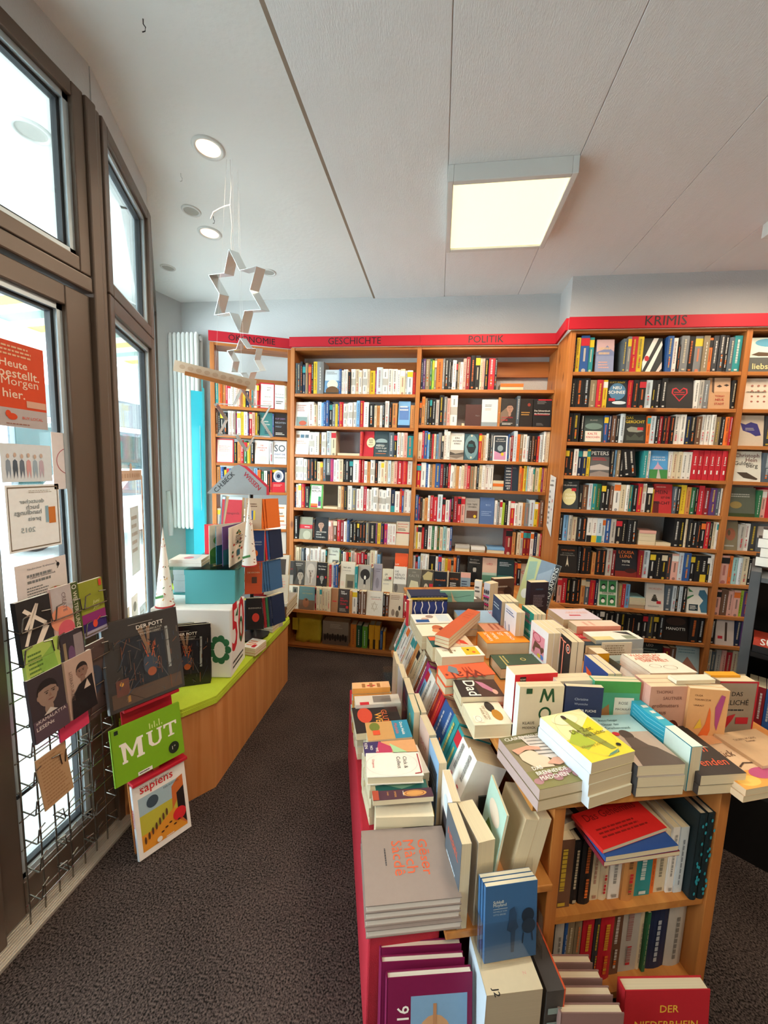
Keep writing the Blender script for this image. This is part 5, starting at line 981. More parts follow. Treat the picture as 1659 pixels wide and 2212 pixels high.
poster('typed_notice', GM(1.05, 1.01, -.02), .175, .245, '#e2d6d2', 'typed sheet headed Leben in Gemeinschaft taped to the door glass', [('t', 'Neukirchner Krähennest', .22, .9, .55, 'n'), ('t', 'Leben in Gemeinschaft', .26, .77, .5, 'n'), LN(.68, .86, 2, 'g', .2, .8), LN(.3, .66, 9, 'g', .18, .6), ('e', .72, .5, .17, .07, '#b9a98a'), ('e', .72, .46, .15, .04, '#4f7a3c'), ('r', .7, .48, .75, .56, '#c0282c'), ('l', [(.78, .95), (.84, .88), (.8, .83)], .002, 'k'), ('e', .82, .89, .03, .03, 'k'), LN(.1, .25, 4, 'g', .6, .9)])
poster('photo_notice', GM(1.03, 1.535), .16, .125, '#dfe6ec', 'faded group photo of people on the door glass', [('p', [(.09+.13*i, .08), (.075+.13*i, .35), (.085+.13*i, .55), (.125+.13*i, .6), (.165+.13*i, .55), (.175+.13*i, .35), (.16+.13*i, .08), (.13+.13*i, .3)], ['#8d9aa8', '#54606e', '#6b7686', '#d9a2a2', '#9fb4c4', '#c4b2c0'][i]) for i in range(6)]+[('e', .125+.13*i, .68+.03*(i % 2), .028, .06, '#cdb2a2') for i in range(6)])
poster('round_print_card', GM(1.195, 1.505), .065, .205, '#e4dcdc', 'pale card with a ring of red lettering at the edge of the door glass', [('ring', .95, .5, .75, .24, .06, '#b36a74'), ('l', [(.75, .35), (.75, .65), (1, .65)], .001, 'k')])
# cards stuck to the angled window
WMi = lambda x, z: MW @ basis((1, 0, 0), (0, 1, 0), (0, 0, 1), (x, -.004, z))
poster('paper_garland', WMi(.05, 1.52), .36, .05, '#dcbfa4', 'cut-out tan paper skyline strip across the angled window', [('r', .05+.09*i, .3, .10+.09*i, .7, '#c9a484') for i in range(10)]+[('e', .55, 1.2, .05, .5, '#dcbfa4')], cat='decoration')
poster('paper_garland', WMi(.40, .80), .02, .74, '#dcbfa4', 'vertical tan paper strip down the edge of the angled window', [('r', .2, .1*i+.03, .8, .1*i+.06, '#c9a484') for i in range(9)], cat='decoration')
for i, (x, z, w, h, c, lab, it) in enumerate([(.06, .72, .10, .2, '#e9e4da', 'white card with a yellow badge low on the angled window', [('e', .5, .6, .4, .3, '#e2cf60'), LN(.1, .3, 2, 'd')]), (.19, .78, .09, .17, '#efefea', 'white postcard with a small drawing on the angled window', [('e', .5, .65, .25, .15, '#8a8a80'), LN(.1, .4, 3, 's')]),
    (.15, .55, .12, .2, '#ece0dc', 'pinkish card low on the angled window', [LN(.5, .9, 3, 'p'), ('r', .1, .1, .6, .4, '#d8c890')]), (.30, .62, .1, .24, '#dfe3e6', 'pale blue printed card beside the window frame', [LN(.1, .9, 10, 's')]), (.22, 1.05, .12, .34, '#dbe8ea', 'long pale sheet hanging on the angled window', [LN(.3, .9, 5, 's')])]):
    poster('window_card', WMi(x, z), w, h, c, lab, it, cat='card')
# ================================================================ mobile: aluminium stars on threads, wood strip
def star(c, R_, r_, wd, rot, yaw, tilt, label, thread):
    b = empty('metal_star', c, label, 'star'); n = 6
    pts = []
    for i in range(12):
        a = rot+PI*i/6; rr = R_ if i % 2 == 0 else r_; pts.append(Vector((rr*math.cos(a), 0, rr*math.sin(a))))
    RM = Rz(yaw) @ Matrix.Rotation(tilt, 4, 'X'); q = MB()
    for i in range(12):
        p, p2 = pts[i], pts[(i+1) % 12]; nn = Vector((-(p2-p).z, 0, (p2-p).x)).normalized()*.0006
        vs = [p+nn+Vector((0, s*wd/2, 0)) for s in (-1, 1)]+[p2+nn+Vector((0, s*wd/2, 0)) for s in (1, -1)]
        vs += [v-2*nn for v in vs]; q.mesh([RM @ v for v in vs], [(0, 1, 2, 3), (7, 6, 5, 4), (0, 3, 7, 4), (1, 5, 6, 2)], 'w', 'aluminium')
    q.build('bent_strip', b)
    top = max((RM @ p for p in pts), key=lambda v: v.z)
    q = MB(); q.tube([top, Vector((thread[0]-c[0], thread[1]-c[1], thread[2]-c[2]))], .0005, 'w', 'paper_white', 4); q.build('thread', b)
hk = Vector((-1.07, 1.875, 3.07))
star((-1.033, 1.88, 2.465), .18, .10, .062, PI/2-.05, -.30, .22, 'uppermost six-pointed aluminium star of the hanging mobile', (-1.055, 1.87, 3.069))
star((-1.005, 1.90, 2.145), .105, .065, .05, PI/2, -.20, .25, 'small middle aluminium star of the hanging mobile', (-1.06, 1.93, 3.069))
star((-1.02, 1.90, 1.845), .16, .09, .05, PI/2, .20, .22, 'lowest aluminium star of the mobile, before the ÖKONOMIE books', (-1.075, 1.95, 3.069))
b = empty('hanging_wood_strip', (-1.12, 1.80, 2.03), 'tan wooden slat with a paper streamer hanging below the stars', 'decoration')
SW = Rz(.25) @ Matrix.Rotation(.19, 4, 'Y')
bx('slat', (-.13, -.03, -.018), (.16, -.02, .0), 'wood_x', b, SW); q = MB(); q.box((-.19, -.018, -.01), (.20, -.017, .042), '#d9c0a4', 'print_matte'); art(q, (-.19, -.018, -.01), (1, 0, 0), (0, 0, 1), (0, -1, 0), .39, .052, [('e', .1+.1*i, .55, .035, .2, '#c9a88a') for i in range(9)], .0004); q.build('streamer', b, SW)
q = MB(); q.tube([(0, 0, 0), (.035, .07, 1.039)], .0005, 'w', 'paper_white', 4); q.build('thread', b)
b = empty('ribbon_curl', hk, 'thin white curled ribbon and thread dangling from the ceiling hook', 'ribbon')
q = MB(); q.tube([(0, 0, 0), (.004, 0, -.12), (-.003, 0, -.2), (.006, 0, -.3), (0, 0, -.36), (.005, 0, -.45)], .0014, 'w', 'paper_white', 5); q.build('thread', b)
q = MB(); q.tube([(0, 0, -.20), (-.03, 0, -.205), (-.06, 0, -.215), (-.085, -.01, -.235), (-.1, -.01, -.265)], .0035, 'w', 'paper_white', 5); q.build('ribbon', b)
for i, (x, y, lab) in enumerate([(-1.40, 2.26, 'small dark ceiling hook right of the lit spots'), (-1.37, 1.93, 'small white ceiling hook beside the window wall'), (-1.044, 1.298, 'small metal ceiling hook with a stain nearest the viewer')]):
    q = MB(); q.tube([(x, y, 3.07), (x, y, 3.055), (x+.008, y, 3.045), (x+.006, y, 3.033), (x-.004, y, 3.032)], .0016, 'w', 'black_metal' if i != 1 else 'white_enamel', 5); q.build('ceiling_hook', None, label=lab, category='hook')
# bag, boxes and thick books on the base board
zb_ = .0555
b = empty('yellow_bag', T(-1.20, 3.13, zb_), 'crumpled mustard yellow bag on the base board under the long bookcase', 'bag')
q = MB(); vs = []; nx, nz = 7, 8
random.seed(3)
for k_ in (0, 1):
    for j in range(nz):
        for i in range(nx): vs.append((.22*i/(nx-1)+random.uniform(-.008, .008)+(.0 if j < 5 else .01), (.0 if k_ == 0 else .11)+random.uniform(-.012, .012), .30*j/(nz-1) if j else 0))
fs = []
I = lambda k_, i, j: k_*nx*nz+j*nx+i
for j in range(nz-1):
    for i in range(nx-1): fs += [(I(0, i, j), I(0, i+1, j), I(0, i+1, j+1), I(0, i, j+1)), (I(1, i+1, j), I(1, i, j), I(1, i, j+1), I(1, i+1, j+1))]
    fs += [(I(1, 0, j), I(0, 0, j), I(0, 0, j+1), I(1, 0, j+1)), (I(0, nx-1, j), I(1, nx-1, j), I(1, nx-1, j+1), I(0, nx-1, j+1))]
for i in range(nx-1): fs += [(I(0, i, nz-1), I(0, i+1, nz-1), I(1, i+1, nz-1), I(1, i, nz-1)), (I(0, i+1, 0), I(0, i, 0), I(1, i, 0), I(1, i+1, 0))]
q.mesh(vs, fs, 'w', 'yellow_bag'); q.build('bag_body', b, smooth=True)
bx('bag_flap', (-.03, -.01, .11), (.02, -.004, .22), 'yellow_bag', b)
def up(x, w, h, t_, col, label, items=None, name='hardcover_book', d_=.10, st=6, tilt=0, y=3.13, spine=None):
    M = T(x, y, zb_) @ Matrix.Rotation(tilt, 4, 'Y')
    if items is None: M = M @ basis((0, 1, 0), (-1, 0, 0), (0, 0, 1), (w, 0, 0)); book(name, M, d_, w, h, col, label, hard=True, st=st)
    else: book(name, M, w, t_, h, col, label, front=items, hard=True, spine=spine)
up(-.955, .235, .215, .10, '#8a8074', 'thick grey-brown photo book with a crowd on its cover, on the base board', [('r', 0, 0, 1, .45, '#6a5c50'), LN(.7, .9, 3, '#b3a898', .3, .8)]+[('e', .1+.1*i, .3+.05*(i % 2), .05, .14, '#2f2926') for i in range(9)]); 
for i, (w, h, c, lab) in enumerate([(.05, .205, '#c9762c', 'orange dictionary'), (.045, .20, '#1f4a30', 'dark green dictionary'), (.046, .195, '#5f9a34', 'bright green dictionary')]): up(-.70+i*.052, w, h, 0, c, lab+' standing beside the crowd photo book')
up(-.538, .048, .215, 0, '#d99a1c', 'left of two yellow and black dictionaries on the base board', st=0); up(-.487, .048, .215, 0, '#d99a1c', 'right of two yellow and black dictionaries on the base board', st=0)
for x in (-.4905, -.4395): bx('black_slipcover', (x-.0472, 3.1275, zb_), (x, 3.1292, zb_+.085), 'black_metal', None, label='black paper band round the foot of the '+('left' if x < -.47 else 'right')+' yellow dictionary', category='paper band')
up(-.436, .02, .17, 0, 'b', 'slim blue book beside the yellow dictionaries'); up(-.412, .02, .165, 0, '#d9921c', 'slim orange book beside the slim blue one')
up(-.355, .12, .20, .03, '#b5a489', 'tan book lettered AdG leaning at the end of the base board', [('T', 'AdG', .5, .8, .36, 'r'), LN(.3, .7, 5, 'h')], tilt=.32, y=3.14)
# ================================================================ the big book table in the middle of the shop
TH = math.radians(16); TU = Vector((math.cos(TH), math.sin(TH), 0)); TV = Vector((-math.sin(TH), math.cos(TH), 0)); TO = Vector((.289, .97, 0))
FT_ = basis(TU, TV, (0, 0, 1), TO)
def TP(a, b_, z): return TO+TU*a+TV*b_+Vector((0, 0, z))
TZ = .75
b = empty('book_table', FT_, 'long pine display table with shelves in its near end and along its left side', 'table')
q = MB(); q.prism([(0, 0), (.665, 0), (.665, .10), (1.0, .10), (1.0, 1.85), (0, 1.85)], TZ-.026, TZ-.0005, 'w', 'wood_board'); q.build('table_top', b, bevel=.003)
for a in (.075, .60): bx('end_panel', (a, .012, 0), (a+.034, .42, TZ-.027), 'wood_z', b, bevel=.002)
bx('end_panel', (.90, 1.0, 0), (.93, 1.8, TZ-.027), 'wood_z', b)
bx('inner_shelf', (.110, .02, .335), (.599, .40, .358), 'wood_board', b); bx('inner_shelf', (.110, .02, .045), (.599, .40, .068), 'wood_board', b); bx('back_panel', (.110, .405, .0), (.599, .42, TZ-.027), 'wood_z', b)
q = MB(); q.prism([(-.085, -.012), (.074, -.012), (.074, .168), (-.085, .168)], .488, .509, 'w', 'wood_board'); q.prism([(-.145, .169), (.054, .169), (.054, 1.45), (-.145, 1.45)], .440, .461, 'w', 'wood_board'); q.build('side_shelf', b, bevel=.003)
bx('side_ledge', (-.218, .0, .362), (-.035, 1.12, .386), 'wood_board', b, bevel=.003)
bx('side_back', (.055, .43, .0), (.073, 1.44, .70), 'wood_z', b); bx('ledge_support', (-.12, .02, .0), (-.10, 1.1, .361), 'wood_z', b)
b = empty('red_plinth', FT_, 'low plinth draped in dark red cloth along the left of the book table', 'plinth')
q = MB(); q.box((-.425, .03, .0), (-.224, 1.12, .408), 'w', 'red_cloth'); q.build('cloth_cover', b, bevel=.006)
def tpx(z, *px): return [(p[0], p[1]) for p in px]
# ---- left column of piles, far to near
ser = ('u', '#7c5b3a')
pile([(897, 1346.6), (983, 1345), (887, 1326.7)], .82, TZ, 2, 'B', 'w', 'white paperback with small figures and a blue label, at the far left of the table', [('r', .1, .62, .85, .92, 'x'), ('e', .3, .45, .16, .1, '#a08a80'), ('e', .6, .3, .18, .1, '#c9a894'), ('r', .62, .05, .9, .38, 'b')])
pile([(912.4, 1373.7), (1000, 1370), (899.8, 1349.3)], .82, TZ, 2, 'B', '#eadfc6', 'cream paperback with a russet ornament, second pile of the left column', [('e', .4, .5, .3, .14, '#b8603c'), ('e', .55, .6, .2, .1, '#8a3a28'), ('e', .6, .42, .16, .1, '#d28a5c')])
pile([(935, 1398), (1023.7, 1394.5), (919.7, 1375.5)], .82, TZ, 2, 'B', '#d9c4a8', 'paperback with red petals on teal, partly under the slanting terracotta books', [('r', 0, 0, 1, .3, '#1f5a58'), ('p', [(.2, .2), (.5, .5), (.9, .9), (.5, .85), (.1, .5)], '#d2452f'), ('p', [(.1, .6), (.5, .55), (.9, .7), (.4, .75)], '#e88a6a'), ('e', .7, .25, .2, .06, '#1c2c38'), ('r', .05, .02, .4, .2, '#e0603c')])
pile([(954, 1419), (1048, 1415), (937.8, 1398)], .82, TZ, 1, 'B', '#efe6d2', 'thick cream hardback with a yellow picture, fourth pile of the left column', [('r', .1, .58, .9, .92, 'y'), ('e', .4, .7, .08, .03, '#5b3a1c'), ('e', .65, .8, .1, .04, '#d86a2c'), ('t', 'Roman', .35, .4, .3, 'h', 1), LN(.2, .35, 1, 'h')], name='hardcover_book', hard=True)
pile([(963.8, 1465.4), (1070.4, 1455.2), (940.3, 1438.8)], .825, TZ, 2, 'B', '#e8623a', 'orange book lettered Der Wal with a whale’s tail', [('T', 'Wal', .55, .78, .62, '#7c2c1c', 1), ('t', 'Der', .8, .72, .25, '#7c2c1c', 1), ('p', [(.05, .22), (.5, .12), (.8, .3), (.3, .34)], '#6f8088'), ('e', .75, .06, .08, .03, '#8a3a28'), LN(.42, .62, 3, '#a8432a', .3, .8)], name='hardcover_book', hard=True)
pile([(996.7, 1505.4), (1090.8, 1503.8), (969.3, 1468.6)], .82, TZ, 2, 'B', '#2c211f', 'dark paperback lettered Dad in white', [('r', 0, .45, 1, 1, '#4d3226'), ('T', 'Dad', .28, .13, .9, 'f', 0)][:1]+[('T', 'Dad', .06, .2, .88, 'f'), ('p', [(.1, .5), (.5, .6), (.8, .8), (.6, .84), (.2, .66)], '#c07a94'), ('e', .75, .84, .14, .06, '#d9a894')])
pile([(1025, 1566.5), (1108, 1562.5), (988, 1518)], .80, TZ, 1, 'B', '#e9dcc2', 'cream hardback with dark and ochre ovals, DIE LETZTEN IHRER ART', [('e', .25, .66, .24, .12, '#2c241f'), ('e', .62, .74, .24, .13, '#b57a1c'), ('t', 'DIE LETZTEN', .2, .45, .6, 'h'), ('t', 'IHRER ART', .3, .36, .5, 'h'), ('r', .62, .08, .9, .3, '#efe6d4'), ('ring', .76, .19, .12, .08, .1, 'h')], name='hardcover_book', hard=True)
# ---- blue wave box and the thin books stacked on it
pile([(886, 1322), (966, 1321), (880, 1300)], .80, TZ, 1, 'F', 'w', 'white slab book under the blue wave box at the back left of the table')
A_, B_, C_ = PZ(887, 1300, .885), PZ(966.5, 1299, .885), PZ(880, 1285, .885)
M_, w_, d_, h_ = slab(A_, B_, C_, .802)
q = MB(); q.box((0, 0, 0), (w_, d_, h_-.001), '#1f2f6a'); art(q, (0, 0, 0), (1, 0, 0), (0, 0, 1), (0, -1, 0), w_, h_, [('l', [(.12+.19*i+.02*math.sin(j*1.5+i), j/6) for j in range(7)], .005, 'w') for i in range(5)], .0006)
q.build('boxed_set', None, M_, label='navy boxed set with white wavy bands at the back left of the table', category='boxed set')
for i, (c, lab) in enumerate([('k', 'black'), ('y', 'yellow'), ('n', 'dark blue')]):
    pile([PZ(884+i*-2, 1300, .885)+Vector((0, 0, 0)), PZ(963-i*2, 1299, .885), PZ(878, 1285, .885)] if 0 else [Vector((A_.x, A_.y, .885+.011*(i+1))), Vector((B_.x, B_.y, .885+.011*(i+1))), Vector((C_.x, C_.y, .885+.011*(i+1)))], 0, .885+.011*i+.0003, 1, 'F', c, f'slim {lab} book lying on the navy boxed set', None) if 0 else book('paperback_book', slab(Vector((A_.x, A_.y, .885+.011*(i+1))), Vector((B_.x, B_.y, .885)), Vector((C_.x, C_.y, .885)), .8855+.011*i, 'F')[0], d_, .0105, w_, c, f'slim {lab} book lying on the navy boxed set', st=6)
stand([(878, 1295), (884, 1297), (875, 1288)], .90, TZ, 'r', 'red and cream book end-on at the far left corner of the table', depth=.03)
# ---- terracotta books lying askew
A_, B_, C_ = PZ(970, 1379, .875), PZ(1038, 1321, .875), PZ(953, 1360, .875)
M_, w_, d_, h_ = slab(A_, B_, C_, .826, 'stand')
e1 = Vector((B_.x-A_.x, B_.y-A_.y, 0)).normalized()
for i in range(3):
    M_, W_, T_, H_ = slab(Vector((A_.x, A_.y, .8255+.0165*(i+1))), Vector((B_.x, B_.y, 0)), Vector((C_.x, C_.y, 0)), .826+.0165*i, 'B')
    book('paperback_book', M_, W_, .016, H_, '#c25a36', 'terracotta book lying askew on top of the left column, lettered in small capitals' if i == 2 else f'{ORD[i+1]} terracotta copy under the askew one', front=[('t', 'TAGE DES', .3, .84, .5, '#6a2c1c'), ('t', 'LEIDENS', .3, .76, .45, '#6a2c1c'), ('t', 'DER LIEBE', .3, .68, .5, '#6a2c1c')] if i == 2 else None)
# ---- second column
pile([(967, 1302), (1046, 1300), (962, 1290)], .86, TZ, 3, 'F', '#5b5148', 'grey-brown photo paperback on the tall pile behind the terracotta books', [('e', .5, .5, .2, .12, 'f'), ('r', .55, .1, .95, .35, 'f')])
stand([(952, 1276), (1025, 1276), (950, 1270)], .93, .862, '#7fae94', 'green landscape-format book standing behind the second column', [('l', [(.1, .5), (.5, .4), (.9, .6)], .002, '#2c4a44'), ('p', [(.3, 1), (.42, .2), (.5, 0), (.36, 0)], '#d2b48c')], depth=.02)
pile([(1000, 1345), (1095, 1345), (985, 1318)], .825, TZ, 2, 'B', '#9dbad4', 'pale blue paperback under the terracotta books, second column', [('T', 'SEVEN', .1, .8, .6, '#c2404a'), ('r', 0, 0, 1, .3, '#6a8ab0')])
pile([(1048, 1364), (1130, 1362), (1030, 1346)], .82, TZ, 2, 'B', '#cf8f70', 'russet paperback with thin lines behind the bright orange one', [LN(.2, .9, 5, '#a85a40')])
pile([(1051.7, 1389), (1145.7, 1386.4), (1026.4, 1364.7)], .83, TZ, 1, 'B', '#ef8a1c', 'thick bright orange hardback with white vertical lettering', [('T', 'SOMMER', .1, .12, .75, 'f', 0), ('T', 'IMMER', .1, .28, .6, 'f'), ('T', 'IST', .1, .44, .3, 'f'), ('T', 'BRUNO', .1, .62, .7, 'f'), ('ring', .5, .4, .4, .3, .03, '#e0502c')], name='hardcover_book', hard=True)
pile([(1082.4, 1444), (1180, 1441), (1053.5, 1414.4)], .80, TZ, 1, 'B', '#3f5340', 'dark green hardback with a small gold ring, second column', [('ring', .4, .66, .1, .06, .3, '#c9b46a'), LN(.15, .3, 2, '#c9b46a')], name='hardcover_book', hard=True)
# ---- upright row receding from the middle, covers turned to the left
def st2(px, z, col, label, items, n=1, **k): stand(px, z, TZ, col, label, items, n=n, **k)
st2([(1025.5, 1253.5), (1041, 1256), (1029, 1250)], .95, '#e9e4da', 'narrow white book with a curled letter at the far end of the upright row', [LN(.6, .85, 2, 'd'), ('T', 'W', .4, .1, .4, 'k')], depth=.03)
st2([(1046, 1257), (1059, 1261.6), (1070, 1256)], .95, '#cfccd4', 'white book with grey pattern and pink stripes in the upright row', [('e', .2+.3*(i % 3), .12+.2*(i//3), .12, .07, '#3c3a44') for i in range(12)]+[('r', 0, .55, 1, .6, '#d2388a'), ('r', 0, .3, 1, .36, '#d2388a')], n=2)
st2([(1066, 1283), (1084, 1299.6), (1102, 1284)], .95, '#3a4664', 'dark blue book with small white lines in the upright row', [LN(.7, .85, 2, 'x'), LN(.3, .4, 1, 'x'), ('t', 'Das Boot', .2, .18, .6, 'x')], n=3)
st2([(1091.5, 1303), (1116, 1323), (1108, 1302)], .95, '#e6e4e6', 'white book with two blue strokes in the upright row', [LN(.8, .92, 2, 'b'), ('l', [(.1, .55), (.3, .15)], .006, 'b'), ('l', [(.45, .55), (.6, .15)], .006, 'b')], n=2, spine='#2f6fa6')
st2([(1128, 1307), (1153.5, 1327), (1150, 1305)], .95, '#1f8a78', 'green book lettered DIE VIERTE SCHWESTER', [('T', 'KATE', .2, .82, .5, '#d24a8a'), ('T', 'ATKINSON', .1, .68, .8, '#d24a8a'), ('T', 'DIE VIERTE', .1, .44, .82, 'f'), ('T', 'SCHWESTER', .1, .28, .82, 'f')], n=3)
st2([(1148, 1339.6), (1185, 1368.5), (1197.8, 1340.5)], .95, '#ebe7e6', 'white book with a monkey on a pink square', [('r', .14, .3, .84, .82, '#e0909c'), ('ring', .4, .72, .24, .1, .2, '#b34a5c'), ('p', [(.2, .4), (.3, .62), (.6, .6), (.8, .5), (.7, .42), (.62, .52), (.36, .48), (.3, .34)], '#6a4434'), ('e', .76, .54, .08, .05, '#6a4434'), ('e', .75, .37, .1, .05, '#5a7fc0'), ('e', .6, .36, .1, .04, 'y'), ('t', 'Hyänen', .2, .15, .6, 'd')], n=4)
st2([(1200.5, 1357.6), (1234.8, 1386.6), (1223, 1355)], .95, '#241f1f', 'black book lettered OTTO in pink with staring eyes', [('ring', .14, .8, .13, .1, .3, '#e88a70'), ('ring', .84, .8, .13, .1, .3, '#e88a70'), ('e', .14, .8, .05, .04, 'w'), ('e', .84, .8, .05, .04, 'w'), ('e', .14, .8, .025, .02, 'k'), ('e', .84, .8, .025, .02, 'k'), ('r', .25, .9, .5, .93, '#e88a70'), ('r', .36, .55, .4, .93, '#e88a70'), ('r', .48, .88, .72, .91, '#e88a70'), ('r', .57, .1, .62, .9, '#e88a70')], n=2)
st2([(1262.9, 1413.7), (1313.5, 1455.3), (1276, 1402)], .94, '#2c4a8e', 'blue book with orange goldfish', [('p', [(.1, .8), (.35, .75), (.5, .55), (.3, .4), (.2, .6)], '#e0582c'), ('p', [(.55, .7), (.8, .45), (.95, .4), (.75, .6)], '#e0582c'), ('e', .3, .46, .12, .06, '#e8803c'), ('e', .5, .2, .2, .12, '#e9e4da')], n=2)
# ---- back of the table
st2([(1068, 1251), (1112, 1249), (1062, 1244)], .955, '#5a4034', 'brown photo book standing at the back of the table', [('e', .3, .5, .25, .12, '#77594a'), ('e', .7, .6, .2, .14, '#402c24'), LN(.7, .8, 1, 's')], depth=.04, n=2)
A_, B_ = PZ(1114, 1285.8, .80), PZ(1181.7, 1301.6, .80)
e1 = (B_-A_).normalized(); M_ = basis(e1, Vector((-e1.y, e1.x, 0)), (0, 0, 1), (A_.x, A_.y, TZ+.0)) @ Matrix.Rotation(-.18, 4, 'X') @ Matrix.Rotation(.16, 4, 'Y')
book('picture_book', M_, (B_-A_).length*1.0, .03, .33, '#7c93a8', 'large book lettered SAPIENS up its right edge, with a map cover, at the back of the table', front=[('r', 0, 0, .40, 1, '#b9c48e'), ('p', [(.05, .9), (.3, .95), (.35, .6), (.12, .5)], '#8fb0a0'), ('e', .2, .25, .12, .1, '#d8e4e0'), ('p', [(.42, .7), (.8, .9), (.84, .4), (.5, .3)], '#93a8bb'), ('r', .86, 0, 1, 1, '#2b3338'), ('T', 'HOMO SAPIENS', .975, .05, .9, '#d7e0e0', -1, .9)], hard=True)
st2([(1147, 1258.4), (1186, 1257.3), (1139, 1254.5)], .97, '#2c2430', 'dark back-cover book with fine print at the back of the table', [LN(.3, .65, 8, '#8a8490', .2, .85), ('t', 'roman', .3, .78, .4, '#3c6a8a')], depth=.045)
# ---- right column
def p2(px, zt, mode, col, label, items, n=2, **k): pile(px, zt, TZ, n, mode, col, label, items, **k)
p2([(1218, 1338), (1301, 1338), (1192, 1314)], .86, 'R', '#cfc4cf', 'lilac paperback with a red seal at the far right of the table', [('r', .4, .6, .7, .68, 'r'), LN(.3, .5, 2, 'p'), ('p', [(0, 0), (.4, .12), (1, .04), (1, 0)], '#d9a070')], 3)
p2([(1246.6, 1353), (1341.5, 1352), (1221, 1340.5)], .87, 'F', '#e6c9b4', 'cream paperback with a salmon spine turned to the viewer, far right', [LN(.5, .8, 2, '#d9a894')], 3, spine='#dd8f78')
p2([(1288, 1383), (1391, 1380), (1268, 1364)], .85, 'F', '#e9e6da', 'white paperback with a yellow patch and pencil marks on the right pile', [('r', .02, .6, .4, 1, '#dccf94'), ('r', .05, .1, .45, .35, '#8a917c'), ('p', [(.4, .1), (.9, .4), (.85, .1)], 'd')], 2, spine='#a9b4b8')
p2([(1265, 1394), (1301, 1394), (1236, 1368)], .83, 'L', '#2c3a44', 'small red and dark paperback between the upright row and the right piles', [('r', 0, .55, 1, 1, '#b3202c'), ('t', 'BLUT', .1, .7, .8, 'p'), ('e', .5, .4, .4, .1, '#a8644a')], 2)
p2([(1290, 1412), (1317, 1411), (1276, 1396)], .82, 'F', '#e4d6ba', 'cream book with a yellow spine between the right piles', None, 1, spine='#e0a81c')
st2([(1302, 1389), (1366, 1388), (1300, 1386)], .845, '#ddd2bf', 'cream card with typed lines propped against the right pile', [LN(.1, .9, 7, 'h', .1, .9)], depth=.006)
p2([(1346, 1440), (1404, 1437), (1319, 1416)], .80, 'L', '#5b6a66', 'dark seascape paperback beside the goldfish book', [('r', 0, .5, 1, 1, '#93a09a'), ('r', 0, 0, 1, .22, '#e8963c')], 2)
p2([(1405, 1454), (1507, 1452), (1349.7, 1411.9)], .855, 'L', '#ebe2d0', 'large cream book with rows of small red capitals and a pair of spectacles', [('T', 'WAS IST SO', .1, .84, .7, '#cf6a50'), ('T', 'LUSTIG', .2, .74, .5, '#cf6a50'), ('T', 'AM ENDE', .1, .64, .6, '#cf6a50'), ('T', 'DER WELT', .2, .54, .6, '#cf6a50'), ('ring', .6, .25, .14, .1, .06, '#6b6a50'), ('ring', .32, .32, .12, .09, .06, '#6b6a50')], 2, name='hardcover_book', hard=True)
# ---- front row standing in two ranks
st2([(1205, 1472), (1285, 1469), (1205, 1455)], .945, '#e3d6bd', 'plain cream paperback seen by its pages behind DER FUCHS', None, n=2)
st2([(1113, 1458.4), (1205.5, 1453), (1093.8, 1438)], .96, '#d22a30', 'thick red book behind the MOOS books, front row', [('r', .12, .88, .26, .96, '#2c2420'), ('T', 'KiWi', .13, .9, .12, 'c'), ('r', 0, 0, 1, .18, '#4a1620')], n=1, spine='#ece6dc')
st2([(1123.5, 1484), (1220, 1482), (1121.5, 1477)], .945, '#d3c3a4', 'beige paperback lettered MOOS in dark green, front row', [('p', [(.46, .72), (.52, .96), (.57, .96), (.64, .82), (.71, .96), (.76, .96), (.80, .72), (.75, .72), (.73, .87), (.655, .74), (.625, .74), (.55, .87), (.51, .72)], '#1f4a2c'), ('ring', .6, .52, .14, .12, .3, '#1f4a2c'), ('ring', .6, .24, .14, .12, .3, '#1f4a2c'), ('t', 'KLAUS', .12, .34, .26, 'k'), ('t', 'MODICK', .12, .26, .3, 'k'), ('r', .15, .88, .28, .97, '#1f4a2c')], n=2, depth=.03, spine='#dfe4da')
st2([(1224, 1482), (1305, 1486), (1218, 1477)], .945, '#2a3350', 'navy paperback lettered DER FUCHS, front row', [('t', 'Christine', .25, .76, .36, '#a9b0bc'), ('t', 'Wunnicke', .25, .68, .36, '#a9b0bc'), ('T', 'DER FUCHS', .35, .56, .5, 'f'), ('T', 'NOMURA', .5, .38, .38, 'f')], n=1, depth=.018)
st2([(1285.4, 1470.7), (1385.8, 1473.8), (1283, 1459)], .95, '#4fa07c', 'green paperback lettered ROSE MACAULAY, front row', [('r', 0, .8, 1, 1, '#4c9a4a'), ('p', [(0, .2), (.2, .5), (.35, .6), (.4, .3)], '#a87848'), ('r', .46, .1, .88, .72, '#e3ddcb'), ('t', 'ROSE', .56, .6, .2, 'k'), ('t', 'MACAULAY', .5, .5, .34, 'k'), ('t', 'EIN UNERHÖRTES', .49, .34, .36, 'k'), ('t', 'ALTER', .56, .26, .2, 'k')], n=2)
st2([(1406.9, 1483.6), (1489, 1482.7), (1371, 1457)], .95, '#c9967e', 'pink-brown paperback lettered THOMAS SAUTNER großmutters haus', [('t', 'THOMAS', .15, .88, .44, '#6a4034'), ('t', 'SAUTNER', .35, .77, .5, '#6a4034'), ('t', 'großmutters', .08, .62, .7, '#6a4034'), ('t', 'haus', .2, .52, .26, '#6a4034'), ('e', .66, .2, .2, .22, '#5a2418'), ('e', .6, .26, .14, .14, '#8a4a2c')], n=3, spine='#dba090')
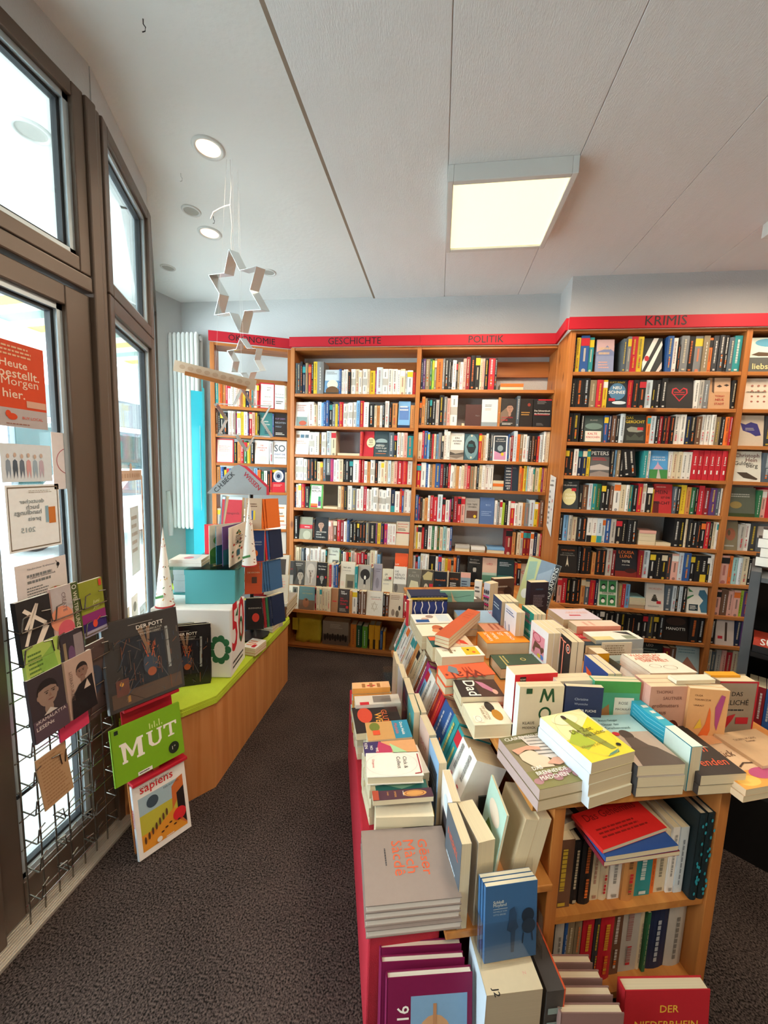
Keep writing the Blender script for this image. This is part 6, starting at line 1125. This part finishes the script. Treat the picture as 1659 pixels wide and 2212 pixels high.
st2([(1491.6, 1486.3), (1578, 1492.7), (1456, 1471)], .95, '#dba36c', 'orange-tan paperback with feathers lettered OLGA TOKARCZUK UNRAST', [('t', 'OLGA', .14, .87, .2, '#5a3424'), ('t', 'TOKARCZUK', .14, .8, .42, '#5a3424'), ('t', 'UNRAST', .14, .7, .26, '#5a3424'), ('p', [(.5, .05), (.62, .3), (.58, .62), (.54, .7), (.48, .4), (.3, .14)], '#e0682c'), ('p', [(.72, .4), (.68, .7), (.8, .92), (.9, .9), (.84, .6), (.78, .3)], '#a8487a'), ('p', [(.2, .3), (.34, .5), (.4, .34)], '#e0b83c')], n=2)
st2([(1556.5, 1472), (1640.3, 1472.8), (1530, 1455)], .95, '#9c8c78', 'stone-coloured book with a red edge lettered DAS KLICHÉ', [('r', 0, .97, 1, 1, 'r'), ('r', .96, 0, 1, 1, 'r'), ('t', 'DAS', .34, .74, .28, 'k'), ('t', 'KLICHÉ', .2, .58, .6, 'k'), LN(.46, .52, 1, 'd'), ('p', [(.05, .1), (.3, .38), (.5, .42), (.42, .3), (.2, .08)], '#b8202c'), ('r', .52, .24, .84, .36, 'r')], n=1, hard=True, name='hardcover_book')
pile([(1462, 1470), (1546, 1468), (1440, 1458)], .965, .952, 1, 'L', '#e6dac4', 'thin cream booklet lying on the tops of the front row', None, name='booklet')
pile([(1536, 1459), (1600, 1459), (1524, 1450)], .955, TZ, 2, 'F', '#e09a1c', 'yellow-orange book lying behind the DAS KLICHÉ book', None)
# ---- near edge: cover-up piles
maed = [('r', 0, 0, 1, .3, '#7f7a4a'), ('r', 0, .85, 1, 1, '#6f6a45')]+[('e', .1+.13*i, .12+.04*(i % 3), .09, .05, '#a87c80') for i in range(7)]+[('p', [(.25, .32), (.1, .5), (.12, .62), (.4, .66), (.62, .5), (.6, .3)], '#d8c4a8'), ('p', [(.4, .96), (.95, .9), (.95, .5), (.7, .42), (.5, .55)], '#cfc4b8')]+[('l', [(.48, .90-.07*i), (.93, .86-.07*i)], .0022, '#5e5550') for i in range(6)]+[('p', [(.04, .7), (.4, .74), (.62, .68), (.6, .62), (.3, .66), (.1, .6)], '#cf9a80'), ('p', [(.5, .36), (.7, .44), (.98, .42), (.98, .34), (.7, .3)], '#cf9a80'), ('T', 'CLAIRE MESSUD', .06, .88, .8, 'f'), ('T', 'DAS', .14, .28, .2, 'f'), ('T', 'BRENNENDE', .14, .19, .62, 'f'), ('T', 'MÄDCHEN', .14, .1, .56, 'f')]
p2([(1166, 1706), (1273, 1683), (1089.7, 1592.7)], .812, 'L', '#8a7c5c', 'paperback lettered DAS BRENNENDE MÄDCHEN with folded arms, near left corner', maed, 2, spine='#b39a94')
zeit = [('r', 0, 0, 1, .45, '#e0cf3c'), ('p', [(0, .4), (.35, .62), (.5, .3), (.2, .2)], '#a9b83c'), ('p', [(.55, .6), (.95, .8), (.95, .5), (.7, .4)], '#e6d22c'), ('e', .42, .84, .3, .12, '#dfe0b8'), ('p', [(.38, .86), (.5, .86), (.62, .5), (.74, .12), (.62, .12), (.42, .5)], '#8f9440'), ('e', .44, .88, .05, .05, '#3c2c24'), ('p', [(.4, .02), (.7, .05), (.75, .1), (.5, .06)], '#5c8a78'), ('t', 'Die Zeit', .24, .52, .5, '#5b5a20'), ('t', 'des Lichts', .4, .42, .5, '#5b5a20'), ('t', 'Whitney Scharer', .1, .22, .6, '#8a7c30'), ('ring', .5, .5, .47, .48, .01, '#c0b060'), ('e', .84, .16, .05, .03, 'k')]
p2([(1278.5, 1648), (1372, 1622), (1182, 1546)], .882, 'L', '#e9e0a8', 'yellow paperback lettered Die Zeit des Lichts on the tallest near pile', zeit, 4, lower='#dcd9c4', spine='#d5dce4')
dr = [('r', 0, .62, 1, 1, '#9fc0c2'), ('r', 0, 0, 1, .62, '#b09c8c'), ('p', [(.1, 0), (.2, .3), (.5, .42), (.8, .3), (1, .1), (1, 0)], '#5b4c42'), ('e', .42, .56, .14, .1, '#4a3a32'), ('p', [(.3, .5), (.55, .5), (.7, .3), (.25, .3)], '#5e4d44'), ('t', 'Arno Geiger', .1, .84, .46, '#3c5a5e'), ('t', 'Unter der', .1, .76, .4, '#3c5a5e'), ('t', 'Drachenwand', .1, .68, .56, '#3c5a5e'), ('e', .2, .58, .08, .04, 'r')]
p2([(1378, 1655), (1481, 1650), (1300, 1545)], .842, 'L', '#a79c90', 'paperback with a reclining figure under a pale blue sky, third near pile', dr, 3, spine='#4a4c50')
# book on its fore edge, spine up
A_, B_, C_ = PZ(1495, 1614, .885), PZ(1519, 1612, .885), PZ(1405, 1510, .885)
e1 = Vector((B_.x-A_.x, B_.y-A_.y, 0)).normalized(); e2 = Vector((-e1.y, e1.x, 0)); D_ = (C_-A_).dot(e2)
book('paperback_book', basis((0, 0, -1), e1, -e2 if 0 else Vector((0, 0, -1)).cross(e1), A_+e2*0 if Vector((0, 0, -1)).cross(e1).dot(e2) > 0 else A_+e2*D_), .134, .034, D_, '#2fa3c0', 'blue swirl paperback standing on its fore edge, spine up, near edge of the table', spine='#3aa6bd',
     front=[('l', [(.05+.09*i, .05), (.1+.09*i+.02*math.sin(i), .3), (.05+.09*i, .6)], .0018, '#8fd4e0') for i in range(10)]+[('r', 0, .62, 1, 1, '#d6e6dc')], spart=[('r', 0, .6, 1, 1, '#e3ead8'), ('T', 'DAS WASSER', .35, .12, .42, 'f', -1)] if 0 else [('r', 0, .6, 1, 1, '#e3ead8'), LN(.1, .5, 3, 'f', .2, .8)])
p2([(1514.5, 1675.5), (1613, 1669.6), (1460.7, 1567.8)], .812, 'L', '#3a322e', 'dark paperback with scrawled orange handwriting, near edge', [('i', 'Kein', .3, .42, .5, '#e8603c'), ('i', 'wenden', .1, .16, .8, '#e8603c'), ('i', 'Laila', .3, .7, .4, '#e8603c'), ('p', [(.2, .52), (.5, .6), (.9, .5)], '#d8cbb4')], 2)
p2([(1612, 1706), (1700, 1690), (1512, 1590)], .79, 'L', '#d9b894', 'cream and orange paperback lettered glück at the right end of the near edge', [('r', 0, 0, 1, .28, '#e6a04a'), ('e', .3, .12, .25, .09, '#f0c060'), ('e', .8, .2, .3, .1, '#b8507a'), ('i', 'das', .3, .6, .2, 'u'), ('i', 'glück', .3, .5, .5, 'u'), ('l', [(.5, .34), (.7, .4), (.9, .38)], .004, '#4a3424'), ('r', 0, .8, 1, 1, '#dba070')], 2)
p2([(1648, 1655), (1745, 1640), (1551, 1584)], .80, 'L', '#c9a47c', 'plain tan paperback at the right edge of the picture on the table', [('T', 'TAUBEN IM GRAS', .2, .72, .5, '#5b3c28'), ('t', 'Roman', .4, .64, .2, '#5b3c28')], 2)
# ---- face row on the side ledge, covers to the aisle
DR = [((849.4, 1407.4), (857, 1434), (857, 1407.4), '#c9b090', None), ((860, 1434), (869, 1464), (871, 1434), '#d6d2cf', None), ((870.6, 1464), (880.8, 1498), (884.7, 1464), '#2a3440', [('e', .6, .5, .3, .2, '#4a5a70')]),
 ((881.5, 1499), (894, 1539), (894, 1498), '#4a9a9c', [('T', 'GLUT', .3, .8, .5, 'y', 1), ('l', [(.2, .2), (.5, .35), (.8, .2)], .006, 'y')]), ((907.4, 1544.6), (927, 1588.5), (921.5, 1542), '#d8b8a8', [('T', 'SYLT', .2, .62, .6, '#b0505c'), ('l', [(.3, .5), (.7, .3)], .002, '#b0505c')]),
 ((927.8, 1594), (948, 1649), (944, 1593), '#8ab0d4', [('r', .12, .1, .9, .8, '#3c4a58'), ('lines', .2, .3, .85, .7, 5, 'g'), ('r', .12, .1, .9, .22, 'y')]), ((956, 1663), (977, 1731.6), (972, 1661), '#e6ded8', [('r', .2, 0, 1, .6, '#3a3436'), ('e', .5, .75, .2, .1, 'x')]),
 ((966.5, 1734.5), (997.4, 1824), (986.8, 1733.6), '#555b62', [('T', 'NEBEL', .15, .7, .7, '#c8502c'), LN(.2, .5, 5, 'x')])]
for i, (a, b_, c, col, it) in enumerate(DR):
    dn = ['far end', 'second from the far end', 'third from the far end', 'with a teal cover and yellow marks', 'with a pink cover lettered SYLT', 'with a light blue cover', 'with a white and dark cover', 'with a grey cover, nearest']
    stand([a, b_, c], .645, .3865, col, f'paperback in the slanting row along the side ledge, {dn[i]}', it)
stand([(895, 1498), (910.5, 1539), (905, 1497)], .645, .3865, '#d8c8a8', 'paperback seen by its pages beside the teal cover in the slanting row', None)
stand([(988, 1733.6), (1034, 1821), (1013, 1732)], .640, .3865, '#dccbb0', 'thick paperback seen by its pages at the near end of the slanting row', None, depth=.05)
# ---- spine row under the table edge
ST = .36; FS = basis(-TV, TU*math.cos(ST)-Vector((0, 0, math.sin(ST))), TU*math.sin(ST)+Vector((0, 0, math.cos(ST))), TP(-.146, 1.40, .520))
row(FS, 0, 0, 1.20, "w8 t4 w7 w8 w6 c5 w8s1 w6 a8 c6 c5 w4 u6 m7 l6 w10s2 s8 z6 r5 b9 b8 t8 t7 w9 w9", 'left side of book table', 's', hard=.1, hb=.202, back=0, maxh=.212, depth=.11)
flush_shelves(300)
def tb(a, b_, z, M2, w, t_, h, col, label, **k): return book(k.pop('name', 'paperback_book'), FT_ @ T(a, b_, z) @ M2, w, t_, h, col, label, **k)
PG = basis((0, -1, 0), (1, 0, 0), (0, 0, 1), (0, 0, 0))    # fore edge to the viewer
tb(-.045, .135, .5095, Matrix.Rotation(.20, 4, 'Y') @ PG, .125, .037, .188, '#c9b08c', 'left of two paperbacks showing their pages at the end of the side shelf')
tb(-.007, .135, .5095, Matrix.Rotation(.20, 4, 'Y') @ PG, .125, .037, .188, '#c9b08c', 'right of two paperbacks showing their pages at the end of the side shelf')
tb(-.075, .150, .5095, Matrix.Rotation(.14, 4, 'Y') @ Rz(-.12) @ PG, .14, .006, .20, '#a9c4b4', 'thin cover painted mint and green, splayed beside the two page-edge paperbacks', front=[('p', [(0, 0), (.6, 0), (.8, .4), (.3, .5)], '#5a7a3a'), ('e', .5, .7, .3, .14, '#d9c4ac')])
bx('bookend', (-.075, .165, .5095), (-.03, .17, .62), 'black_metal', None, FT_, label='black metal bookend on the side shelf of the table', category='bookend')
# ---- on the red plinth
def rp(px, zt, zb, mode, col, label, items=None, n=1, **k): pile(px, zt, zb, n, mode, col, label, items, **k)
rp([(790, 1958), (998, 1937), (773, 1795)], .502, .4085, 'B', '#8f8078', 'large taupe hardback lettered in mixed red letters, nearest pile on the red cloth', [('T', 'Gēsęr', .2, .62, .50, '#cf5a34', 0), ('T', 'Màch', .2, .48, .46, '#cf5a34'), ('t', 'Sàcdê', .2, .34, .48, '#cf5a34'), LN(.24, .27, 1, 'd', .3, .6)], n=4, name='hardcover_book', hard=True, pages='#d9d0c4', spine='#6f625c')
rp([(812, 1766), (938, 1763), (797, 1722)], .535, .4085, 'B', '#e3d3b4', 'thick cream page block without a visible cover, second pile on the red cloth', None)
rp([(806, 1730), (937, 1720), (797, 1710)], .575, .556, 'B', '#4a2838', 'purple paperback with a gold coin lettered DIE SPEISE', [('e', .5, .7, .34, .2, '#cf9450'), ('ring', .5, .7, .28, .16, .1, '#8a4a2c'), ('T', 'HARRY', .2, .5, .5, 'f'), ('T', 'SPEISE', .2, .36, .6, '#cf9450'), ('T', 'UND', .2, .24, .4, '#cf9450'), ('r', 0, 0, 1, .1, '#a8442c')])
rp([(812, 1712), (925, 1705), (800, 1690)], .555, .536, 'B', '#2f6a60', 'teal patterned paperback under the purple coin book', [('p', [(.2, .1), (.8, .5), (.3, .9)], '#7fa88c')])
rp([(793, 1679), (916, 1674), (788, 1627)], .602, .572, 'B', '#ebe4d8', 'white hardback lettered Click & Collect with a red ribbon', [('T', 'Click &', .2, .68, .5, '#3c3a34'), ('T', 'Collect', .2, .56, .5, '#3c3a34'), ('ring', .5, .46, .48, .47, .01, 's'), ('t', 'Diogenes', .3, .1, .35, 'r'), ('l', [(.1, .96), (.9, .97), (.93, .85)], .004, '#a0202c')], name='hardcover_book', hard=True)
rp([(800, 1690), (928, 1668), (790, 1625)], .5715, .4085, 'B', '#dfd6c4', 'paperback with blue brush marks under the white Click & Collect book', [('r', .05, .75, .4, .95, '#3a6ab0')], n=5, lower='#d8cdb8')
rp([(788, 1634), (903, 1625), (784, 1604)], .59, .4085, 'B', '#d9a06c', 'colourful paperback lettered 9 WE NO KEN on the red cloth', [('r', 0, 0, 1, .34, '#3a2c60'), ('p', [(0, .3), (.5, .55), (1, .5), (1, .2)], '#b83a5c'), ('p', [(.2, .5), (.9, .8), (1, .55)], '#a8cf9c'), ('T', 'WE', .45, .22, .3, 'f'), ('T', 'NO', .3, .12, .3, 'f'), ('T', 'KEN', .1, .02, .4, 'f')], n=4, lower='w')
rp([(795, 1600), (891, 1592), (788, 1561)], .59, .4085, 'B', '#c9985c', 'brown and blue paperback lettered Dora Heldt in white', [('r', 0, .62, 1, 1, '#2f8aa8'), ('T', 'Dora Heldt', .12, .8, .7, 'f'), ('i', 'Mathilda', .15, .66, .6, '#e0604c'), ('e', .3, .2, .25, .12, '#6f7a30'), ('r', .5, .14, .75, .3, '#d8502c')], n=3, lower='w')
rp([(770, 1585), (874, 1574), (771, 1528)], .585, .555, 'B', '#241a18', 'black and fiery orange thriller lettered WELT', [('e', .35, .25, .3, .16, '#c8442c'), ('T', 'WELT', .3, .46, .66, '#d99a3c', 0), ('T', 'GLUT', .2, .62, .5, '#c8602c')], n=1)
rp([(772, 1572), (868, 1562), (771, 1530)], .554, .4085, 'B', '#2a2422', 'black book on the pile under the fiery thriller', None, n=5, lower='w')
rp([(768, 1524), (866, 1518), (766, 1504)], .60, .4085, 'F', '#cfc8bc', 'white book with a grey photo behind the fiery thriller', [('r', .2, .2, .9, .6, '#7d7670'), ('r', 0, .7, .3, .9, 'r')], n=6, lower='c')
rp([(761.5, 1488), (843, 1484), (757, 1475)], .625, .4085, 'F', '#e6b07c', 'peach book with a red seal on the farthest pile on the red cloth', [('e', .4, .5, .12, .12, 'r'), LN(.2, .8, 3, '#a8703c')], n=8, lower='q', spine='#e8a04c')
A_, B_, C_ = PZ(840, 1500, .72), PZ(873, 1500, .72), PZ(840, 1490, .72)
b = empty('leaflet_stand', FT_ @ T(-.235, .66, .592), 'clear acrylic leaflet stand on the piles beside the slanting row', 'stand')
bx('rear_plate', (-.07, .06, 0), (.03, .064, .16), 'acrylic', b); bx('foot_plate', (-.07, -.02, 0), (.03, .064, .004), 'acrylic', b); bx('front_lip', (-.07, -.02, .004), (.03, -.016, .05), 'acrylic', b)
# ---- end shelf of the table
FE = FT_ @ T(0, .03, 0)
row(FE, .3585, .113, .545, "u12 k6 k8 c6 c6 w8 a9 t12 o3 c8 w5 x6", 'upper end shelf of table', 'e', hard=.3, hb=.212, back=.01, maxh=.225, depth=.15, styles=(2, 3, 6))
for i in range(2): tb(.575-.026*i, .02, .3585, Matrix.Rotation(.0, 4, 'Y') @ basis((0, 1, 0), (-1, 0, 0), (0, 0, 1), (.024, 0, 0)), .20, .024, .285, '#16262a', ('right' if i == 0 else 'left')+' of two tall books with a turquoise speckled spine on the end shelf', name='hardcover_book', hard=True, pages='#c9bda4', spart=[('e', random.uniform(.2, .8), random.uniform(.05, .95), .14, .02, '#2a94a4') for _ in range(16)], single=False)
pile([(1305, 1862), (1469, 1838), (1312, 1762)], .600, .586, 1, 'L', '#7c1f2c', 'dark red paperback lying lowest on the leaning books in the end shelf', None)
pile([(1309, 1851), (1466, 1826), (1322, 1748)], .617, .601, 1, 'L', '#2a4a86', 'blue paperback lying second on the books in the end shelf', [LN(.6, .9, 3, 'x')])
pile([(1303, 1836), (1441, 1787), (1304, 1738)], .630, .618, 1, 'L', '#cf2420', 'bright red paperback lying on top in the end shelf', [('t', 'Das Geheimnis', .1, .7, .8, '#7a1410'), LN(.2, .5, 3, '#8a1a14')])
tb(.125, .06, .575, Rz(.25) @ Matrix.Rotation(.0, 4, 'Y') @ basis((1, 0, 0), (0, 0, -1), (0, 1, 0), (0, 0, .03)), .10, .028, .26, '#8d857c', 'grey photo paperback lying at the left of the end shelf pile', front=[('r', .3, .3, .7, .7, '#55504a'), ('r', .8, 0, 1, 1, '#2a2624')])
row(FE, .0685, .113, .597, "k8 s8 b3 h6 h6 r10 d5 r12 u9 s16 c4 e3 n18 s16", 'lowest end shelf of table', 'e2', hard=.6, hb=.215, back=.02, maxh=.235, depth=.17, styles=(3, 6))
flush_shelves(300)
# ---- standing on the floor before the table end
A9, B9 = PZ(836, 2117, .33), PZ(1021, 2103, .33)
def floorstand(A, B, w, h, t_, col, label, items, lean=.16, dz=0, name='hardcover_book', **k):
    e1 = Vector((B.x-A.x, B.y-A.y, 0)).normalized(); nn = Vector((-e1.y, e1.x, 0))
    o = Vector((A.x, A.y, 0))-nn*(math.sin(lean)*h)+Vector((0, 0, .003+dz))
    book(name, basis(e1, nn, (0, 0, 1), o) @ Matrix.Rotation(-lean, 4, 'X'), w, t_, h, col, label, front=items, hard=True, **k)
m91 = [('r', .28, .0, .94, .86, '#7fa4c4'), ('e', .56, .46, .24, .26, '#c99a70'), ('r', .30, .0, .82, .42, '#8a5a44'), ('r', .54, .3, .58, .8, '#b8845c'), ('r', .86, .1, .9, .6, '#5b3a34'), ('T', '91', .12, .8, .1, 'f', 1), LN(.3, .7, 2, 'f', .1, .2)]+[('e', .36+.07*i, .28, .02, .06, '#2c1c1c') for i in range(7)]
e9 = (B9-A9).normalized(); n9 = Vector((-e9.y, e9.x, 0))
floorstand(A9, B9, .222, .335, .018, '#7a1644', 'front magenta hardback numbered 91 with a domed church, before the red cloth', m91, pages='#e6dcc8')
floorstand(A9+n9*.032-e9*.012, B9+n9*.03, .222, .335, .018, '#7a1644', 'middle magenta hardback behind the one numbered 91', [('T', 'D', .85, .9, .06, 'f')], pages='#e6dcc8')
floorstand(A9+n9*.062-e9*.012, B9+n9*.06, .222, .335, .018, '#7a1644', 'rearmost of the three magenta hardbacks', None, pages='#e6dcc8')
An, Bn = PZ(1350, 2142, .30), PZ(1535, 2139, .30)
floorstand(An, Bn, .228, .30, .03, '#b3202a', 'red hardback lettered DER NIEDERRHEIN in gold standing on the floor', [('T', 'DER', .42, .80, .22, '#e0b03c'), ('T', 'NIEDERRHEIN', .13, .66, .74, '#e0b03c')], lean=.08)
As, Bs = PZ(1212, 2191, .30), PZ(1349, 2191, .30); es = (Bs-As).normalized(); ns = Vector((-es.y, es.x, 0))
for i in range(4):
    floorstand(As+ns*.032*(3-i)+es*(.0), Bs+ns*.032*(3-i), .158-.008*(3-i), .30, .02, '#8a6a62', f'{["rearmost", "third", "second", "foremost"][i]} of four brown-mauve books standing left of the red NIEDERRHEIN', None, lean=.05, pages='#d8c4a4')
# cream slab with the acrylic holder of blue booklets
Mb, wb, db_, hb_ = slab(PZ(1051, 2151, .36), PZ(1173, 2136, .36), PZ(1010, 2020, .36), .0, 'stand')
for k_, (z0, z1) in enumerate(((.003, .36),)):
    book('hardcover_book', slab(PZ(1051, 2151, .36), PZ(1173, 2136, .36), PZ(1010, 2020, .36), z0, 'L')[0], wb, z1-z0-.001, db_, '#d8c6a4', 'very thick cream volume standing before the table, carrying the acrylic holder', front=[('T', 'J2', .1, .1, .14, 'k', 1), ('T', 'Z', .75, .3, .06, 'p', 1)], spine='#c3ccd4', pages='#b8a68a')
bs = empty('upright_volumes', Mb @ T(wb+.012, .0, .0), 'dark striped volume with an orange edge right of the thick cream one', 'book')
bx('cover', (0, 0, .003), (.045, .14, .35), 'print_matte', bs, col='#4a4440'); bx('orange_edge', (.045, 0, .003), (.049, .14, .352), 'print_matte', bs, col='#c8502c')
q = MB(); art(q, (0, 0, 0), (1, 0, 0), (0, 0, 1), (0, -1, 0), .045, .35, [('r', .1, .1+.12*i, .9, .15+.12*i, '#8a9a94') for i in range(7)], .0008); q.build('stripes', bs)
Ah, Bh = PZ(1050, 1909, .575), PZ(1162, 1893, .575)
eh = Vector((Bh.x-Ah.x, Bh.y-Ah.y, 0)).normalized(); nh = Vector((-eh.y, eh.x, 0)); wh = (Bh-Ah).length
HM = basis(eh, nh, (0, 0, 1), (Ah.x-nh.x*.02, Ah.y-nh.y*.02, .366)) @ Matrix.Rotation(-.10, 4, 'X')
for i in range(3): book('paperback_book', HM @ T(-.002*i, .0125*i, .0), wh, .011, .20, '#3a628c', ['front blue booklet lettered Schloß Moyland in the acrylic holder', 'middle blue booklet in the acrylic holder', 'rear blue booklet in the acrylic holder'][i], pages='#e3d8bc', front=[('T', 'Schloß', .15, .76, .2, '#d8dccf'), ('T', 'Moyland', .15, .71, .25, '#d8dccf'), ('r', .15, .69, .42, .695, '#d8dccf'), ('t', 'NOVELLE VON', .15, .65, .26, '#a8b8c0'), ('t', 'OTTO BRÜES', .15, .61, .24, '#a8b8c0'), ('p', [(.46, .66), (.55, .7), (.6, .6), (.6, .5), (.64, .42), (.58, .38), (.56, .1), (.5, .1), (.5, .36), (.42, .4), (.46, .52)], '#2c4664'), ('e', .82, .56, .12, .1, '#1f2c3c'), ('e', .84, .42, .13, .1, '#26384c'), ('l', [(.74, .34), (.72, .2)], .003, '#26384c'), ('l', [(.9, .34), (.92, .22)], .003, '#26384c')] if i == 0 else None)
hb2 = empty('brochure_holder', HM, 'clear acrylic brochure holder with blue booklets on the thick cream volume', 'holder')
bx('back_plate', (-.012, .045, -.005), (wh+.012, .049, .215), 'acrylic', hb2); bx('front_plate', (-.012, -.010, -.005), (wh+.012, -.006, .11), 'acrylic', hb2); bx('side_plate', (-.012, -.006, -.005), (-.008, .045, .11), 'acrylic', hb2); bx('side_plate', (wh+.008, -.006, -.005), (wh+.012, .045, .11), 'acrylic', hb2); bx('base_plate', (-.012, -.006, -.005), (wh+.012, .045, -.001), 'acrylic', hb2)
# ---- dark shop fitting at the right edge
DS = T(1.414, 1.90, 0) @ Rz(-.64)
b = empty('dark_stand', DS, 'dark grey metal book stand at the right edge of the picture', 'stand')
bx('upright', (0, 0, 0), (.035, .4, 1.22), 'dark_grey', b, bevel=.002); bx('back_panel', (.036, .36, 0), (.8, .4, 1.2), 'black_metal', b)
for z in (1.20, .86, .50): bx('shelf', (.036, -.03, z-.02), (.8, .359, z), 'dark_grey' if z > 1 else 'black_metal', b)
bx('plank', (1.40, 1.44, .05), (2.1, 1.47, .09), 'wood_x', None, M=T(1.46, 1.66, 0) @ Rz(-.5) @ T(-1.5, -1.455, 0), label='narrow wooden plank low down by the dark stand', category='plank')
bx('base_box', (.036, -.20, 0), (.8, -.04, .30), 'black_metal', b)
for i in range(4): book('hardcover_book', DS @ T(.01+.012*(i % 2), .13, 1.2255+.044*(i+1)-.001) @ basis((0, -1, 0), (0, 0, -1), (1, 0, 0), (0, .14, 0)), .14, .043, .22, '#2c2a2c', f'{ORD[i+1]} thick white-paged book from below on top of the dark stand', pages='#efece4')
for i, (c, lab) in enumerate((('#b8402c', 'red and blue book lettered SU SA in the dark stand'), ('k', 'black book under the red and blue one in the dark stand'))):
    book('paperback_book', DS @ T(.04, -.02, .9205-.03*i) @ basis((0, 1, 0), (0, 0, -1), (-1, 0, 0), (.22, 0, 0)), .14, .029, .22, c, lab, spart=[('T', 'SU', .25, .9, .2, 'f', 1)] if i == 0 else None)
random.seed(21)
for i, c in enumerate(['c', 'z', 'b', 'e', 'm', 'k', 't']): book('paperback_book', DS @ T(.05+.028*i, .0, .5005) @ basis((0, 1, 0), (-1, 0, 0), (0, 0, 1), (.026, 0, 0)), .13, .0265, .20, c, f'{CN[c]} paperback standing in the middle of the dark stand', st=2, single=True)
b = empty('reused_note', T(0, 0, 0), 'long white paper list pinned on the side of the KRIMIS bookcase', 'paper list')
q = MB(); zz = 1.60; xs = .8255
pts = [(2.86, 1.60), (3.00, 1.62), (3.0, 1.24), (2.87, 1.17)]
q.mesh([(xs-.004, y, z) for y, z in pts]+[(xs-.003, y, z) for y, z in pts], [(0, 1, 2, 3), (7, 6, 5, 4), (0, 4, 5, 1), (1, 5, 6, 2), (2, 6, 7, 3), (3, 7, 4, 0)], 'paper_white' and '#d9d6d0', 'print_matte')
art(q, (xs-.0045, 3.0, 1.20), (0, -1, 0), (0, 0, 1), (-1, 0, 0), .13, .42, [('T', 'BÜCHER', .3, .88, .5, 'd'), ('T', 'GENIEẞEN', .1, .8, .7, 'd'), ('lines', .1, .1, .4, .75, 7, 'g'), ('e', .75, .55, .05, .03, 'r'), ('e', .75, .4, .05, .02, 'm'), ('e', .75, .2, .05, .02, 'e')], .0005)
q.build('paper_strip', b)

# ---- keep every label within sixteen words
for o in bpy.data.objects:
    l = o.get('label')
    if l:
        w_ = re.sub(r'\s+', ' ', l).split(' ')
        w_ = w_[:15] if 'pile topped' in l else w_[:16]
        while w_[-1].lower().strip(',') in ('the', 'a', 'of', 'on', 'in', 'with', 'and', 'at', 'by', 'under', 'to', 'its', 'behind', 'beside'): w_.pop()
        o['label'] = ' '.join(w_).rstrip(',')
